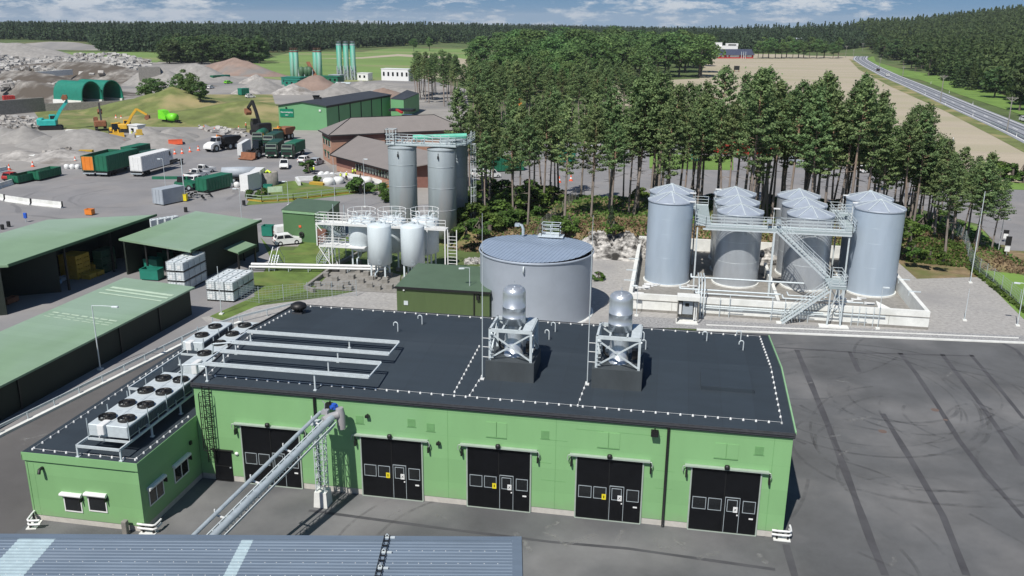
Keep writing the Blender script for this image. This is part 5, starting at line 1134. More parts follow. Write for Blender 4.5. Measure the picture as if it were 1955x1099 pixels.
def stack(px,py,nx_,ny_,nz_,ang,where,grp,gap=(1.08,1.26)):
    o=G(px,py); ux=Vector((math.cos(ang),math.sin(ang),0)); uy=Vector((-ux.y,ux.x,0))
    colw=('left','middle','right') if nx_==3 else (('left','right') if nx_==2 else ('single',))
    for k in range(nz_):
        for j in range(ny_):
            for i in range(nx_):
                q=o+ux*(i*gap[0]+.5)+uy*(j*gap[1]+.6)
                tote(q.x,q.y,.03+k*1.17,ang,f"white tote, {ordn[min(j,4)]} row, {colw[i]} column, {'top' if k==nz_-1 else ('bottom' if k==0 else 'middle')} layer of the stack {where}",grp)
a,b=G(398,574),G(447,577); ang=math.atan2((b-a).y,(b-a).x)
stack(396,574,3,4,2,ang-.02,'beside the grass strip','totes stacked beside the grass strip')
stack(322,556,2,4,3,ang-.02,'by the green bins','totes stacked by the green bins')
o=G(262,438)
for j in range(6): q=o+Vector((.62*j+0,.95*j,0)); tote(q.x,q.y,.03,ang-.3,f"white tote number {('one','two','three','four','five','six')[j]} from the left in the row behind the sheds",'totes in a row behind the sheds')
# green bins near the totes
def binbox(label,px,py,sz,rz_,m_,z=0.03,cat='bin',grp=None,name='green_bin',loc=None):
    p=loc or G(px,py); t=thing(name,label,cat,(p.x,p.y,z),rz_,grp); W,D,H=sz
    mb=MB(); t_=.08
    mb.box(0,0,.12,W,t_,H); mb.box(0,D-t_,.12,W,D,H); mb.box(0,t_,.12,t_,D-t_,H); mb.box(W-t_,t_,.12,W,D-t_,H); mb.box(t_,t_,.12,W-t_,D-t_,.2); part('body',mb,m_,t)
    mb=MB(); mb.box(-.03,-.03,H,W+.03,.1,H+.06); mb.box(-.03,D-.1,H,W+.03,D+.03,H+.06); mb.box(-.03,.1,H,.1,D-.1,H+.06); mb.box(W-.1,.1,H,W+.03,D-.1,H+.06); part('rim',mb,m_,t)
    mb=MB(); mb.box(.1,.15,0,.3,D-.15,.119); mb.box(W-.3,.15,0,W-.1,D-.15,.119); part('skid',mb,M['black_metal'],t)
    return t
binbox('closed green bin nearest the white totes, left',268,535,(2.3,1.4,1.3),ang,M['teal'])
binbox('green bin behind the nearest one',275,515,(1.8,1.4,1.3),ang,M['teal'])
binbox('half hidden green bin in the shadow of the middle shed',292,500,(2.2,1.2,1.2),ang,M['cgreen'])
# crates inside the open shed
def crate(lab,loc,rz_,m_,sz=(1.15,1.15,.56),grp='yellow crates in the open shed',_c={}):
    key=(m_.name,sz)
    if key in _c: return dup(_c[key],loc,rz_,lab,grp)
    t=thing('crate',lab,'crate',loc,rz_,grp); W,D,H=sz; _c[key]=t
    mb=MB(); mb.bbox(-W/2,-D/2,.14,W/2,D/2,H,.03)
    for z in (.3,.5): mb.box(-W/2-.015,-D/2-.015,z,W/2+.015,D/2+.015,z+.03)
    part('body',mb,m_,t)
    mb=MB(); 
    for x in (-.42,0,.42): mb.box(x*W-.09,-D/2,0,x*W+.09,D/2,.139)
    part('pallet_feet',mb,m_,t); return t
u=(R1_-N1).normalized(); u.z=0; v=Vector((-u.y,u.x,0))
if v.dot(F1-R1_)<0: v=-v
an=math.atan2(u.y,u.x)
base=G(148,531)
hts=((0,0,5),(1,0,5),(0,1,5),(1,1,5),(.3,-1.1,1),(1.45,-1.15,1),(2.3,-.2,2))
words=('back left','back right','rearmost left','rearmost right','front left','front right','far right')
lv=('lowest','second','third','fourth','topmost')
for (i,j,n_),wd in zip(hts,words):
    for k in range(n_):
        q=base+u*(i*1.22)+v*(j*1.22); crate(f'yellow crate, {lv[k]} in the {wd} pile of the open shed',(q.x,q.y,.03+k*.57),an,M['ycrate'])
base=G(196,520)
for k in range(3):
    for i in range(2):
        q=base+u*(i*1.3); crate(f"dark green crate, {lv[k]} in the {('left','right')[i]} pile beside the yellow crates",(q.x,q.y,.03+k*.95),an,M['cgreen_d'],(1.25,1.25,.92),'dark green crates in the open shed')
for (px,py,sz,m_,lb) in ((52,560,(1.6,1.,.9),M['black_metal'],'black tub with a yellow mark at the shed floor'),(88,556,(.9,.8,1.1),M['pblue'],'pale blue bag standing in the shed'),(105,548,(1.2,.8,.5),M['pblue'],'low pale blue box next to the blue bag'),(118,540,(1.2,.6,.5),M['greyc'],'grey trough against the shed wall'),(16,584,(1.6,.8,.6),M['rust'],'brown steel rack at the near corner of the open shed')):
    binbox(lb,px,py,sz,an,m_,name='bin',cat='container')
# ---------------- tank farm white --------------------------------
pit=[(600,552),(760,560),(765,525),(700,510),(640,512)]
sheet('basin_floor',pit,M['concrete_d'],.05,label='dark wet concrete basin floor below the white tanks')
bl=None; r3=random.Random(9)
spots=[(622,528),(640,536),(661,545),(628,548),(655,522),(672,532),(690,540),(706,548),(684,520),(640,518),(712,533),(668,554),(722,553),(735,540),(650,552),(607,546),(745,551),(700,526)]
for i,(px,py) in enumerate(spots):
    p=G(px,py)
    if bl is None:
        bl=thing('concrete_plinth','small square concrete plinth in the basin below the white tanks','plinth',(p.x,p.y,.05),.1,'small plinths in the basin'); mb=MB(); mb.bbox(-.35,-.3,0,.35,.3,.5,.03); part('block',mb,M['concrete_d'],bl)
    else: dup(bl,(p.x,p.y,.05),r3.uniform(-.1,.3),'small square concrete plinth in the basin, the '+('second','third','fourth','fifth','sixth','seventh','eighth','ninth','tenth','eleventh','twelfth','thirteenth','fourteenth','fifteenth','sixteenth','seventeenth','last')[sorted(q[0]+q[1]*.001 for q in spots[1:]).index(px+py*.001)]+' from the left')
t=thing('retaining_curb','long dark concrete kerb around the basin of the white tanks','kerb'); mb=MB()
for p,q in (((583,552),(640,510)),((640,510),(715,470)),((583,552),(600,558))): a,b=G(*p),G(*q); mb.beam((a.x,a.y,.2),(b.x,b.y,.2),.35,.5)
part('kerb_stone',mb,M['concrete_d'],t)
def wtank(label,cx,cy,r,zb,zt,legs,grp='white tanks on legs',m_=None):
    t=thing('white_tank',label,'tank',(cx,cy,0),.0,grp)
    mb=MB(); mb.lathe(0,0,[(0,zb-.5),(r*.5,zb-.35),(r,zb),(r,zt-.1),(r*.96,zt),(r*.6,zt+.18),(0,zt+.25)],32); part('shell',mb,m_ or M['white2'],t)
    for k in range(legs): an=PI/4+k*PI/2; mb=MB(); mb.beam((r*.85*math.cos(an),r*.85*math.sin(an),.5),(r*.85*math.cos(an),r*.85*math.sin(an),zb+.3),.18); part('leg',mb,m_ or M['white2'],t); mb=MB(); mb.bbox(r*.85*math.cos(an)-.3,r*.85*math.sin(an)-.3,.05,r*.85*math.cos(an)+.3,r*.85*math.sin(an)+.3,.5,.03); part('footing',mb,M['concrete_d'],t)
    mb=MB(); mb.cyl(0,0,zt+.2,zt+.42,.35,n=12); mb.cyl(r*.5,0,zt+.1,zt+.5,.12,n=8); part('manhole',mb,M['galv_l'],t)
    mb=MB(); mb.tube([(-.1,-r*.3,zb-.4),(-.1,-r*.3,zb-.9),(-.1,-r-.3,zb-.95),(-.1,-r-.3,.7)],.09,8); mb.tube([(.4+.22*math.cos(a),-r*.98,zb+.35+.22*math.sin(a)) for a in [k*PI/6 for k in range(13)]],.03,5); part('outlet_pipe',mb,M['galv'],t)
    return t
T1_=G(720,531,.3); wtank('front left white cylindrical tank standing on legs',T1_.x+.1,T1_.y+1.1,1.42,2.0,HZ(432,T1_.x,T1_.y+.2),4)
p=GY(788,470,T1_.y+1.6); wtank('front right white cylindrical tank standing on legs',p.x,T1_.y+1.6,1.42,2.0,HZ(432,T1_.x,T1_.y+.2),4)
bt_=[]
for px,lb in ((693,'rear left white tank with a ring railing on top'),(750,'rear middle white tank with a ring railing on top'),(812,'rear right white tank with a ring railing on top')):
    p=GY(px,470,T1_.y+5.6); zt=HZ(414,p.x,p.y)-.2; bt_.append((p.x,p.y,zt)); t=wtank(lb,p.x,p.y,1.7,2.5,zt,4)
    mb=MB(); pts=[(1.75*math.cos(k*PI/10),1.75*math.sin(k*PI/10)) for k in range(20)]
    for hh in (.55,1.1): mb.tube([(x,y,zt+.1+hh) for x,y in pts+[pts[0]]],.03,5,False)
    for (x,y) in pts[::2]: mb.beam((x,y,zt-.05),(x,y,zt+1.2),.05)
    part('ring_railing',mb,M['white'],t)
    mb=MB()
    for k in range(5): an=k*1.3; mb.tube([(math.cos(an)*.9,math.sin(an)*.9,zt+.1),(math.cos(an)*.9,math.sin(an)*.9,zt+.6),(math.cos(an)*1.3,math.sin(an)*1.3,zt+.75)],.07,6)
    part('top_pipes',mb,M['galv_l'],t)
zt=bt_[0][2]
t=thing('white_platform','white steel platform with railings and bracing left of the white tanks','platform')
xa=GY(616,430,bt_[0][1]).x; xb=bt_[2][0]+3.2; ya,yb=bt_[0][1]-2.3,bt_[0][1]-.9
z1=zt-.35; z2=GY(625,468,ya).z-.1
mb=MB(); mb.box(xa,ya,z1-.14,xb,yb,z1); part('upper_deck',mb,M['white'],t)
mb=MB(); mb.box(xa+.3,ya,z2-.14,bt_[0][0]+1,yb+1.0,z2); part('lower_deck',mb,M['white'],t)
mb=MB(); mb.rail([(xb,ya,z1),(xa,ya,z1),(xa,yb,z1),(bt_[0][0]-1.7,yb,z1)],1.15,3,1.2,.028); part('railing',mb,M['white'],t)
mb=MB(); mb.rail([(bt_[0][0]-1.4,ya,z2),(xa+.3,ya,z2),(xa+.3,yb+1,z2),(bt_[0][0]-1.4,yb+1,z2)],1.1,3,.9,.028); part('railing',mb,M['white'],t)
for x in (xa+.1,xa+2.2,bt_[0][0]-1.9+3.9,xb-2.3,xb-.1):
    for y in (ya+.05,):
        mb=MB(); mb.beam((x,y,(.1 if x>xa+3 else z2)),(x,y,z1-.1),.13); part('column',mb,M['white'],t)
mb=MB(); 
xf=xa+2.0
for (p,q) in (((xa+.3,ya,z2-.1),(xf,ya,.3)),((xa+.9,yb+.8,z2-.1),(xf+.1,yb,.3)),((xf,ya,.1),(xf,ya,z2)),((xf+.35,yb,.1),(xf+.35,yb,z2)),((xf-.5,ya+.2,.1),(xf-.5,ya+.2,z2)),((xa+.1,ya,z1-.1),(xa+.8,ya,z1-.9)),((xf,ya,z2),(xf+.2,ya,z1))): mb.beam(p,q,.10)
part('brace',mb,M['white'],t)
mb=MB()
for k in range(12): mb.beam((xb+.2,ya+.2,.4+k*.42),(xb+1.3,ya+.2,.4+k*.42),.05)
for x in (xb+.2,xb+1.3): mb.beam((x,ya+.2,.1),(x,ya+.2,z1),.1)
part('access_ladder',mb,M['white'],t)
t=thing('scaffold_stair','grey steel spiral like stair leaning up to the white platform','stairs'); a=G(615,510); zt_=z1
stair(t,(a.x-.3,a.y+.2,.1),(a.x+.2,a.y+5.4,z1*.5),1.0,12); stair(t,(a.x+.4,a.y+5.4,z1*.5),(a.x+.4,ya+.5,z1-.1),1.0,12)
mb=MB(); 
for (x,y) in ((a.x-.5,a.y+5.8),(a.x+1,a.y+5.8)): mb.beam((x,y,0),(x,y,z1+1),.1)
mb.box(a.x-.7,a.y+5.3,z1*.5-.1,a.x+1.0,a.y+6.2,z1*.5); part('landing',mb,M['galv'],t)
# pipe run over the lawn
t=thing('pipe_run','white insulated pipes running low over the lawn to the white tanks','pipes'); pa,pb=G(480,506,.6),G(742,511,.6)
for o,r_,z in ((0,.17,.75),(-.55,.14,.55)): mb=MB(); mb.tube([(pa.x,pa.y+o,z),(pb.x,pb.y+o,z)],r_,10); part('pipe',mb,M['white'],t)
mb=MB()
for k in range(8): q=pa.lerp(pb,k/7); mb.beam((q.x,q.y-.6,.0),(q.x,q.y-.6,.5),.1); mb.beam((q.x,q.y,.0),(q.x,q.y,.7),.1)
part('support',mb,M['galv'],t)
t=thing('stile_steps','aluminium stile steps crossing over the white pipes','steps',(G(523,515).x,G(523,515).y,0))
for s,y0,y1 in ((0,-.6,.9),(1,2.4,.9)):
    mb=MB()
    for x in (-.35,.35): mb.beam((x,y0,0),(x,y1,1.7),.07); mb.beam((x,y0,1.),(x,y1,2.7),.05); mb.beam((x,y0,0),(x,y0,1.0),.05)
    for k in range(6): f=(k+.5)/6; mb.box(-.35,y0+(y1-y0)*f-.1,1.7*f,.35,y0+(y1-y0)*f+.1,1.7*f+.04)
    part('ladder',mb,M['alu'],t)
# grey silos
t0=bt_[1][1]
SY=66.5
cs=[]
for px,py,rt,lb in ((771,455,283,'left tall grey steel silo with a dark hook mark near its top'),(845,458,287,'middle tall grey steel silo with a dark hook mark near its top'),(868,447,268,'rear right tall grey silo in shadow behind the middle one')):
    Y=SY if px<860 else SY+5.5; p=GY(px,400,Y); r_=1.92; z=HZ(rt,p.x,p.y-r_); cs.append((p.x,p.y,z))
    t=thing('grey_silo',lb,'silo',(p.x,p.y,0),0,'tall grey silos')
    mb=MB(); mb.lathe(0,0,[(.5,.9),(r_,2.6),(r_,z-.1),(r_*.97,z),(0,z+.3)],40); part('shell',mb,M['silo'],t)
    mb=MB(); 
    for zz in (z-2.3,z-5.2,z-8.2): mb.lathe(0,0,[(r_+.003,zz-.05),(r_+.03,zz-.03),(r_+.03,zz+.03),(r_+.003,zz+.05)],40)
    mb.lathe(0,0,[(r_+.01,z-.2),(r_+.08,z-.1),(r_+.05,z+.02)],40); part('band',mb,M['silo'],t)
    for k in range(4): an=PI/4+k*PI/2; mb=MB(); mb.beam((r_*.8*math.cos(an),r_*.8*math.sin(an),0),(r_*.8*math.cos(an),r_*.8*math.sin(an),2.7),.25); part('leg',mb,M['silo'],t)
    if px<860: mb=MB(); mb.cb((-.0,-r_-.1,z-.95),(.16,.25,.4)); mb.cb((0,-r_-.05,z-.65),(.06,.1,.5)); part('lifting_lug',mb,M['black_metal'],t)
x0,x1=cs[0][0]-1.95,cs[1][0]+2.2; zt=cs[0][2]+.35; 
t=thing('silo_top_platform','galvanised platform with railings joining the tops of the grey silos','platform')
mb=MB(); mb.box(x0,SY-.9,zt-.12,x1,SY+1.3,zt); part('deck',mb,M['grating'],t)
mb=MB(); mb.box(x1-1.5,SY+1.304,zt-.12,x1+.9,SY+6.5,zt); part('deck',mb,M['grating'],t)
mb=MB(); mb.rail([(x0,SY-.9,zt),(x1,SY-.9,zt),(x1+.9,SY+1.3,zt),(x1+.9,SY+6.5,zt)],1.15,3,1.1,.028); part('railing',mb,M['galv_l'],t)
mb=MB(); mb.rail([(x0,SY-.9,zt),(x0,SY+1.3,zt),(x1-1.5,SY+1.3,zt)],1.15,3,1.1,.028); part('railing',mb,M['galv_l'],t)
mb=MB(); mb.rail([(x0-.1,SY-.95,zt),(x0+1.2,SY-.95,zt),(x0+1.2,SY+.3,zt),(x0-.1,SY+.3,zt)],2.0,3,.6,.03,True); part('cage_box',mb,M['galv_l'],t)
r3=random.Random(4); mb=MB()
for k in range(14):
    x=r3.uniform(x0+.5,x1-.3); y=SY+r3.uniform(-.6,1); mb.tube([(x,y,zt),(x,y,zt+r3.uniform(.3,.7)),(x+.4,y,zt+.7)],r3.uniform(.05,.14),7)
part('top_pipes',mb,M['galv'],t)
t=thing('conveyor_tube','long pale green conveyor tube lying across the silo tops','conveyor'); mb=MB(); mb.tube([(x0+3.2,SY+1.0,zt+.75),(x1+.5,SY+3.2,zt+.95)],.36,12); part('tube',mb,mat('mint_paint',(.13,.50,.36),.5),t)
mb=MB()
for f in (.05,.5,.95): mb.beam((x0+3.2+(x1-x0-2.7)*f,SY+1+2.2*f,zt),(x0+3.2+(x1-x0-2.7)*f,SY+1+2.2*f,zt+.5),.12)
part('stand',mb,M['galv'],t)
t=thing('caged_ladder','tall galvanised caged ladder on the right of the rear grey silo','ladder',(x1+1.05,SY+3.5,0)); mb=MB()
for y in (-.25,.25): mb.beam((0,y,3),(0,y,zt+1.6),.05)
for k in range(34): mb.beam((0,-.25,3+.35*k),(0,.25,3+.35*k),.035)
part('rungs',mb,M['galv_l'],t)
mb=MB()
for k in range(9): zz=4+k*1.2; mb.tube([(.65*math.sin(a),-.38*math.cos(a),zz) for a in [PI*j/8 for j in range(9)]],.028,5)
for a in (PI*.2,PI*.5,PI*.8): mb.beam((.65*math.sin(a),-.38*math.cos(a),4),(.65*math.sin(a),-.38*math.cos(a),13.7),.04)
part('cage',mb,M['galv_l'],t)
M['shedgreen']=mat('mid_green_cladding',(.085,.175,.075),.6,0,.06,.5)
# small green building behind
a,b,c=G(543,458),G(625,466),G(650,441)
t=thing('green_shed','small mid green flat roofed shed with a wheel on its wall behind the white cars','shed'); d=c+(a-b); hh=4.2
mb=MB(); mb.prism([(p.x,p.y) for p in (a,b,c,d)],0.02,hh); part('wall',mb,M['shedgreen'] ,t)
mb=MB(); mb.prism([(p.x+e*.1,p.y+f*.1) for p,e,f in ((a,-1,-1),(b,1,-1),(c,1,1),(d,-1,1))],hh,hh+.22); part('roof',mb,M['olive_roof'],t)
mb=MB(); mb.beam((a.x,a.y-.1,hh-.05),(b.x,b.y-.1,hh-.05),.08,.3); mb.beam((b.x+.05,b.y-.05,0),(b.x+.05,b.y-.05,hh),.18); part('trim',mb,mat('pale_trim',(.25,.42,.24),.5),t)
u_=(b-a).normalized(); mb=MB(); q=a+u_*2.9+Vector((0,-.15,0)); mb.M=Matrix.Translation((q.x,q.y,1.1))@Matrix.Rotation(PI/2,4,'X'); mb.lathe(0,0,[(.18,-.08),(.34,-.1),(.38,0),(.34,.1),(.18,.08)],16); mb.M=None; part('hose_reel',mb,M['tyre'],t)
mb=MB(); q=a+u_*2.7+Vector((0,-.05,0)); mb.cb((q.x,q.y,2.2),(.35,.1,.3)); part('alarm_box',mb,M['redorange'],t)
mb=MB(); q=a+u_*6.0+Vector((0,-.45,0)); mb.bbox(q.x-.4,q.y-.3,.03,q.x+1.0,q.y+.3,2.2,.03); part('cabinet',mb,M['brick_d'],t)
# ================================================================ buildings further back
def roofquad(mb,pts,th=.18):
    n=len(pts); pts=[Vector(p) for p in pts]; lo=[p-Vector((0,0,th)) for p in pts]
    mb.add(lo+pts,[tuple(range(n-1,-1,-1)),tuple(range(n,2*n))]+[(i,(i+1)%n,n+(i+1)%n,n+i) for i in range(n)])
# brick office
ez=6.3
A_,B_,C_=G(587,249,ez),G(626.5,258.5,ez),G(893,247,ez)
u=(C_-B_); Lm=u.length; u.normalize(); v=(A_-B_); v=v-u*v.dot(u); Wm=max(v.length,9); v.normalize(); D_=C_+v*Wm; A_=B_+v*Wm
rh=3.0; RL=B_+u*(Wm*.62)+v*(Wm/2)+Vector((0,0,rh)); RR=C_-u*(Wm*.62)+v*(Wm/2)+Vector((0,0,rh))
t=thing('brick_office','two storey salmon brick office with a grey brown hipped roof','building')
q=lambda s,w,z=0: B_+u*s+v*w+Vector((0,0,z-ez))
e=.7; mb=MB(); mb.prism([(p.x,p.y) for p in (q(e,e),q(Lm-e,e),q(Lm-e,Wm-e),q(e,Wm-e))],0.02,ez-.1); part('wall',mb,M['brick'],t)
mb=MB(); ws=[q(e-.02,e-.02),q(Lm-e+.02,e-.02),q(Lm-e+.02,Wm-e+.02),q(e-.02,Wm-e+.02)]; mb.prism([(p.x,p.y) for p in ws],ez-1.1,ez-.12); part('upper_band',mb,M['brick_d'],t)
mb=MB()
for pts in ((B_,C_,RR,RL),(C_,D_,RR),(D_,A_,RL,RR),(A_,B_,RL)): roofquad(mb,pts)
part('roof',mb,M['rooftile'],t)
mb=MB()
for a,b in ((B_,C_),(A_,B_),(B_,RL),(RL,RR),(C_,RR)): mb.beam(a+Vector((0,0,.02)),b+Vector((0,0,.02)),.16,.10)
part('gutter',mb,M['black_metal'],t)
for s,z in ((2.2,4.3),(4.6,4.3),(7.2,4.3),(3.4,1.6),(6.5,1.6)):
    c=q(e-.05,Wm-s if False else s,z); mb=MB(); d=u*.0
    a=c-v*.7; b=c+v*.7; mb.beam(a,b,.12,1.3); f=part('window',mb,M['frame'],t)
    mb=MB(); mb.beam(a+v*.12-u*.06,b-v*.12-u*.06,.06,1.0); part('pane',mb,M['glass'],f)
    mb=MB(); mb.beam(a+Vector((0,0,.75))-u*.1,b+Vector((0,0,.75))-u*.1,.25,.22); part('green_lintel',mb,M['cgreen'],f)
c=G(757,212,8.3); mb=MB(); mb.cb((c.x+1,c.y+1.5,c.z+.2),(6,3,.5)); part('roof_unit',mb,M['black_metal'],t)
mb=MB(); c=G(778,222,8.6); mb.cb((c.x,c.y,c.z),(2.2,1.6,.9)); part('roof_light',mb,M['glass'],t)
mb=MB(); mb.beam(G(757,209,9.2),G(768,215,8.8),.5,.4); part('awning',mb,M['red'],t)
# brick wing
E0,E1=G(630,295,3.3),G(741,324,3.3); K0=G(683,258.5,6.0)
uw=(E1-E0); Lw=uw.length; uw.normalize(); vw=K0-E0; vw.z=0; off=vw.dot(uw); vw=vw-uw*off; ww=vw.length; vw.normalize()
Lw*=1.45
t=thing('brick_wing','lower brick wing with a large grey brown sloping roof in front of the office','building')
q2=lambda s,w,z: Vector((E0.x,E0.y,0))+uw*s+vw*w+Vector((0,0,z))
mb=MB(); roofquad(mb,(q2(0,0,3.3),q2(Lw*.71,0,3.3),q2(Lw,ww,6.0),q2(off,ww,6.0))); roofquad(mb,(q2(off,ww,6.0),q2(Lw,ww,6.0),q2(Lw+1.5,ww*1.7,4.3),q2(off,ww*1.7,4.3))); part('roof',mb,M['rooftile'],t)
mb=MB(); mb.beam(q2(0,0,3.2),q2(Lw*.71,0,3.2),.2,.2); mb.beam(q2(0,0,3.32),q2(off,ww,6.02),.25,.22); part('gutter',mb,M['black_metal'],t)
mb=MB(); mb.prism([(p.x,p.y) for p in (q2(.9,.9,0),q2(Lw*.7,.9,0),q2(Lw*.9,ww,0),q2(1.5,ww,0))],0.02,[3.1,3.1,5.6,5.0]); part('wall',mb,M['brick_d'],t)
mb=MB(); mb.beam(q2(1.2,.78,.6),q2(Lw*.7,.78,.6),.12,1.0); part('rendered_base',mb,M['brick'],t)
for k in range(12):
    s=Lw*.28+k*(Lw*.40/12); mb=MB(); mb.beam(q2(s,.84,2.0),q2(s+.9,.84,2.0),.1,1.1); f=part('window',mb,M['glass'],t)
    mb=MB(); mb.beam(q2(s-.08,.80,1.4),q2(s-.08,.80,2.6),.12); part('mullion',mb,M['frame'],f)
# green hall with the sign
hh=6.65
a,b,c=G(531,201,hh),G(622.6,202.3,hh),G(745.4,181,hh); rf=G(572.8,196.4,hh+.9)
t=thing('green_hall','bright green gabled sheet metal hall carrying a white lettered sign','building')
uu=(b-a); Wd=uu.length; uu.normalize(); vv=(c-b); Dd=vv.length; vv.normalize(); d=a+vv*Dd; z0=Vector((0,0,-hh+.02))
m1=(a+b)/2+Vector((0,0,1.0)); m2=(c+d)/2+Vector((0,0,1.0))
mb=MB(); P=[a+z0,b+z0,b,m1-Vector((0,0,.05)),a]; P2=[d+z0,c+z0,c,m2-Vector((0,0,.05)),d]; n=5
mb.add(P+P2,[tuple(range(n)),tuple(range(2*n-1,n-1,-1))]+[(i,n+i,n+(i+1)%n,(i+1)%n) for i in range(n) if i!=0]); part('wall',mb,M['hallgreen'],t)
mb=MB(); o=uu*.3; o2=vv*.4
roofquad(mb,(a-o-o2+Vector((0,0,.12)),m1-o2+Vector((0,0,.2)),m2+o2+Vector((0,0,.2)),d-o+o2+Vector((0,0,.12)))); roofquad(mb,(m1-o2+Vector((0,0,.2)),b+o-o2+Vector((0,0,.12)),c+o+o2+Vector((0,0,.12)),m2+o2+Vector((0,0,.2)))); part('roof',mb,M['hallroof'],t)
mb=MB()
for k in range(1,6): p=b.lerp(c,k/6)+uu*.06; mb.beam(p+z0,p,.35,.08)
mb.beam(b+uu*.1-Vector((0,0,.25)),c+uu*.1-Vector((0,0,.25)),.1,.5); part('cladding_joint',mb,M['black_metal'],t)
sc=a.lerp(b,.18)-vv*.12; s0=a.lerp(b,.035)-vv*.1; s1=a.lerp(b,.315)-vv*.1
mb=MB(); mb.beam(s0+Vector((0,0,-1.95)),s1+Vector((0,0,-1.95)),.12,2.2); sg=part('sign_board',mb,mat('sign_green',(.0,.19,.10),.5),t)
def text(name,body,size,loc,rot,m_,parent,ext=.015):
    cu=bpy.data.curves.new(name,'FONT'); cu.body=body; cu.size=size; cu.extrude=ext; cu.align_x='CENTER'; cu.align_y='CENTER'; cu.offset=size*.012
    o=bpy.data.objects.new('tmp',cu); COL.objects.link(o); bpy.context.view_layer.update()
    me=bpy.data.meshes.new_from_object(o.evaluated_get(bpy.context.evaluated_depsgraph_get())); COL.objects.unlink(o); bpy.data.objects.remove(o)
    me.materials.clear(); me.materials.append(m_); x=bpy.data.objects.new(name,me); COL.objects.link(x); x.location=loc; x.rotation_euler=rot; x.parent=parent; return x
cm=(s0+s1)/2-vv*.09; wS=(s1-s0).length; rotS=(PI/2,0,math.atan2(uu.y,uu.x))
tx=text('lettering','Slammottagning',.74*wS/5.3,cm+Vector((0,0,-1.75)),rotS,M['white'],sg); tx2=text('lettering','Infart',.42,cm+Vector((0,0,-2.55)),rotS,M['white'],sg)
p=a.lerp(b,.87)-vv*.08+Vector((0,0,-1.2)); mb=MB(); mb.cb(p,(.5,.3,.5)); part('wall_lamp',mb,M['white'],t)
p=a.lerp(b,.17)-vv*.08+Vector((0,0,-.6)); mb=MB(); mb.cb(p,(.4,.3,.4)); part('sign_lamp',mb,M['black_metal'],t)
p=(m1.lerp(m2,.26)); mb=MB(); mb.cyl(p.x-1.5,p.y,p.z-.1,p.z+1.0,.7,1.1,10); mb.cb((p.x-.5,p.y-1,p.z+.3),(1.6,1.0,.6)); part('roof_fan',mb,M['black_metal'],t)
a2_,b2_=G(746,188.5,5.8),G(770.5,190.5,5.8); c2_=G(800,178,5.8)
t=thing('rear_green_hall','second green gabled hall half hidden behind the first one','building'); uu2=(b2_-a2_); vv2=(c2_-b2_); d2_=a2_+vv2
mb=MB(); P=[(p.x,p.y) for p in (a2_,b2_,c2_,d2_)]; mb.prism(P,0.02,5.7); part('wall',mb,M['hallgreen'],t)
mb=MB(); roofquad(mb,(a2_+Vector((0,0,.2)),b2_+Vector((0,0,.1)),c2_+Vector((0,0,.1)),d2_+Vector((0,0,.9)))); part('roof',mb,M['hallroof'],t)
# teal arched tents
def tent(label,pa,pb,ht,depth_px,grp='arched teal storage tents'):
    a,b=G(*pa),G(*pb); w_=(b-a).length; uu=(b-a).normalized(); dd=G(*depth_px)-a; L_=dd.length
    t=thing('arched_tent',label,'tent',(a.x,a.y,0),math.atan2(uu.y,uu.x),grp); ang2=math.atan2(dd.y,dd.x)-math.atan2(uu.y,uu.x); ddx,ddy=math.cos(ang2)*L_,math.sin(ang2)*L_
    K=16; base=1.6; prof=[(w_/2-w_/2*math.cos(PI*k/K),base+(ht-base)*math.sin(PI*k/K)**.8) for k in range(K+1)]
    mb=MB(); vs=[(x,0,z) for x,z in prof]+[(x+ddx,ddy,z) for x,z in prof]; n=K+1
    mb.add(vs,[(i,i+1,n+i+1,n+i) for i in range(K)],True); vs2=[(x*.97+.03*w_/2,0.02,z*.97) for x,z in prof]+[(x*.97+.03*w_/2+ddx,ddy,z*.97) for x,z in prof]; mb.add(vs2,[(i+1,i,n+i,n+i+1) for i in range(K)]); part('canvas',mb,M['teal'],t)
    mb=MB(); mb.add([(x+ddx*.98,ddy*.98,z) for x,z in prof]+[(w_+ddx*.98,ddy*.98,0),(ddx*.98,ddy*.98,0)],[tuple(range(n+2))]); part('back_wall',mb,M['bottle'],t)
    mb=MB(); mb.beam((0,0,.8),(ddx,ddy,.8),1.0,1.6); mb.beam((w_,0,.8),(w_+ddx,ddy,.8),1.0,1.6); part('block_wall',mb,M['concrete'],t)
    mb=MB()
    for k in range(K): mb.beam((prof[k][0],-.05,prof[k][1]),(prof[k+1][0],-.05,prof[k+1][1]),.3)
    part('arch_rim',mb,M['teal'],t)
tent('near teal arched storage tent with a dark open mouth',(158,201),(197,198.5),8.0,(104,197.5))
tent('second teal arched tent right behind the first',(197.5,198.5),(236,196),8.0,(143,195))
t=thing('concrete_wall','long dark concrete bay wall below the rubble at the left edge','wall'); mb=MB(); a,b,c=G(-30,222),G(85,212),G(240,205); mb.beam((a.x,a.y,2.2),(b.x,b.y,2.2),1.2,4.4); mb.beam((b.x,b.y,1.2),(c.x,c.y,1.2),1.,2.4); part('wall',mb,M['concrete_d'],t)
t=thing('concrete_wall','white concrete bay wall in the middle of the rubble field','wall'); mb=MB(); a,b=G(0,168),G(140,156); mb.beam((a.x,a.y,4.5),(b.x,b.y,4.5),1.,2.5); part('wall',mb,M['concrete'],t)
t=thing('block_wall','stacked dark block wall at the end of the rubble mound','wall'); mb=MB(); a=G(290,162); mb.M=Matrix.Translation((a.x,a.y,0))@Matrix.Rotation(.6,4,'Z'); mb.box(-5,-3,0,4,3,8); part('wall',mb,M['concrete_d'],t)
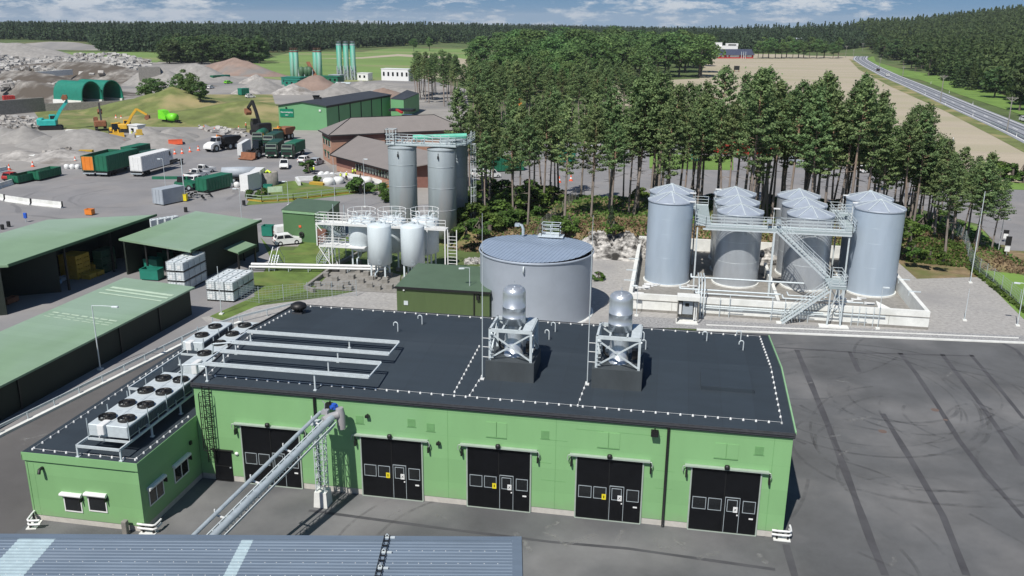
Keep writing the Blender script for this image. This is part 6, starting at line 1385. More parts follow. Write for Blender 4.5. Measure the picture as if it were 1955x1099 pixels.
# silo plant
def psilo(label,px,py,pt,w_px,legs=0,dark=None):
    p=G(px,py); h=HZ(pt,p.x,p.y); r_=w_px/2*((p-CAM).length)/FPX
    t=thing('plant_silo',label,'silo',(p.x,p.y,0),0,'faded green cement silos'); zb=legs*h if legs else .5
    mb=MB(); mb.lathe(0,0,[(r_*.3,max(.1,zb-r_*1.4)),(r_,zb),(r_,h-.4),(r_*.9,h)],20,capt=True); part('shell',mb,M['silogreen'],t)
    mb=MB(); 
    for zz in (h-.4,): mb.lathe(0,0,[(r_*1.03,zz-.4),(r_*1.05,zz),(r_*1.03,zz+.3)],20)
    mb.rail([(r_*.9*math.cos(k*PI/3),r_*.9*math.sin(k*PI/3),h) for k in range(6)],1.1,2,2,.06,True,False); part('top_ring',mb,M['brick_d'] if not legs else M['galv'],t)
    if legs:
        for k in range(4): an=PI/4+k*PI/2; mb=MB(); mb.beam((r_*math.cos(an),r_*math.sin(an),0),(r_*math.cos(an),r_*math.sin(an),zb+.5),.5); part('leg',mb,M['galv'],t)
        mb=MB()
        for k in range(4): a,b=[(r_*math.cos(PI/4+j*PI/2),r_*math.sin(PI/4+j*PI/2)) for j in (k,k+1)]; mb.beam((*a,.5),(*b,zb*.9),.25); mb.beam((*b,.5),(*a,zb*.9),.25)
        part('brace',mb,M['galv'],t)
psilo('leftmost faded green silo of the left pair',560,152,96,9); psilo('right silo of the left pair, bleached streaks',567.5,153,96,9)
psilo('left silo of the middle pair',604,152,96,9); psilo('right silo of the middle pair',611,153,96,10)
for px,lb in ((649.5,'left'),(662.5,'middle'),(675.5,'right whitest')): psilo(f'{lb} tall green silo of the group of three on steel legs',px,152,83,9.5,.36)
def plantbox(name,label,px,py,w_,d_,h_,m_,cat,rz_=-.15,z=0,roof=None):
    p=G(px,py); t=thing(name,label,cat,(p.x,p.y,z),rz_)
    mb=MB(); mb.bbox(-w_/2,-d_/2,0,w_/2,d_/2,h_,.15); part('body',mb,m_,t)
    mb=MB(); mb.box(-w_/2-.15,-d_/2-.15,h_+.003,w_/2+.15,d_/2+.15,h_+.25); part('roof',mb,roof or m_,t)
    mb=MB(); 
    for k in range(max(1,int(w_/2.5))): x=-w_/2+1+k*2.5; mb.box(x,-d_/2-.06,h_*.4,x+1,-d_/2-.003,h_*.75)
    part('opening',mb,M['glass'],t); return t
plantbox('mixing_plant','green mixing building at the foot of the left silos',562,161,10,6,3.2,M['teal'],'plant')
plantbox('mixing_plant','green machine housing between the silo pairs',594,157,9,6,2.6,M['cgreen'],'plant')
plantbox('mixing_plant','green hopper housing right of the middle silos',628,158,13,6,3,M['cgreen'],'plant')
plantbox('mixing_plant','grey plant building under the group of three silos',643,155,6,5,3,M['greyc'],'plant')
plantbox('blue_cabin','blue and teal cabin by the left silos',560,164,7,4,2.6,M['teal'],'cabin')
plantbox('site_office','white two storey site cabin right of the silos',759,153,15,6,5.5,M['white'],'cabin')
plantbox('white_tent','long white low tent behind the green hall',718,177,18,6,1.9,M['white'],'tent')
plantbox('small_cabin','small pale cabin at the right end of the silo plant',697,153,6,5,3.4,M['white'],'cabin')
t=thing('belt_conveyor','slanting dark belt conveyor between the silo pairs','conveyor'); mb=MB(); a,b=G(608,158),G(590,155); mb.beam((a.x,a.y,.5),(b.x,b.y,9),1.6,.8); part('belt',mb,M['rust'],t); mb=MB(); mb.beam((b.x,b.y,0),(b.x,b.y,9),.5); mb.beam((b.x+6,b.y,0),(b.x,b.y,9),.4); part('leg',mb,M['black_metal'],t)
for px,lb in ((577,'left'),(586,'middle'),(592,'right')): 
    p=G(px,157); t=thing('hopper',f'{lb} small green hopper silo among the plant','hopper',(p.x,p.y,0),0,'small plant hoppers'); mb=MB(); mb.lathe(0,0,[(.7,3),(1.5,4.5),(1.5,6.8),(.3,7.4)],14); part('shell',mb,M['bottle'],t); mb=MB(); mb.beam((-1.5,0,0),(-1.5,0,6),.4); mb.beam((1.5,0,0),(1.5,0,6),.4); part('legs',mb,M['galv'],t)
# far farmhouse with white house behind
a,b=G(1355,111),G(1434,111); L_=(b-a).length; p=(a+b)/2
t=thing('red_farmhouse','long low red house with a dark blue roof at the edge of the stubble field','house',(p.x,p.y,0),math.atan2((b-a).y,(b-a).x))
mb=MB(); mb.box(-L_/2+.5,-5,0,L_/2-.5,5,3.2); part('wall',mb,M['red'],t)
mb=MB(); roofquad(mb,((-L_/2,-6,3.0),(L_/2,-6,3.0),(L_/2,0,7.4),(-L_/2,0,7.4)),.25); roofquad(mb,((L_/2,6,3.0),(-L_/2,6,3.0),(-L_/2,0,7.4),(L_/2,0,7.4)),.25); part('roof',mb,mat('slate_blue_roof',(.05,.06,.10),.6),t)
for x0,x1 in ((-.46,-.34),(-.28,-.22),(-.16,-.12),(-.08,.14),(.24,.28),(.32,.44)): mb=MB(); mb.box(L_*x0,-5.1,1.2,L_*x1,-5.01,2.9); part('window',mb,M['white'],t)
t=thing('white_house','white two storey house behind the red farmhouse','house',(p.x-4,p.y+16,0)); mb=MB(); mb.box(-10,-4,0,10,4,9.6); mb.box(-9.9,-3,9.6,-3,3,12.2); part('wall',mb,M['white'],t); mb=MB(); mb.box(0,-4.1,9.61,10.2,4.1,11.6); mb.box(-10.2,-4.2,9.62,-9.91,4.2,10.4); part('roof',mb,M['white'],t); mb=MB(); mb.box(2.,-4.2,10,8.5,-4.11,11); part('window',mb,M['glass'],t)
for k,px in enumerate((1415,1419,1423)): pole(f"{('left','middle','right')[k]} white flagpole in front of the red farmhouse",px,112,98,None,.25,'flagpole','flagpole','flagpoles by the farmhouse')
t=thing('hunting_stand','small dark hut standing alone in the stubble field','hut',(G(1406,137).x,G(1406,137).y,0)); mb=MB(); mb.box(-1.6,-1.2,1.2,1.6,1.2,3.6); part('cabin',mb,M['black_metal'],t); mb=MB(); mb.box(-1.5,-1.1,0,-1.2,1.1,1.19); mb.box(1.2,-1.1,0,1.5,1.1,1.19); part('legs',mb,M['rust'],t)
p=GY(1520,68,CAM.y+1000); t=thing('hillside_house','tiny pale house peeking out of the wooded hill above the tree row','house',(p.x,p.y,p.z-7)); mb=MB(); mb.box(-5,-3,0,5,3,3); part('wall',mb,M['greyc'],t); mb=MB(); roofquad(mb,((-6,-4,3),(6,-4,3),(6,0,5),(-6,0,5))); part('roof',mb,M['greyc'],t)
# power poles along the highway
for px,py,pt,lb in ((1922,252,184,'T shaped wooden power pole nearest the right edge, beyond the highway'),(1795,195,143,'T shaped power pole above the bright verge'),(1723,147,126,'third power pole along the wooded hill'),(1679,128,110,'fourth power pole along the wooded hill'),(1646,101,82,'power pole at the far bend of the highway'),(1614,110,87,'pole at the right end of the field tree row'),(1629,108,94,'short pole at the bend of the highway')):
    p=G(px,py); h=HZ(pt,p.x,p.y); t=thing('power_pole',lb,'power pole',(p.x,p.y,0),0,'power poles along the highway'); mb=MB(); mb.tube([(0,0,0),(0,0,h)],[.2,.14],8); part('pole',mb,M['concrete_d'],t)
    mb=MB(); wv=1.6 if h>7 else 1; mb.beam((-wv,0,h-.4),(wv,0,h-.4),.2); mb.beam((-wv*.8,0,h-.4),(0,0,h-1.4),.14); mb.beam((wv*.8,0,h-.4),(0,0,h-1.4),.14)
    part('crossarm',mb,M['concrete_d'],t)
for px,py,lb in ((1766,181,'first'),(1805,200,'second'),(1857,222,'third'),(1940,262,'nearest'),(1777,160,'far left upper'),(1812,178,'upper middle'),(1857,200,'upper right')):
    p=G(px,py); t=thing('marker_post',f'{lb} small white roadside marker post by the highway','post',(p.x,p.y,.1),0,'roadside marker posts'); mb=MB(); mb.bbox(-.09,-.09,0,.09,.09,1.1,.02); part('post',mb,M['white'],t); mb=MB(); mb.box(-.1,-.1,.75,.1,.1,.92); part('reflector',mb,M['black_metal'],t)
t=thing('highway_guardrail','low dark guard rail on the near side of the highway','guard rail'); mb=MB(); pts=[G(*q) for q in ((1975,277),(1930,254),(1892,238))]
for a,b in zip(pts[:-1],pts[1:]):
    mb.beam((a.x,a.y,.7),(b.x,b.y,.7),.15,.35); n=max(2,int((b-a).length/4))
    for k in range(n): q_=a.lerp(b,k/n); mb.beam((q_.x,q_.y,0),(q_.x,q_.y,.7),.15)
part('rail',mb,M['galv'],t)
# mesh fence on the right
def fence(label,pts,h,grp=None,sp=2.6,mesh=True,mt=None):
    t=thing('mesh_fence',label,'fence'); V=[]
    for a,b in zip(pts[:-1],pts[1:]):
        a=Vector(a); b=Vector(b); n=max(1,round((b-a).length/sp)); V+=[a.lerp(b,i/n) for i in range(n)]
    V.append(Vector(pts[-1])); V=[Vector((v.x,v.y,kz(v.x,v.y))) for v in V]
    for v in V: mb=MB(); mb.tube([v,v+Vector((0,0,h))],.035,6); part('post',mb,mt or M['galv'],t)
    mb=MB()
    for a,b in zip(V[:-1],V[1:]):
        L_=(b-a).length; n=int(L_/.42)
        for k in range(1,n+1): q_=a.lerp(b,k/(n+1)); mb.beam(q_+Vector((0,0,.05)),q_+Vector((0,0,h-.05)),.012)
        for k in range(7): o_=Vector((0,0,.1+(h-.2)*k/6)); mb.beam(a+o_,b+o_,.014)
    part('mesh',mb,mt or M['galv'],t)
f0=[G(*q) for q in ((1985,608),(1945,585),(1895,543),(1845,505),(1822,478),(1790,452))]
fence('tall galvanised mesh fence along the right edge of the gravel',[(p.x,p.y,0) for p in f0],2.0)
f1=[(12.5,61),(13.2,68),(14.2,78),(15,88),(16,98)]; fence('dark mesh fence climbing the knoll behind the round tank',[(x,y,0) for x,y in f1],2.0,mt=M['concrete_d'])
f2=[(-19.5,38),(-13.5,36.8),(-9,39.5),(-4,41.5)]; fence('thin mesh fence beside the stacked totes',[(x,y,0) for x,y in f2],1.9)
# side road signs, flagpoles
for px,py,pt,lb in ((1920,492,450,'left traffic sign with a white plate beside the side road'),(1918,462,438,'rear traffic sign with a white plate beside the side road')):
    p=G(px,py); h=HZ(pt,p.x,p.y); t=thing('traffic_sign',lb,'sign',(p.x,p.y,0),-.2,'signs by the side road'); mb=MB(); mb.tube([(0,0,0),(0,0,h)],.04,6); part('pole',mb,M['galv'],t)
    mb=MB(); mb.box(-.35,-.06,h-1.3,.35,-.02,h-.05); part('back_plate',mb,M['black_metal'],t); mb=MB(); mb.box(-.3,-.1,h*.3,.3,-.04,h*.3+.7); part('white_plate',mb,M['white'],t)
pole('slim lamp post beside the side road at the right',1905,484,418,(.4,0),.05)
for px,py,pt,lb in ((1812,318,262,'right white flagpole rising behind the pines'),(1803,322,275,'left white flagpole with a drooping pale flag behind the pines')):
    p=G(px,py); h=HZ(pt,p.x,p.y); t=thing('flagpole',lb,'flagpole',(p.x,p.y,0),0,'white flagpoles behind the pines'); mb=MB(); mb.tube([(0,0,0),(0,0,h)],[.22,.1],8); part('pole',mb,M['white'],t)
    mb=MB(); fx=0 if 'right' in lb else -1
    if fx: mb.add([(0,0,h-.3),(-1.6,.1,h-.2),(-3.2,-.1,h+.1),(-3.3,.1,h-1.6),(-1.6,-.1,h-2.0),(0,0,h-2.2),(0,.04,h-.3),(-1.6,.14,h-.2),(-3.2,-.06,h+.1),(-3.3,.14,h-1.6),(-1.6,-.06,h-2.0),(0,.04,h-2.2)],[(0,1,4,5),(1,2,3,4),(11,10,7,6),(10,9,8,7),(0,6,7,1),(1,7,8,2),(2,8,9,3)]); part('flag',mb,M['white'],t)
# ================================================================ vehicles
def wheels(t,xs,hw,r,w=.25,rim=True):
    for x in xs:
        for s in (-1,1):
            mb=MB(); y0=s*hw; y1=s*(hw-w); mb.M=Matrix.Translation((x,(y0+y1)/2,r))@Matrix.Rotation(PI/2,4,'X'); mb.lathe(0,0,[(r*.55,-w/2),(r*.93,-w/2),(r,-w/2+.04),(r,w/2-.04),(r*.93,w/2),(r*.55,w/2)],14); o=part('wheel',mb,M['tyre'],t)
            mb=MB(); mb.M=Matrix.Translation((x,(y0+y1)/2,r))@Matrix.Rotation(PI/2,4,'X'); mb.cyl(0,0,-w/2+.03,w/2-.03,r*.56,n=10); part('rim',mb,M['galv'],o)
def car(label,pa,pb,color,kind='car',grp=None,z=0.02,W=1.8,name='parked_car',cat='car',real=4.3):
    a,b=G(*pa),G(*pb); L_=(b-a).length; c=(a+b)/2; L_=max(L_,real*.8); L_=min(L_,real*1.1)
    t=thing(name,label,cat,(c.x,c.y,z),math.atan2((b-a).y,(b-a).x),grp); h=L_/2; k=L_/4.3
    if kind=='car': body=[(-h,.35),(-h+.02,.85),(-h+.15,.98),(h-1.2*k,.95),(h-.15,.75),(h,.55),(h-.02,.3),(h-.2,.22),(-h+.2,.22)]; cab=[(-h+.22,.95),(-h+.55*k,1.42),(-.1*k,1.48),(h-1.85*k,1.43),(h-1.1*k,.94)]
    elif kind=='van': body=[(-h,.35),(-h,1.05),(h-1.1*k,1.05),(h-.15,.85),(h,.6),(h-.02,.3),(-h+.2,.22)]; cab=[(-h+.02,1.03),(-h+.1,1.78),(h-1.95*k,1.82),(h-1.6*k,1.7),(h-.95*k,1.03)]
    elif kind=='pickup': body=[(-h,.5),(-h,1.02),(-h+.1,1.05),(h-1.1*k,1.08),(h-.12,.95),(h,.6),(h-.05,.35),(-h+.3,.35)]; cab=[(-h+1.6*k,1.03),(-h+1.75*k,1.65),(h-2.0*k,1.7),(h-1.35*k,1.05)]
    else: body=[(-h,.35),(-h,.9),(h-1.1*k,.95),(h,.7),(h,.3),(-h,.25)]; cab=[(-h+.3,.9),(-h+.6,1.6),(h-1.9*k,1.6),(h-1.2*k,.95)]
    mb=MB(); mb.prof(body,-W/2,W/2,.05); 
    if kind=='van': mb.prof([p for p in cab],-W/2+.03,W/2-.03,.12)
    part('body',mb,color,t)
    if kind=='pickup': mb=MB(); mb.box(-h+.12,-W/2+.15,1.055,-h+1.5*k,W/2-.15,1.065); part('bed_liner',mb,M['black_metal'],t)
    zt=max(p[1] for p in cab)
    if kind!='van':
        mb=MB(); mb.prof(cab,-W/2+.06,W/2-.06,.16); part('windows',mb,M['glass'],t)
        mb=MB(); xs=[p[0] for p in cab if p[1]>zt-.12]; mb.bbox(min(xs)-.05,-W/2+.2,zt-.05,max(xs)+.05,W/2-.2,zt+.03,.04)
        for s in (-1,1):
            for i in range(len(cab)-1):
                mb.beam((cab[i][0],s*(W/2-.06-.16*(cab[i][1]-cab[0][1])/(zt-cab[0][1])),cab[i][1]),(cab[i+1][0],s*(W/2-.06-.16*(cab[i+1][1]-cab[0][1])/(zt-cab[0][1])),cab[i+1][1]),.09)
            xm=(min(xs)+max(xs))/2; mb.beam((xm,s*(W/2-.05),cab[0][1]),(xm,s*(W/2-.2),zt),.09)
        part('roof',mb,color,t)
    else:
        mb=MB(); mb.add([(h-1.58*k,-W/2+.2,1.70),(h-1.0*k,-W/2+.12,1.08),(h-1.0*k,W/2-.12,1.08),(h-1.58*k,W/2-.2,1.70)],[(0,1,2,3)]); mb.v=[(v[0]+.03,v[1],v[2]+.03) for v in mb.v]
        for s in (-1,1): P=[(h-2.6*k,s*(W/2+.01),1.12),(h-1.3*k,s*(W/2+.01),1.12),(h-1.75*k,s*(W/2-.10),1.66),(h-2.6*k,s*(W/2-.10),1.66)]; mb.add(P if s<0 else P[::-1],[(0,1,2,3)])
        part('windows',mb,M['glass'],t)
    for s in (-1,1):
        mb=MB(); mb.cb((h-.1,s*(W/2-.28),.68),(.18,.34,.16)); part('headlight',mb,M['lamp'],t)
        mb=MB(); mb.cb((-h+.03,s*(W/2-.2),.8),(.08,.25,.2)); part('tail_light',mb,M['red'],t)
    mb=MB(); mb.box(h-.03,-W/2+.3,.35,h+.02,W/2-.3,.55); mb.box(-h-.02,-W/2+.2,.3,-h+.03,W/2-.2,.5); part('bumper',mb,M['black_metal'],t)
    wheels(t,(-h+.85*k,h-.85*k),W/2+.01,.33,.22); return t
car('small white hatchback parked in front of the white van',(523,468),(574,463),M['white'],'car','cars parked on the lawn edge',real=3.9)
car('white panel van parked behind the white hatchback',(526,455),(580,449),M['white'],'van','cars parked on the lawn edge',real=4.2)
car('white pickup standing alone on the yard, seen from behind',(545,313),(541,327),M['white'],'pickup',real=5)
car('rear white pickup of the row beside the green container',(368,334),(408,327),M['white'],'pickup','pickups by the green container',real=5.3)
car('middle white pickup of the row beside the green container',(356,343),(396,335),M['white'],'pickup','pickups by the green container',real=5.3)
car('white car with an open bonnet next to the green telehandler',(362,352),(392,345),M['white'],'car',real=4.4)
car('white estate car cut by the right edge on the highway lay-by',(1940,228),(1975,236),M['white'],'car',real=4.6,z=.17)
car('dark car driving on the highway',(1673,137),(1679,134),M['black_metal'],'car','cars on the highway',real=4.6,z=.17)
car('white car driving on the highway behind the dark one',(1690,144),(1698,147),M['white'],'car','cars on the highway',real=4.6,z=.17)
for i,(pa,pb,c,lb) in enumerate((((905,338),(925,336),'white','white pickup seen between the left trunks'),((928,340),(948,338),'white','white van behind the left pines'),((1118,283),(1142,281),'white','white car parked in the back row behind the pines'),((1150,283),(1170,281),'galv','pale car left of the middle trunks'),((1178,276),(1200,274),'white','white car in the far lot behind the middle pines'),((1225,272),(1250,270),'greyc','grey car in the far lot'),((1262,268),(1285,266),'white','white car near the grass island'),((1640,330),(1668,328),'white','white car behind the right pines'),((1500,312),(1524,311),'greyc','grey car by the red containers'))): car(lb,pa,pb,M[c],'car' if i!=1 else 'van','cars in the lot behind the pines')
def container(label,pa,pb,W,H,m_,z=.6,name='container',cat='container',grp=None,openm=None,door=None,ribs=True):
    a,b=G(*pa),G(*pb); L_=(b-a).length; d=(b-a).normalized()
    t=thing(name,label,cat,(a.x,a.y,z),math.atan2(d.y,d.x),grp)
    mb=MB()
    if openm: 
        tk=.1; mb.box(0,0,0,L_,W,.15); mb.box(0,0,.15,L_,tk,H); mb.box(0,W-tk,.15,L_,W,H); mb.box(0,tk,.15,tk,W-tk,H); mb.box(L_-tk,tk,.15,L_,W-tk,H)
    else: mb.box(0,0,0,L_,W,H)
    part('body',mb,m_,t)
    mb=MB()
    if openm: mb.box(.12,.12,H*.45,L_-.12,W-.12,H*.55); part('load',mb,openm,t); mb=MB()
    if ribs:
        n=max(3,int(L_/.7))
        for k in range(n+1): x=.05+(L_-.1)*k/n; mb.box(x-.05,-.06,.1,x+.05,-.003,H-.05); mb.box(x-.05,W+.003,.1,x+.05,W+.06,H-.05)
    for y in (0.05,W-.05): mb.beam((-.04,y,0),(-.04,y,H),.1); mb.beam((L_+.04,y,0),(L_+.04,y,H),.1)
    part('rib',mb,m_,t)
    mb=MB()
    for y in (W*.3,W*.7): mb.beam((-.07,y,.1),(-.07,y,H-.1),.06)
    mb.box(-.05,.12,.15,-.003,W-.12,H-.15); part('door',mb,door or m_,t)
    mb=MB(); mb.box(.1,.2,-.25,L_-.1,.4,-.003); mb.box(.1,W-.4,-.25,L_-.1,W-.2,-.003); part('skid',mb,M['black_metal'],t)
    return t,L_,d
def trailer(label,pa,pb,W=2.5,grp='trailers in the yard',cab=None,ext=0.):
    a,b=G(*pa),G(*pb); L_=(b-a).length+ext; d=(b-a).normalized(); t=thing('trailer',label,'trailer',(a.x,a.y,0.02),math.atan2(d.y,d.x),grp)
    mb=MB(); mb.box(0,.5,.75,L_,.75,1.05); mb.box(0,W-.75,.75,L_,W-.5,1.05); mb.box(-.1,.1,.7,.05,W-.1,.95); part('chassis',mb,M['black_metal'],t)
    xs=[1.2,2.4] if L_<7 else [1.2,2.4,L_-1.6]
    for x in xs:
        for y in (.15,W-.15): mb=MB(); mb.M=Matrix.Translation((x,y,.5))@Matrix.Rotation(PI/2,4,'X'); mb.lathe(0,0,[(.2,-.15),(.5,-.15),(.5,.15),(.2,.15)],14); part('wheel',mb,M['tyre'],t)
    mb=MB(); mb.box(-.15,.1,.5,-.101,W-.1,.75); part('tail_bar',mb,M['galv'],t)
    return t
container('open green hook bin with an orange red end at the left of the trailer row',(182,337),(232,322),2.5,2.9,M['cgreen'],1.1,grp='bins on trailers',openm=M['rust'],door=M['orange'])
trailer('trailer under the open green bin with the orange end',(182,337),(232,322))
container('closed dark green bin in the middle of the trailer row',(207,338),(268,321),2.5,3.0,M['cgreen'],1.1,grp='bins on trailers')
trailer('trailer under the closed dark green bin',(207,338),(268,321))
container('second green bin coupled ahead of the middle one',(255,318),(290,309),2.5,2.9,M['cgreen'],1.1,grp='bins on trailers')
container('white box bin at the right of the trailer row',(273,338),(325,323),2.5,2.9,M['white'],1.1,grp='bins on trailers')
trailer('trailer under the white box bin, its bare frame sticking out',(273,338),(355,312))
container('bright green container with a flat lid beside the pickups',(396,369),(445,357),2.5,2.3,M['cgreen'],.3,grp=None)
container('open green skip at the left end of the yard',(36,352),(80,342),2.3,1.3,M['cgreen'],.3,'skip','skip','open skips',M['rust'])
container('second open green skip with white scraps in it',(76,346),(118,335),2.3,1.5,M['cgreen'],.3,'skip','skip','open skips',M['concrete'])
container('grey site cabin with a poster and a half open side',(293,390),(312,393),4.6,2.5,M['greyc'],.2,'site_cabin','cabin',None,None,M['galv_l'])
container('white box container beside the wheel loader',(455,301),(463,301),8.5,2.6,M['white'],.5,'white_box','container')
container('tall white block, left of the pair by the garden bed',(460,366),(474,367),4.2,3.0,M['white'],.1,'white_block','container','white blocks by the garden bed',ribs=False)
container('tall white block, right of the pair by the garden bed',(481,358),(498,358),4.2,3.0,M['white'],.1,'white_block','container','white blocks by the garden bed',ribs=False)
for i,(pa,pb,m_,lb) in enumerate((((942,168),(966,168),'cgreen','green container in the far lot left'),((905,186),(930,187),'cgreen','green container lid seen between trunks'),((945,196),(955,196),'blue','blue container with white marks behind the pines'),((985,205),(996,205),'orange','orange container behind the pines'),((1335,292),(1372,293),'red','left red container block behind the pines'),((1380,295),(1420,296),'red','middle red container block behind the pines'),((1425,297),(1475,298),'red','right red container block behind the pines'),((1478,284),(1512,285),'red','red container set back at the right'),((1325,308),(1338,308),'teal','teal container behind the trunks'),((925,330),(1000,326),'cgreen','low green container roof behind the left pines'),((1065,312),(1098,309),'teal','teal container roof behind the middle pines'))):
    container(lb,pa,pb,2.5,2.7,M[m_],.2,grp='containers behind the pines')
def truck(label,pa,pb,cabm,bodym,H=3.3,grp='green trucks parked side by side',barrel=False,real=9):
    # cab at pa (front), body back to pb
    a,b=G(*pa),G(*pb); d=(a-b).normalized(); L_=max(real*.75,min((a-b).length,real)); t=thing('truck',label,'truck',(a.x,a.y,.02),math.atan2(d.y,d.x),grp); W=2.5
    mb=MB(); mb.prof([(-2.1,.9),(-2.1,3.1),(-.5,3.2),(-.05,2.2),(0,.6),(-.2,.5),(-2.1,.6)],-W/2,W/2,.08); c=part('cab',mb,cabm,t)
    mb=MB(); mb.add([(-.42,-1.05,3.02),(0.0,-1.12,2.0),(0.0,1.12,2.0),(-.42,1.05,3.02)],[(0,1,2,3)]); mb.v=[(v[0]+.02,v[1],v[2]) for v in mb.v]; mb.box(-1.6,-W/2-.01,1.9,-.6,-W/2+.02,2.8); mb.box(-1.6,W/2-.02,1.9,-.6,W/2+.01,2.8); part('windscreen',mb,M['glass'],c)
    mb=MB(); mb.box(0.003,-1.0,.95,.05,1.0,1.6); part('grille',mb,M['black_metal'],c)
    for s in (-1,1): mb=MB(); mb.cb((.02,s*.95,.75),(.1,.4,.22)); part('headlight',mb,M['lamp'],c)
    mb=MB(); mb.box(-L_,-.5,.7,-.5,.5,1.0); part('chassis',mb,M['black_metal'],t)
    mb=MB()
    if barrel: mb.M=Matrix.Translation((0,0,2.3))@Matrix.Rotation(PI/2,4,'Y'); mb.lathe(0,0,[(.3,-L_),(1.15,-L_+.4),(1.25,-L_*.5),(1.1,-2.6),(.3,-2.4)],16)
    else: mb.bbox(-L_,-W/2,1.1,-2.4,W/2,H,.08)
    part('body',mb,bodym,t); mb=MB()
    if not barrel:
        for k in range(8): x=-L_+.3+k*(L_-3)/7; mb.box(x-.05,-W/2-.06,1.15,x+.05,-W/2-.003,H-.1); mb.box(x-.05,W/2+.003,1.15,x+.05,W/2+.06,H-.1)
    else: mb.beam((-3,-1.2,1.2),(-L_,-1.2,1.2),.15)
    part('rib',mb,bodym,t)
    wheels(t,(-1.2,-L_+1.2,-L_+2.4),W/2,.5,.35); return t
truck('left dark green truck of the parked row with round marks on its cab',(518,303),(545,283),M['cgreen_d'],M['cgreen_d'])
truck('right green truck of the parked row with a green tarpaulin body',(548,304),(590,286),M['cgreen_d'],M['cgreen'])
truck('dark green barrel truck behind the parked row',(492,279),(518,262),M['cgreen_d'],M['cgreen'],barrel=True)
truck('dark green tipper truck at the back beside the barrel truck',(512,285),(540,272),M['cgreen_d'],M['cgreen_d'])
truck('white fronted truck with green bins at the far end of the trailer row',(325,312),(285,318),M['white'],M['cgreen_d'],real=10,grp='trucks')
def dumper(label,pa,pb,m1_,m2_,grp='articulated dumpers'):
    a,b=G(*pa),G(*pb); d=(a-b).normalized(); t=thing('dump_truck',label,'dumper',(a.x,a.y,.02),math.atan2(d.y,d.x),grp)
    mb=MB(); mb.prof([(-2.6,.9),(-2.6,2.2),(-1.4,2.2),(-.2,1.7),(0,1.2),(0,.8)],-1.3,1.3,.2); part('bonnet',mb,m1_,t)
    mb=MB(); mb.prof([(-3.6,1.6),(-3.6,3.3),(-2.3,3.3),(-1.9,2.2),(-1.9,1.6)],-.9,.9,.1); c=part('cab',mb,m1_,t); mb=MB(); mb.box(-3.4,-.93,2.4,-2.3,.93,3.1); mb.add([(-2.25,-.8,3.2),(-1.86,-.85,2.3),(-1.86,.85,2.3),(-2.25,.8,3.2)],[(0,1,2,3)]); part('windows',mb,M['glass'],c)
    mb=MB(); mb.prof([(-9.4,2.6),(-9.0,3.1),(-4.2,3.2),(-3.9,2.9),(-4.3,1.6),(-7.5,1.4)],-1.5,1.5,-.1); part('tipper_bed',mb,m2_,t)
    mb=MB(); mb.box(-8.5,-.5,.8,-2,.5,1.35); part('chassis',mb,M['black_metal'],t)
    mb=MB(); mb.beam((-3.7,0,2.2),(-4.0,0,3.6),1.6,.3); part('bulkhead',mb,M['orange'],t)
    wheels(t,(-1.5,-5.8,-7.6),1.5,.85,.6)
dumper('white and orange articulated dumper standing alone on the yard',(396,291),(440,284),M['white'],M['black_metal'])
dumper('yellow articulated dumper behind the green trucks',(520,272),(560,262),M['myellow'],M['rust'])
def excavator(label,px,py,ang,m_,bend=1,grp='excavators',sc=1.,dark=False):
    p=G(px,py); t=thing('excavator',label,'excavator',(p.x,p.y,.02),ang,grp,sc)
    for s in (-1,1): mb=MB(); mb.prof([(-2.1,.15),(-1.8,0),(1.8,0),(2.1,.15),(2.2,.5),(1.9,.85),(-1.9,.85),(-2.2,.5)],s*.9-.3,s*.9+.3); part('track',mb,M['black_metal'],t)
    mb=MB(); mb.bbox(-2.0,-1.3,.95,1.2,1.3,2.0,.1); mb.bbox(-2.3,-1.25,1.1,-1.2,1.25,2.3,.15); part('house',mb,m_,t)
    mb=MB(); mb.prof([(-.2,2.0),(-.2,2.9),(.9,2.9),(1.3,2.0),(1.2,1.1),(-.2,1.1)],.35,1.3,.04); c=part('cab',mb,m_ ,t); mb=MB(); mb.box(0,.33,1.9,.9,1.32,2.7); mb.box(.9,.45,1.5,1.27,1.2,2.3); part('windows',mb,M['glass'],c)
    bm=M['black_metal'] if dark else m_
    e1=(3.6,-.3,5.6) if bend>0 else (3.0,-.3,4.2); e2=(6.0,-.3,4.2) if bend==1 else ((3.2,-.3,6.9) if bend==2 else (5.6,-.3,2.0))
    mb=MB(); mb.beam((.8,-.3,1.6),(2.2,-.3,3.9),.4,.6); mb.beam((2.2,-.3,3.9),e1,.4,.55); part('boom',mb,bm,t)
    mb=MB(); mb.beam(e1,e2,.32,.45); part('stick',mb,bm,t)
    mb=MB(); q_=Vector(e2); mb.prof([(q_.x-.2,q_.z),(q_.x+.5,q_.z-.1),(q_.x+.6,q_.z-.8),(q_.x-.2,q_.z-1.2),(q_.x-.6,q_.z-.7)],-.8,.2); part('bucket',mb,M['rust'],t)
excavator('turquoise excavator with its arm raised at the left of the yard',98,247,.5,M['turq'],2,sc=1.35)
excavator('dark worn yellow excavator in the middle of the machine group',193,248,2.2,M['rust'],1,sc=1.2,dark=True)
excavator('bright yellow excavator with its boom arched to the right',238,252,.2,M['myellow'],1,sc=1.1)
excavator('black armed material handler beside the green hall',498,258,2.4,M['black_metal'],1,sc=1.5,dark=True)
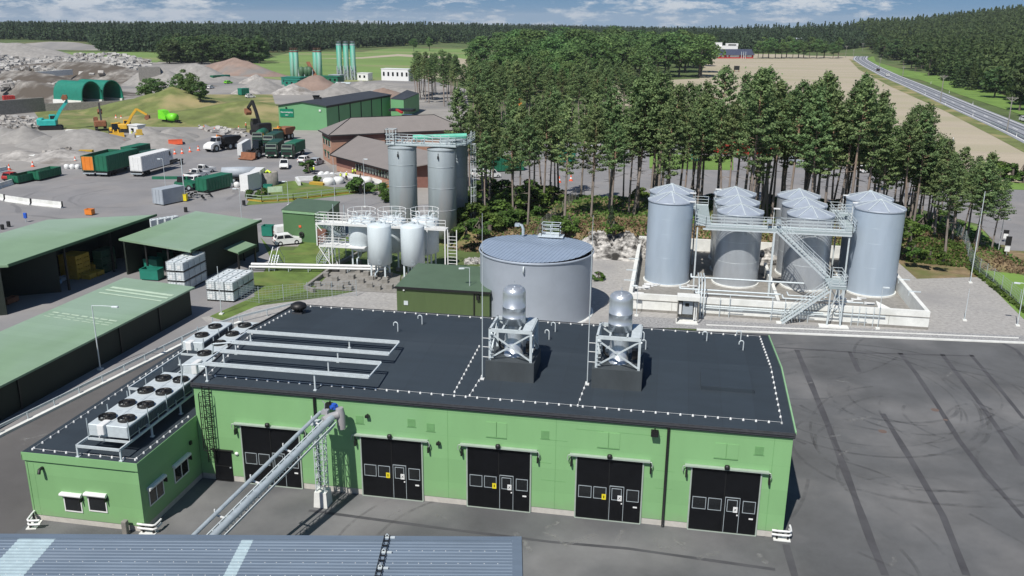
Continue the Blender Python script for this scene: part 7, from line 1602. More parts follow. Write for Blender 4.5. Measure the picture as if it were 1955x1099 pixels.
def loader(label,pa,ang,m_,sc=1.,bm=None):
    p=G(*pa); t=thing('wheel_loader',label,'loader',(p.x,p.y,.02),ang,'wheel loaders',sc)
    mb=MB(); mb.bbox(-3.2,-1.1,.8,-.6,1.1,2.0,.15); mb.box(-.6,-.6,.8,1.2,.6,1.3); part('body',mb,m_,t)
    mb=MB(); mb.prof([(-1.3,1.6),(-1.2,3.0),(-.1,3.0),(.2,1.6)],-.7,.7,.1); part('cab',mb,M['glass'],t)
    mb=MB(); mb.box(-1.3,-.75,3.0,-.05,.75,3.1); part('cab_roof',mb,m_,t)
    mb=MB(); 
    for s in (-.45,.45): mb.beam((.2,s,1.6),(2.3,s,.7),.2,.35)
    part('lift_arm',mb,m_,t)
    mb=MB(); mb.prof([(2.1,.1),(3.3,.1),(3.35,.2),(2.5,.35),(2.3,1.2),(2.1,1.25)],-1.5,1.5); part('bucket',mb,bm or M['rust'],t)
    wheels(t,(.9,-2.2),1.25,.75,.5)
loader('black wheel loader with a wide rusty bucket in front of the white box',(490,301),-1.75,M['black_metal'],1.25)
loader('yellow wheel loader at the front of the machine group',(222,262),-.9,M['myellow'],1.15,M['myellow'])
t=thing('compactor','beige road roller beside the white cabin','roller',(G(268,268).x,G(268,268).y,0),-.9); mb=MB(); mb.M=Matrix.Translation((1.4,0,.75))@Matrix.Rotation(PI/2,4,'X'); mb.lathe(0,0,[(.0,-1),(.75,-1),(.75,1),(.0,1)],16); mb.M=None; part('drum',mb,M['galv'],t); mb=MB(); mb.bbox(-2.2,-.9,.6,-.3,.9,1.7,.1); mb.prof([(-1,1.7),(-.9,2.7),(.1,2.7),(.3,1.2)],-.7,.7,.05); part('body',mb,M['ycrate'],t); wheels(t,(-1.4,),1.05,.7,.5)
plantbox('white_cabin','small white cabin with an open side in the machine group',263,258,3.4,2.6,2.6,M['white'],'cabin',-.3)
p=G(325,238); t=thing('mobile_screener','bright lime green mobile drum screener on tracks','machine',(p.x,p.y,0),-.25,None,.95)
mb=MB(); mb.M=Matrix.Translation((1.3,0,2.3))@Matrix.Rotation(PI/2,4,'Y'); mb.lathe(0,0,[(.1,-1.4),(1.2,-1.3),(1.3,0),(1.2,1.3),(.1,1.4)],18); mb.M=None; mb.prof([(-3.4,1.8),(-3.2,4.4),(-1.5,4.2),(-.4,2.6),(-.4,1.6)],-1.2,1.2); part('drum',mb,M['lime'],t)
for s in (-1,1): mb=MB(); mb.prof([(-2.4,.3),(-2,0),(2,0),(2.4,.3),(2,.9),(-2,.9)],s*1.0-.3,s*1.0+.3); part('track',mb,M['black_metal'],t)
mb=MB(); mb.beam((-2.5,0,1.2),(3.4,0,1.4),1.4,.4); mb.beam((2.4,0,1.4),(4.6,0,.8),.8,.3); part('chassis',mb,M['black_metal'],t)
p=G(352,362); t=thing('telehandler','green telescopic handler with a long boom beside the grey cabin','telehandler',(p.x,p.y,0),.0)
mb=MB(); mb.beam((-6.2,.2,1.9),(.8,.2,2.2),.4,.5); part('boom',mb,M['cgreen'],t); mb=MB(); mb.prof([(-1.6,.7),(-1.2,1.6),(.2,2.1),(2.2,1.3),(2.3,.7)],-1,1,.1); part('body',mb,M['cgreen'],t); mb=MB(); mb.prof([(-.8,1.5),(-.6,2.5),(.4,2.5),(.7,1.5)],-.95,-.15); part('cab',mb,M['glass'],t); wheels(t,(-1.2,1.5),1.05,.55,.4)
p=G(188*2.45,344); p=G(458,347); t=thing('tank_trailer','grey cylindrical tank trailer beside the white blocks','trailer',(p.x,p.y,0),.35); mb=MB(); mb.M=Matrix.Translation((0,0,1.9))@Matrix.Rotation(PI/2,4,'Y'); mb.lathe(0,0,[(.1,-3.3),(.95,-3.1),(1.0,0),(.95,3.1),(.1,3.3)],18); part('tank',mb,M['greyc'],t); mb=MB(); mb.box(-3,-.8,.7,3,.8,.95); part('chassis',mb,M['black_metal'],t); wheels(t,(-2,-1),1.1,.5,.3)
p=G(129*3.95,343); p=G(512,352); t=thing('concrete_silo_ring','grey round bin with a yellow hose on top beside the garden bed','bin',(p.x,p.y,0)); mb=MB(); mb.lathe(0,0,[(1.9,0),(1.9,2.4),(1.7,2.4),(1.7,1.9),(0,1.9)],24); part('ring',mb,M['concrete_d'],t); mb=MB(); mb.tube([(-.6,0,2.1),(0,.2,2.6),(.8,-.3,2.3)],.2,8); part('hose',mb,M['hivis'],t)
binbox('small green waste bin at the end of the middle shed',500,452,(1.5,1.3,1.5),.1,M['teal'],name='waste_bin')
binbox('yellow tub beside the grey cabin',346,385,(.9,.9,1.2),.2,M['yellow'],name='tub',cat='tub')
binbox('green box behind the garden bed',503,365,(1.5,1.,1.1),.2,M['teal'],name='green_box')
binbox('orange plastic barrier pile in the mud',322,277,(3.2,1.5,1.1),.5,M['redorange'],name='barrier',cat='barrier')
binbox('orange grit box behind the left open shed',162,411,(1.2,.9,.9),0,M['orange'],name='grit_box')
# cones
cn=None
for i,(px,py,lb) in enumerate(((334,294,'first traffic cone left of the white dumper'),(348,293,'second traffic cone left of the white dumper'),(363,290,'third traffic cone left of the white dumper'),(379,287,'traffic cone nearest the white dumper'),(144,309,'traffic cone at the near edge of the mud'),(63,318,'traffic cone by the concrete barrier'),(18,324,'traffic cone at the left edge'),(390,247,'orange cone by the boulders'),(410,251,'second orange cone by the boulders'),(222,228,'orange cone on the grass edge'),(232,229,'second orange cone on the grass edge'),(456,248,'orange cone before the grass bank'),(1068,348,'orange cone on the road behind the pines'),(1090,345,'second orange cone behind the pines'))):
    p=G(px,py)
    if cn is None:
        cn=thing('traffic_cone',lb,'cone',(p.x,p.y,.02),0,'traffic cones',1.6); mb=MB(); mb.lathe(0,0,[(.19,.04),(.03,.75)],12); part('cone',mb,M['redorange'],cn); mb=MB(); mb.lathe(0,0,[(.15,.25),(.105,.45)],12); mb.v=[(v[0]*1.03,v[1]*1.03,v[2]) for v in mb.v]; part('white_band',mb,M['white'],cn); mb=MB(); mb.box(-.22,-.22,0,.22,.22,.04); part('base',mb,M['redorange'],cn)
    else: dup(cn,(p.x,p.y,.02),0,lb,sc=1.6 if py>240 else 2)
# concrete barriers
for i,(pa,pb,lb) in enumerate((((-20,376),(9,383),'leftmost concrete barrier of the row in front of the yard'),((12,384),(59,391),'middle concrete barrier of the row in front of the yard'),((63,391),(119,397),'rightmost concrete barrier of the row in front of the yard'),((-20,366),(24,352),'slanting concrete barrier at the left edge'),((-10,332),(14,327),'short concrete barrier at the left edge, far side'))):
    a,b=G(*pa),G(*pb); L_=(b-a).length; t=thing('concrete_barrier',lb,'barrier',(a.x,a.y,.02),math.atan2((b-a).y,(b-a).x),'concrete barriers')
    mb=MB(); P=[(-.3,0),(-.3,.15),(-.12,.4),(-.1,1.0),(.1,1.0),(.12,.4),(.3,.15),(.3,0)]; n=8; mb.add([(0,y,z) for y,z in P]+[(L_,y,z) for y,z in P],[tuple(range(n)),tuple(range(2*n-1,n-1,-1))]+[(i,n+i,n+(i+1)%n,(i+1)%n) for i in range(n)]); part('block',mb,M['concrete'],t)
    mb=MB(); mb.box(L_+.003,-.1,.2,L_+.12,.1,1.1); part('coupling',mb,M['black_metal'],t)
# garden bed rail with banner
t=thing('kerb_railing','pale railing curving along the yellow kerb of the garden bed','railing'); pts=[G(*q) for q in ((471,383),(500,386),(560,382),(640,372),(720,363),(745,357),(800,350))]
mb=MB(); mb.rail([(p.x,p.y,.1) for p in pts],1.0,2,3.,.045,toe=False); part('railing',mb,M['frame'],t)
mb=MB(); 
for a,b in zip(pts[:-1],pts[1:]): mb.beam((a.x,a.y+.4,.12),(b.x,b.y+.4,.12),.35,.25)
part('yellow_kerb',mb,M['ycrate'],t)
a,b=G(512,375),G(540,373); t=thing('banner','pale green banner mounted on two posts in the garden bed','banner'); mb=MB(); mb.beam((a.x,a.y,1.2),(b.x,b.y,1.2),.06,1.0); part('banner_sheet',mb,mat('banner_cloth',(.55,.68,.5),.7),t); mb=MB(); mb.beam((a.x,a.y+.06,0),(a.x,a.y+.06,1.7),.06); mb.beam((b.x,b.y+.06,0),(b.x,b.y+.06,1.7),.06); part('post',mb,M['galv'],t)
t=thing('white_formwork','low white foundation walls of the excavation beside the brick wing','foundation'); 
for pa,pb in (((566,345),(606,343)),((600,342),(660,336)),((655,336),(735,352)),((566,345),(572,354)),((626,352),(642,351))): a,b=G(*pa),G(*pb); mb=MB(); mb.beam((a.x,a.y,.4),(b.x,b.y,.4),.5,.8); part('formwork_panel',mb,M['white'],t)
for i,(px,py,lb) in enumerate(((628,352,'left'),(646,350,'middle'),(700,350,'right'))):
    p=G(px,py); t=thing('white_bag',f'{lb} white big bag by the excavation','bag',(p.x,p.y,0),.3*i,'white bags by the excavation'); mb=MB(); mb.lathe(0,0,[(.9,0),(1.15,.5),(1.1,1.0),(.6,1.3),(0,1.25)],10); part('bag',mb,M['white'],t)
# traffic heads/sign posts near the sheds
for px,py,pt,m_,lb in ((50,424,406,'blue','blue sign on a post beyond the left shed'),(355,405,395,'black_metal','dark control post behind the middle shed'),(466,393,382,'black_metal','dark control post by the road'),(17,433,422,'black_metal','dark pointed post beyond the left shed'),(5,438,428,'black_metal','dark post cut by the left edge')):
    p=G(px,py); h=HZ(pt,p.x,p.y); t=thing('sign_post',lb,'sign post',(p.x,p.y,0),0,'posts near the sheds'); mb=MB(); mb.tube([(0,0,0),(0,0,h)],.06,6); part('pole',mb,M['galv'],t); mb=MB(); mb.bbox(-.25,-.15,h-.8,.25,.15,h,.05); part('sign_head',mb,M[m_],t)
t=thing('barrier_gate','red and white road barrier by the middle shed','barrier'); a,b=G(478,432),G(500,430); mb=MB(); mb.beam((a.x,a.y,1),(b.x,b.y,1),.12); part('boom',mb,M['white'],t); mb=MB(); mb.bbox(a.x-.3,a.y-.3,0,a.x+.2,a.y+.3,1.1,.05); part('housing',mb,M['red'],t)
# junk heap of dark scrap by the cabin
t=None; mb=MB(); r3=random.Random(2); p0=G(366,378)
for k in range(26): q_=p0+Vector((r3.uniform(-2.4,3.2),r3.uniform(-1.4,1.6),r3.uniform(.2,1.1))); mb.beam(q_,q_+Vector((r3.uniform(-1,1),r3.uniform(-1,1),r3.uniform(-.4,.5))),r3.uniform(.08,.3))
tag(part('scrap_heap',mb,M['black_metal']),'tangled heap of black scrap and pipes beside the cabin','scrap',kind='stuff')
# people in hi-vis ------------------------------------------------
def person(label,px,py,ang,top,pose=0,z=0):
    p=G(px,py,z); t=thing('person',label,'person',(p.x,p.y,z+.02),ang,'workers in yellow vests')
    me=bpy.data.meshes.new('body'); lean=.25 if pose else 0
    V=[(0,0,.95),(lean*.4,0,1.2),(lean*.8,0,1.42),(lean,0,1.53),(lean*1.15,0,1.68),(0,.1,.9),(.06,.11,.5),(0,.12,.07),(.14,.12,.04),(0,-.1,.9),(-.04 if not pose else .2,-.11,.5),(-.08,-.12,.07),(.06,-.12,.04),(lean*.8,.19,1.40),(lean+.08,.27,1.12),(lean+.3*pose+.12,.24,.9),(lean*.8,-.19,1.40),(lean+.05,-.27,1.12),(lean+.3*pose+.14,-.22,.92)]
    E_=[(0,1),(1,2),(2,3),(3,4),(0,5),(5,6),(6,7),(7,8),(0,9),(9,10),(10,11),(11,12),(2,13),(13,14),(14,15),(2,16),(16,17),(17,18)]
    Rr=[.15,.15,.16,.06,.105,.1,.075,.05,.04,.1,.075,.05,.04,.06,.045,.04,.06,.045,.04]
    me.from_pydata(V,E_,[]); o=bpy.data.objects.new('body',me); COL.objects.link(o); o.parent=t; me.skin_vertices or None
    sm=o.modifiers.new('s','SKIN'); sv=me.skin_vertices[0].data
    for i,r_ in enumerate(Rr): sv[i].radius=(r_,r_)
    sv[0].use_root=True; sb=o.modifiers.new('u','SUBSURF'); sb.levels=1; sb.render_levels=1; me.materials.append(M['skin'])
    mb=MB(); mb.lathe(lean*.5,0,[(.19,.98),(.2,1.2),(.22,1.4),(.1,1.5)],10); part('vest',mb,top,t)
    mb=MB(); mb.tube([(0,.1,.95),(.06,.11,.5),(0,.12,.12)],[.13,.1,.075],8); mb.tube([(0,-.1,.95),(-.04 if not pose else .2,-.11,.5),(-.08,-.12,.12)],[.13,.1,.075],8); part('trousers',mb,M['navy'],t)
    mb=MB(); mb.lathe(lean*1.15,0,[(.135,1.68),(.13,1.76),(.09,1.82),(0,1.84)],10); part('helmet',mb,M['white'],t)
    return t
person('standing worker in a yellow vest and dark trousers at the white foundation',651,346,.5,M['hivis'])
person('worker in a yellow vest bending beside the first one',661,345,1.2,M['hivis'],1)
person('worker in yellow near the wall of the brick wing',674,338,2.5,M['hivis'])
person('second worker in yellow at the brick wing wall, arms forward',678,337,.2,M['hivis'],1)
person('worker in yellow beside the flower bed at the office corner',600,333,1.,M['hivis'])
person('worker in a yellow jacket among the machines',253,262,.4,M['hivis'])
person('worker in orange standing below the grass bank',470,246,.4,M['redorange'])
# material stacks in the yard
def mstack(label,px,py,kind,ang,n=4,L_=3.,m_=None):
    p=G(px,py); t=thing('material_stack',label,'stack',(p.x,p.y,.02),ang,'material stacks in the yard')
    if kind=='pipe':
        for k in range(n): mb=MB(); mb.tube([(0,.5*k-.25*(k//3),.22+.4*(k//3)),(L_,.5*k-.25*(k//3),.22+.4*(k//3))],.2,8); part('pipe',mb,m_ or M['concrete'],t)
    elif kind=='board':
        for k in range(n): mb=MB(); mb.box(0,.03*k,.16*k+.02,L_,1.1+.03*k,.16*k+.14); part('board',mb,m_ or M['ycrate'],t)
    else:
        for k in range(n): mb=MB(); x=(k%3)*1.15; y=(k//3)*1.1; mb.lathe(x,y,[(.42,0),(.55,.35),(.5,.8),(.2,.95),(0,.92)],9); part('bag',mb,m_ or M['white'],t)
for a in (('bundle of concrete pipes at the left end of the mud',30,305,'pipe',.4,5,3.5),('board pile beside the muddy rubble',150,292,'board',.2,4,3.),('white bags near the left skip',128,322,'bag',.1,3),('board stack behind the green container',430,345,'board',.6,5,2.6),('pipes lying behind the grey cabin',300,372,'pipe',.1,3,3.2,M['galv']),('bags beside the tank trailer',440,357,'bag',.3,4),('planks by the white formwork',590,352,'board',-.2,3,3.),('rusty beams below the machine group',205,275,'pipe',.5,4,4.,M['rust']),('grey pipes at the foot of the grass bank',440,252,'pipe',.3,4,4.,M['concrete_d']),('white sacks below the office corner',612,338,'bag',.2,5),('boards beside the turquoise digger',125,252,'board',.1,4,5.,M['concrete']),('pipe pile by the silo plant',640,160,'pipe',.1,5,7.,M['galv']),('dark girders behind the arched tents',255,205,'pipe',.9,4,6.,M['rust']),('bags in front of the green hall',520,262,'bag',.1,4)):
    mstack(*a[:6],L_=(a[6] if len(a)>6 else 3.),m_=(a[7] if len(a)>7 else None))
for i,(pa,pb,m_,lb) in enumerate((((300,318),(318,314),'white','white van beside the trailer row'),((598,316),(612,312),'greyc','grey car by the brick office corner'),((575,312),(590,308),'white','white car behind the right green truck'),((15,345),(32,341),'red','red car at the left edge of the yard'),((690,190),(704,188),'white','white car behind the green hall'),((395,170),(408,168),'white','white pickup by the spoil heaps'),((470,187),(486,186),'white','white vehicle with a drum on the upper gravel'),((430,160),(442,159),'lime','bright green machine on the upper gravel'))): car(lb,pa,pb,M[m_],'van' if 'van' in lb else 'car','cars around the yard')
for i,(pa,pb,m_,lb) in enumerate((((462,182),(476,181),'teal','teal container on the upper gravel'),((408,155),(424,154),'cgreen','green container by the spoil heaps'),((425,154),(440,153),'teal','teal container beside it'),((20,143),(38,142),'cgreen','green container in the rubble field'),((10,198),(30,197),'red','red bin in the brown rubble'))): container(lb,pa,pb,2.5,2.5,M[m_],.2,grp='containers far in the yard')
# ================================================================ vegetation
def leafmat(name,c1,c2,trans=.35,rand=.18):
    m=bpy.data.materials.new(name); m.use_nodes=True; t=m.node_tree; b=t.nodes['Principled BSDF']; N=t.nodes.new; L=t.links.new
    g=N('ShaderNodeNewGeometry'); rp=N('ShaderNodeValToRGB'); e=rp.color_ramp.elements; e[0].color=(*c1,1); e[1].color=(*c2,1); e[0].position=.1; e[1].position=.95
    tc=N('ShaderNodeTexCoord'); n=N('ShaderNodeTexNoise'); n.inputs['Scale'].default_value=.5; n.inputs['Detail'].default_value=3; L(tc.outputs['Object'],n.inputs['Vector'])
    a=N('ShaderNodeMath'); a.operation='MULTIPLY_ADD'; L(g.outputs['Random Per Island'],a.inputs[0]); a.inputs[1].default_value=.45; 
    s_=N('ShaderNodeMapRange'); L(n.outputs[0],s_.inputs[0]); s_.inputs[1].default_value=.3; s_.inputs[2].default_value=.7; s_.inputs[4].default_value=.6; L(s_.outputs[0],a.inputs[2]); L(a.outputs[0],rp.inputs[0])
    oi=N('ShaderNodeObjectInfo'); hs=N('ShaderNodeHueSaturation'); mr=N('ShaderNodeMapRange'); L(oi.outputs['Random'],mr.inputs[0]); mr.inputs[3].default_value=1-rand; mr.inputs[4].default_value=1+rand; L(mr.outputs[0],hs.inputs['Value'])
    m2=N('ShaderNodeMath'); m2.operation='FRACT'; m3=N('ShaderNodeMath'); m3.operation='MULTIPLY'; L(oi.outputs['Random'],m3.inputs[0]); m3.inputs[1].default_value=7.3; L(m3.outputs[0],m2.inputs[0]); m4=N('ShaderNodeMapRange'); L(m2.outputs[0],m4.inputs[0]); m4.inputs[3].default_value=.478; m4.inputs[4].default_value=.515; L(m4.outputs[0],hs.inputs['Hue'])
    L(rp.outputs[0],hs.inputs['Color']); co=hs.outputs[0]; L(co,b.inputs['Base Color']); b.inputs['Roughness'].default_value=.7; b.inputs['Specular IOR Level'].default_value=.25
    tr=N('ShaderNodeBsdfTranslucent'); L(co,tr.inputs[0]); ms=N('ShaderNodeMixShader'); ms.inputs[0].default_value=trans; L(b.outputs[0],ms.inputs[1]); L(tr.outputs[0],ms.inputs[2]); L(ms.outputs[0],t.nodes['Material Output'].inputs[0]); return m
M['pine']=leafmat('pine_needles',(.074,.128,.052),(.27,.375,.155))
M['decid']=leafmat('broad_leaves',(.055,.115,.036),(.175,.29,.095))
M['hillleaf']=leafmat('hillside_foliage',(.038,.075,.03),(.13,.20,.072))
M['spruce']=leafmat('spruce_needles',(.024,.050,.028),(.085,.13,.062))
M['bush']=leafmat('bush_leaves',(.05,.10,.022),(.15,.26,.055))
def barkmat(name,lo,hi,z0,z1):
    m=mat(name,lo,.9,0,.3,3,stretch=(1,1,.2)); t=m.node_tree; b=t.nodes['Principled BSDF']; N=t.nodes.new; L=t.links.new; co=b.inputs['Base Color'].links[0].from_socket
    tc=N('ShaderNodeTexCoord'); s=N('ShaderNodeSeparateXYZ'); L(tc.outputs['Object'],s.inputs[0]); mr=N('ShaderNodeMapRange'); L(s.outputs[2],mr.inputs[0]); mr.inputs[1].default_value=z0; mr.inputs[2].default_value=z1
    mx=N('ShaderNodeMix'); mx.data_type='RGBA'; L(mr.outputs[0],mx.inputs[0]); L(co,mx.inputs[6]); mx.inputs[7].default_value=(*hi,1); L(mx.outputs[2],b.inputs['Base Color']); return m
M['bark']=barkmat('pine_bark',(.24,.205,.18),(.32,.20,.13),6,15)
M['bark2']=mat('grey_bark',(.12,.10,.085),.9,0,.3,3)
def npmesh(name,V,Q,mt,smooth=False):
    me=bpy.data.meshes.new(name); nv=len(V); nf=len(Q); k=Q.shape[1]
    me.vertices.add(nv); me.vertices.foreach_set('co',V.astype(np.float32).ravel()); me.loops.add(nf*k); me.loops.foreach_set('vertex_index',Q.astype(np.int32).ravel())
    me.polygons.add(nf); me.polygons.foreach_set('loop_start',np.arange(0,nf*k,k,dtype=np.int32)); me.update(calc_edges=True); me.validate(); me.materials.append(mt); return me
def leaves(P,size,rs,up=.5,out=None,asp=1.):
    n=len(P); nrm=rs.normal(size=(n,3)); 
    if out is not None: nrm=nrm*.6+out*.8
    nrm[:,2]+=up; nrm/=np.linalg.norm(nrm,axis=1)[:,None]
    a=np.cross(nrm,rs.normal(size=(n,3))); a/=np.linalg.norm(a,axis=1)[:,None]; b=np.cross(nrm,a); s=(size*rs.uniform(.6,1.35,n))[:,None]/2
    V=np.stack([P-a*s-b*s*asp,P+a*s-b*s*asp*.7,P+a*s*.8+b*s*asp,P-a*s*.9+b*s*asp*.8],1).reshape(-1,3); Q=np.arange(4*n).reshape(-1,4); return V,Q
def clumpcrown(centers,radii,per,size,rs,flat=.6,up=.5):
    P=[];O=[]
    for c,r in zip(centers,radii):
        d=rs.normal(size=(per,3)); d/=np.linalg.norm(d,axis=1)[:,None]; d[:,2]=np.abs(d[:,2])*np.where(rs.rand(per)<.8,1,-.7); rr=r*rs.uniform(.55,1.05,per)[:,None]; p=c+d*rr*np.array([1,1,flat]); P.append(p); O.append(d)
    return leaves(np.concatenate(P),size,rs,up,np.concatenate(O))
def pine_t(seed,h=20,bare=.45,cw=2.9,nb=62):
    rs=np.random.RandomState(seed); mb=MB(); bend=rs.uniform(-.5,.5,2)
    tp=lambda z: Vector((bend[0]*math.sin(z/h*2.2),bend[1]*math.sin(z/h*2.8),z))
    zs=[0,h*.12,h*.3,h*.5,h*.7,h*.85,h*.99]; mb.tube([tp(z) for z in zs],[.25,.21,.18,.14,.09,.05,.02],8,False)
    P=[];O=[]
    for i in range(nb):
        f=(i+.5)/nb; z=h*(bare+(1-bare)*f**.9); w=cw*min(1,f*3.5+.5)*(1-f**1.5)**.75*rs.uniform(.55,1.15)+.25; a=i*2.4+rs.uniform(-.5,.5); rise=(.1+.55*f)*w
        b0=tp(z-rise*.3); tip=b0+Vector((math.cos(a)*w,math.sin(a)*w,rise)); mb.tube([b0,b0.lerp(tip,.8)],[.045,.015],4,False)
        n=int(20+27*w); t=rs.beta(2.4,1.2,n); side=rs.normal(size=n)*.28*(.5+.3*w)*t; c=np.array(b0)[None]+(np.array(tip)-np.array(b0))[None]*t[:,None]
        c[:,0]+=-math.sin(a)*side+rs.normal(size=n)*.12; c[:,1]+=math.cos(a)*side+rs.normal(size=n)*.12; c[:,2]+=np.abs(rs.normal(size=n))*.24-.08
        P.append(c); O.append(np.tile([math.cos(a)*.5,math.sin(a)*.5,.35],(n,1)))
    n=40; P.append(np.array(tp(h))[None]+rs.normal(size=(n,3))*np.array([.25,.25,.45])+np.array([0,0,-.35])); O.append(np.tile([0,0,.6],(n,1)))
    for i in range(8): z=h*rs.uniform(.22,bare); a=rs.uniform(0,6.28); b0=tp(z); mb.tube([b0,b0+Vector((math.cos(a)*rs.uniform(.6,1.8),math.sin(a)*rs.uniform(.6,1.8),rs.uniform(-.4,.2)))],[.035,.012],4,False)
    V,Q=leaves(np.concatenate(P),.25,rs,.45,np.concatenate(O),.8)
    return mkmesh('trunk',mb),npmesh('crown',V,Q,M['pine'])
def decid_t(seed,h=15,w=5,nc=34,per=60,size=.55,lm='decid',low=.25):
    rs=np.random.RandomState(seed); mb=MB(); mb.tube([(0,0,0),(.1,0,h*.3),(0,.1,h*.7)],[.35,.25,.08],8,False); C=[];R=[]
    for i in range(nc):
        d=rs.normal(size=3); d/=np.linalg.norm(d); rr=rs.uniform(.55,1)**.6; z=h*(low+(1-low)*.5)+d[2]*h*(1-low)*.42*rr; wz=w*math.sqrt(max(.05,1-((z-h*(low+.38*(1-low)))/(h*.62))**2)); c=np.array([d[0]*wz*rr*.85,d[1]*wz*rr*.85,z]); C.append(c); R.append(rs.uniform(.24,.42)*w)
        if i<8: mb.tube([(0,0,h*.35+i*.3),tuple(c)],[.1,.03],4,False)
    V,Q=clumpcrown(C,R,per,size,rs,.8,.35); return mkmesh('trunk',mb),npmesh('crown',V,Q,M[lm])
def spruce_t(seed,h=18,w=2.6,n=900,size=.55,lm='spruce'):
    rs=np.random.RandomState(seed); mb=MB(); mb.tube([(0,0,0),(0,0,h*.95)],[.22,.03],6,False)
    lay=rs.randint(0,14,n)/14.; z=h*(.1+.9*lay)+rs.uniform(-.3,.25,n); r=w*(1-lay)**.9*(rs.uniform(.35,1,n)**.6)+.12; a=rs.uniform(0,6.28,n)
    P=np.stack([r*np.cos(a),r*np.sin(a),z-r*.32],1); O=np.stack([np.cos(a),np.sin(a),np.zeros(n)],1)*.5; V,Q=leaves(P,size,rs,.7,O); return mkmesh('trunk',mb),npmesh('crown',V,Q,M[lm])
pines=[pine_t(s,20,b+.0,c*1.05,int(n*2.0)) for s,b,c,n in ((1,.50,2.7,30),(2,.56,2.4,26),(3,.42,3.1,36),(4,.6,2.2,22),(5,.47,2.9,32),(6,.52,3.3,30),(7,.38,2.5,34))]
decs=[decid_t(s,15,w_,26,80,.5) for s,w_ in ((11,5.),(12,4.2),(13,5.8),(14,3.8),(15,5.2))]
hills=[decid_t(s,16,w_,26,48,.8,'hillleaf',.12) for s,w_ in ((21,4.6),(22,3.8),(23,5.2))]+[spruce_t(s,19,3.0,1100,.7,'hillleaf') for s in (24,25,26)]
lowd=[decid_t(s,15,w_,34,60,.7,'hillleaf',.0) for s,w_ in ((51,4.6),(52,5.2),(53,5.6))]
bushes=[decid_t(s,3,2.0,14,70,.28,'bush',.02) for s in (31,32,33)]
spr=[spruce_t(s,8,1.8,700,.4) for s in (41,42)]
def plant(tpl,x,y,z,rz_,sc,name,label,cat,group,bark):
    t=bpy.data.objects.new(name,None); COL.objects.link(t); t.empty_display_size=.5; t.location=(x,y,z); t.rotation_euler=(0,0,rz_); t.scale=sc if isinstance(sc,tuple) else (sc,)*3
    t['label']=label; t['category']=cat; t['group']=group
    if name=='pine_tree': t.rotation_euler=(tr.gauss(0,.035),tr.gauss(0,.035),rz_)
    for nm,me in zip(('trunk','crown'),tpl):
        if nm=='trunk' and not len(me.materials): me.materials.append(bark)
        o=bpy.data.objects.new(nm,me); COL.objects.link(o); o.parent=t
    return t
tr=random.Random(12)
bund_=lambda x,y: BX0-2.5<x<BX1+2.5 and y<BY1+1.5
def inpoly(x,y,P):
    c=False
    for i in range(len(P)):
        a,b=P[i],P[i-1]
        if (a[1]>y)!=(b[1]>y) and x<(b[0]-a[0])*(y-a[1])/(b[1]-a[1])+a[0]: c=not c
    return c
def grove(poly,n,tpls,h0,h1,base_h,mind,name,labels,cat,group,bark,zf=kz,px=True,slim=1.0,seed=0):
    rr=random.Random(seed); P=[(G(*p).x,G(*p).y) for p in poly] if px else poly; xs_=[p[0] for p in P]; ys_=[p[1] for p in P]; pts=[]; tries=0
    while len(pts)<n and tries<n*60:
        tries+=1; x=rr.uniform(min(xs_),max(xs_)); y=rr.uniform(min(ys_),max(ys_))
        if not inpoly(x,y,P) or bund_(x,y): continue
        if any((x-a)**2+(y-b)**2<mind*mind for a,b in pts): continue
        pts.append((x,y))
    X0,X1=min(p[0] for p in pts),max(p[0] for p in pts); Y0,Y1=min(p[1] for p in pts),max(p[1] for p in pts); seen={}
    for i,(x,y) in enumerate(pts):
        hh_=rr.uniform(h0,h1)
        if name=='pine_tree' and x>56 and y<104: hh_*=1-.28*min(1,(x-56)/12)
        s=hh_/base_h; ti=rr.randrange(len(tpls)); f=(hh_-h0)/(h1-h0+1e-9)
        lat=('far left','left','centre left','centre','centre right','right','far right')[min(6,int(7*(x-X0)/(X1-X0+.01)))]; dep=('front edge','second depth','middle depth','third depth','rear edge')[min(4,int(5*(y-Y0)/(Y1-Y0+.01)))]
        sz=('small','medium','large','tallest')[max(0,min(3,int(4*f)))]; sh=('rounded','narrow','broad','sparse','full','spreading','long')[ti%7]
        plant(tpls[ti],x,y,zf(x,y)-.05,rr.uniform(0,6.28),(s*slim,s*slim,s),name,f"{sz} {sh} {labels}, {lat}, {dep}",cat,group,bark)
    return pts
Z=lambda x,y:0
grove([(0,70),(10,70),(22,74),(24,80),(26,103),(3,103),(-4,98)],28,pines,13,18.5,20,2.3,'pine_tree','pine behind the round tank','tree','pines behind the round tank',M['bark'],px=False,seed=1)
grove([(24,82),(30,76),(46,76),(60,75),(68,78),(68,100),(50,101),(34,103),(26,103)],80,pines,15.5,21.5,20,1.65,'pine_tree','pine in the stand behind the tanks','tree','pines behind the steel tanks',M['bark'],px=False,seed=2)
grove([(63,73),(68,70),(72.5,72),(74,80),(73,98),(66,98),(65,82)],18,pines,13,17.5,20,2.7,'pine_tree','pine near the mesh fence','tree','pines near the mesh fence',M['bark'],px=False,slim=1.15,seed=3)
grove([(64,110),(72,112),(78,126),(68,130)],4,pines,7,10,20,5.,'pine_tree','pine by the stubble field','tree','pines by the stubble field',M['bark'],Z,False,1.1,seed=4)
grove([(905,300),(1000,272),(1000,225),(905,215),(900,250)],30,pines,15,20,20,3.,'pine_tree','pine right of the brick office','tree','pines right of the brick office',M['bark'],Z,seed=5)
grove([(786,196),(886,208),(900,190),(850,176),(790,180)],26,pines,13,18,20,3.5,'pine_tree','pine behind the green halls','tree','pines behind the green halls',M['bark'],Z,slim=1.15,seed=6)
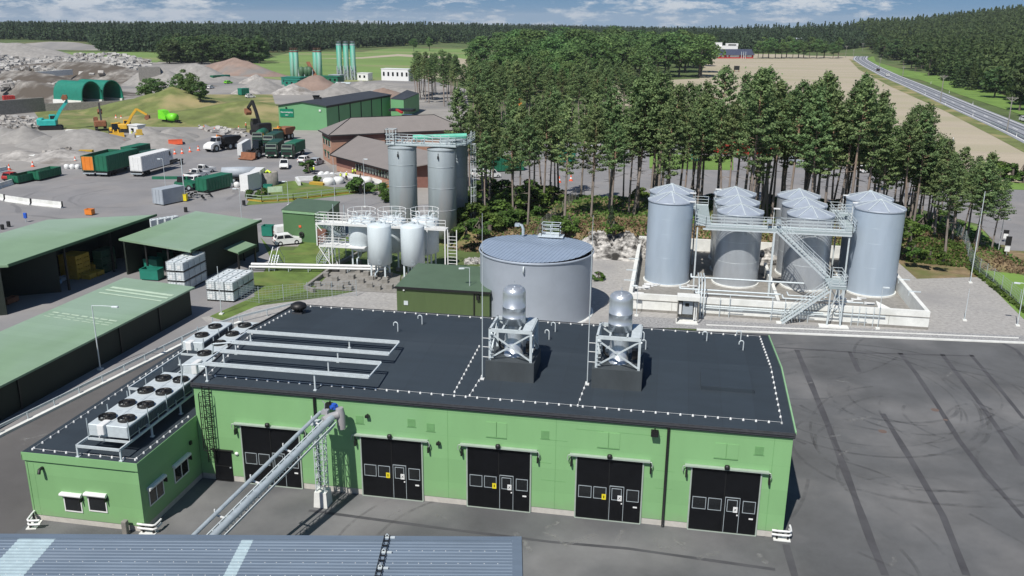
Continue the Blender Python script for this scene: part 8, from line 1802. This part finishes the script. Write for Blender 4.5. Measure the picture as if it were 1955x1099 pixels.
grove([(1000,268),(1240,262),(1300,240),(1250,215),(1000,215)],34,pines,14,19,20,3.4,'pine_tree','pine beyond the car park','tree','pines beyond the car park',M['bark'],Z,slim=1.1,seed=7)
grove([(905,212),(1000,212),(1130,196),(1160,206),(1160,180),(1020,150),(905,168)],36,decs,11,18,15,7,'broadleaf_tree','broadleaf tree behind the pines','tree','broadleaf grove behind the pines',M['bark2'],Z,seed=8)
grove([(1165,152),(1250,152),(1338,148),(1346,128),(1310,118),(1200,118),(1050,125),(905,150),(1020,148),(1140,170)],62,decs,15,23,15,10,'broadleaf_tree','tree in the wood left of the field','tree','wood left of the stubble field',M['bark2'],Z,slim=1.45,seed=9)
grove([(905,140),(1340,116),(1340,106),(1150,98),(905,100)],54,decs,16,25,15,13,'broadleaf_tree','tree at the back of the wood','tree','rear of the wood left of the field',M['bark2'],Z,slim=1.7,seed=10)
for i,px in enumerate((1447,1456,1467,1480,1492,1501,1513,1524,1534,1545,1559,1573,1590,1600)):
    p=G(px,111.5-(i%2)); plant(decs[i%5],p.x,p.y,0,i,(1.0+.25*(i%3),)*2+(.85+.12*((i*7)%4),),'broadleaf_tree',f"round field tree of the row beside the red farmhouse, {('first','second','third','fourth','fifth','sixth','seventh','eighth','ninth','tenth','eleventh','twelfth','thirteenth','last')[i]} from the house",'tree','row of round field trees',M['bark2'])
grove([(308,122),(520,122),(532,116),(500,106),(330,104)],60,lowd,13,18,15,6,'broadleaf_tree','tree in the copse by the silos','tree','copse left of the green silos',M['bark2'],Z,slim=1.4,seed=11)
for i,(px,py,h_,lb) in enumerate(((345,205,9,'dark bushy tree on top of the grass mound'),(358,208,11,'tallest dark bushy tree on the grass mound'),(372,212,9,'dark tree on the right flank of the grass mound'),(385,216,8,'small bush at the right foot of the mound trees'),(292,196,9,'dark shrub left of the mound'),(280,200,9,'dark shrub beside the second arched tent'),(305,190,8,'dark shrub by the block wall'),(60,110,5,'low shrub on the narrow field at the left'),(75,111,5,'second low shrub on the narrow field'),(95,172,6,'shrub in the rubble field'),(216,188,5,'shrub behind the arched tents'),(795,122,9,'lone round tree at the meadow edge'),(845,113,7,'single small tree in the meadow'),(820,97,14,'leftmost tree of the meadow group'),(790,98,12,'second tree of the meadow group'))):
    p=G(px,py); plant(decs[i%5],p.x,p.y,2.5 if 340<px<390 else 0,i,(h_/15*(1.1 if h_>8 else 1.5),)*2+(h_/15,),'broadleaf_tree',lb,'tree','scattered trees at the left',M['bark2'])
# bushes near the knoll
bl_=[(905,430,3.4,'wide bush left of the mesh fence on the knoll'),(925,425,3,'green bush behind the grey silos'),(945,420,3.2,'green bush on the knoll slope'),(965,412,3.4,'bright bush high on the knoll slope'),(985,405,3.4,'bright bush near the mesh fence'),(1005,400,3.6,'large bush at the fence top'),(1022,398,3,'bush touching the mesh fence'),(915,448,2.4,'low bush above the white ladder'),(935,440,2.6,'low bush in the middle of the slope'),(955,436,2.4,'low bush above the round tank rim'),(985,425,2.5,'bush left of the mesh fence'),(890,455,2.2,'bush at the foot of the grey silos'),(1072,448,2.6,'dark bush right behind the round tank railing'),(1085,443,2.4,'dark bush beside the previous one'),(1060,440,2.2,'dark bush behind the round tank'),(1166,438,3.0,'young green spruce like bush on the knoll slope'),(1172,447,1.8,'small bush in front of the young spruce'),(1735,470,2.6,'bush right of the front right tank'),(1728,455,3,'taller bush behind the right tank'),(1760,440,2.4,'bush in the shade of the right pines'),(1790,425,2.2,'bush below the right end pines'),(1810,440,2.2,'bush by the mesh fence under the pines'),(1745,490,1.6,'low shrub at the edge of the gravel'),(1775,492,1.4,'low shrub beside the gravel, middle'),(1800,497,1.3,'low shrub beside the gravel, right'),(1142,535,1.2,'small weed tuft by the round tank'),(735,385,2,'round shrub by the kerb railing'),(727,372,2.2,'dark shrub near the foundation wall'),(690,368,3.4,'large dark shrub in the garden bed'),(590,330,2.6,'dark clipped shrub beside the office corner'),(480,378,1.6,'shrub at the left end of the garden bed'),(500,372,1.5,'shrub behind the banner'),(605,348,1.4,'yellow green shrub by the office corner')]
for i,(px,py,h_,lb) in enumerate(bl_):
    p=G(px,py); 
    for _ in range(3): z=kz(p.x,p.y); p=G(px,py,z)
    plant(bushes[i%3] if i not in (15,) else spr[0],p.x,p.y,z-.1,i,(h_/3*1.25 if i!=15 else .42,)*2+(h_/3 if i!=15 else .45,),'bush',lb,'bush','bushes around the knoll',M['bark2'])
grove([(2,66),(12,66),(12,96),(0,98),(-4,80)],26,bushes,1.6,3.2,3,1.6,'bush','bush on the knoll flank','bush','bushes on the left flank of the knoll',M['bark2'],px=False,slim=1.3,seed=13)
grove([(26,100),(66,98),(72,104),(40,108),(24,106)],22,bushes,1.2,2.6,3,2.4,'bush','bush behind the pine stand','bush','bushes at the back of the pine stand',M['bark2'],px=False,slim=1.3,seed=14)
grove([(1890,346),(1960,352),(1960,342),(1890,336)],9,bushes,2,3.4,3,3,'bush','bush in the roadside hedge','bush','hedge beyond the side road',M['bark2'],Z,slim=1.4,seed=15)
# wooded hill: individual trees at its front, the rest as one mass
hp=[]; rr=random.Random(77); tries=0
while len(hp)<285 and tries<40000:
    tries+=1; s=rr.uniform(-30,780); d=rr.uniform(0,1)**1.3*230+3; x=RA.x+rdx*s+rdy*d; y=RA.y+rdy*s-rdx*d
    px_=Vector((x,y,8))-CAM; 
    if px_.dot(F_)<50: continue
    sxp=977.5+FPX*px_.dot(R_)/px_.dot(F_)
    if sxp>2010 or sxp<1640: continue
    if any((x-a)**2+(y-b)**2<(5.2+d*.012)**2 for a,b in hp): continue
    hp.append((x,y)); k=rr.randrange(6) if rr.random()<.75 else rr.randrange(3); s_=rr.uniform(.72,1.2)
    plant(hills[k],x,y,max(0,terr(x,y))-.3,rr.uniform(0,6),(s_*rr.uniform(.9,1.25),)*2+(s_,),'forest_tree',f"{('small','medium','tall')[min(2,int((s_-.72)/.16))]} {('round','narrow','broad','slim spruce','drooping spruce','dense spruce')[k]} tree of the wooded hill, {('nearest','near','middle','far','farthest')[max(0,min(4,int((s+30)/162)))]} stretch, {('foot','first slope','lower slope','mid slope','upper slope','high slope')[min(5,int(d/39))]}",'tree','trees of the wooded hill',M['bark2'])
def mass(name,label,pts,kinds,lm,seed):
    rs=np.random.RandomState(seed); Vs=[];Qs=[];o=0
    T=[]
    for k in range(8):
        if k%2==0 or kinds=='d':
            n=90 if kinds!='hill' else 150; d=rs.normal(size=(n,3)); d/=np.linalg.norm(d,axis=1)[:,None]; r=rs.uniform(.7,1.0,n)[:,None]*(1+.18*np.sin(d[:,:1]*5+k)); P=d*r*np.array([4.6,4.6,6.2])+np.array([0,0,8.8]); V,Q=leaves(P,1.7 if kinds!='hill' else 1.35,rs,.3,d)
        else:
            n=80 if kinds!='hill' else 130; f=rs.uniform(0,1,n); a=rs.uniform(0,6.28,n); r=(1-f)*3.0+.2; P=np.stack([r*np.cos(a),r*np.sin(a),2+f*17],1); O=np.stack([np.cos(a),np.sin(a),.4+0*a],1); V,Q=leaves(P,1.7 if kinds!='hill' else 1.3,rs,.4,O)
        T.append((V,Q))
    for (x,y,z,s) in pts:
        V,Q=T[rs.randint(8)]; a=rs.uniform(0,6.28); c,s_=math.cos(a),math.sin(a); w_=V*s; w2=np.stack([w_[:,0]*c-w_[:,1]*s_+x,w_[:,0]*s_+w_[:,1]*c+y,w_[:,2]+z],1); Vs.append(w2); Qs.append(Q+o); o+=len(V)
    me=npmesh(name,np.concatenate(Vs),np.concatenate(Qs),M[lm]); ob=bpy.data.objects.new(name,me); COL.objects.link(ob); return tag(ob,label,'forest',kind='stuff')
pts=[]; rr=random.Random(5)
while len(pts)<3600:
    s=rr.uniform(-100,1100); d=rr.uniform(10,520); x=RA.x+rdx*s+rdy*d; y=RA.y+rdy*s-rdx*d; v=Vector((x,y,20))-CAM
    if v.dot(F_)<60: continue
    sxp=977.5+FPX*v.dot(R_)/v.dot(F_)
    if sxp>2060: continue
    pts.append((x,y,terr(x,y)-.5,rr.uniform(.75,1.15)))
mass('hill_forest','continuous mixed forest covering the hill behind its front trees',pts,'hill','hillleaf',3)
FB=[(-60,80),(0,80),(170,84),(190,98),(300,100),(420,101),(520,100),(560,99),(700,91),(780,88),(860,84),(905,86),(1000,90),(1150,95),(1345,101),(1440,102),(1560,101),(1640,97),(1700,93)]
pts=[]; rr=random.Random(6)
while len(pts)<13500:
    px=rr.uniform(-60,1760)
    for (a,b),(c,d) in zip(FB[:-1],FB[1:]):
        if a<=px<=c: yb=b+(d-b)*(px-a)/(c-a)
    p=G(px,yb); D=math.hypot(p.x-CAM.x,p.y-CAM.y); f=1+rr.uniform(0,1)**1.7*(2700/D); x=CAM.x+(p.x-CAM.x)*f; y=CAM.y+(p.y-CAM.y)*f
    if (x-RA.x)*rdy-(y-RA.y)*rdx>60 and y<900: continue
    pts.append((x,y,terr(x,y)-.5,rr.uniform(.62,.98)))
mass('far_forest','dark mixed forest closing the view along the whole horizon',pts,'far','spruce',4)
# low vegetation on banks: stuff
def tufts(name,label,poly,n,size,lm,zf,px=True,h=.35):
    P=[(G(*p).x,G(*p).y) for p in poly] if px else poly; rs=np.random.RandomState(n); xs_=[p[0] for p in P]; ys_=[p[1] for p in P]; A=[]
    while len(A)<n:
        x=rs.uniform(min(xs_),max(xs_)); y=rs.uniform(min(ys_),max(ys_))
        if inpoly(x,y,P) and not bund_(x,y): A.append((x,y,zf(x,y)+rs.uniform(0,h)))
    V,Q=leaves(np.array(A),size,rs,.2); me=npmesh(name,V,Q,M[lm]); ob=bpy.data.objects.new(name,me); COL.objects.link(ob); return tag(ob,label,'grass',kind='stuff')
M['straw']=leafmat('straw_grass',(.17,.125,.065),(.36,.28,.16))
tufts('undergrowth','green undergrowth scattered over the knoll',[(-2,66),(14,63),(24,68),(60,72),(76,70),(76,98),(30,104),(0,102)],14000,.30,'bush',kz,False)
tufts('dry_grass','straw coloured grass tufts on the front slope of the knoll',[(0,64),(14,61.5),(24,67),(44,72),(62,71),(76,66),(78,74),(60,80),(20,78)],9000,.26,'straw',kz,False)
tufts('verge_weeds','weeds along the foot of the mesh fence at the right',[(1730,500),(1845,512),(1955,600),(1955,590),(1850,495),(1735,485)],3500,.28,'bush',kz)

# air between here and the far woods
mb=MB(); mb.box(-11500,-6500,-62,11500,12500,92); hz_=part('haze',mb,[]); 
hm=bpy.data.materials.new('haze_air'); hm.use_nodes=True; ht=hm.node_tree; ht.nodes.clear(); ho=ht.nodes.new('ShaderNodeOutputMaterial'); hv_=ht.nodes.new('ShaderNodeVolumePrincipled'); hv_.inputs['Density'].default_value=.00006; hv_.inputs['Color'].default_value=(.82,.90,1,1); ht.links.new(hv_.outputs[0],ho.inputs['Volume'])
hz_.data.materials.append(hm); tag(hz_,'thin summer haze over the whole valley','haze',kind='stuff')
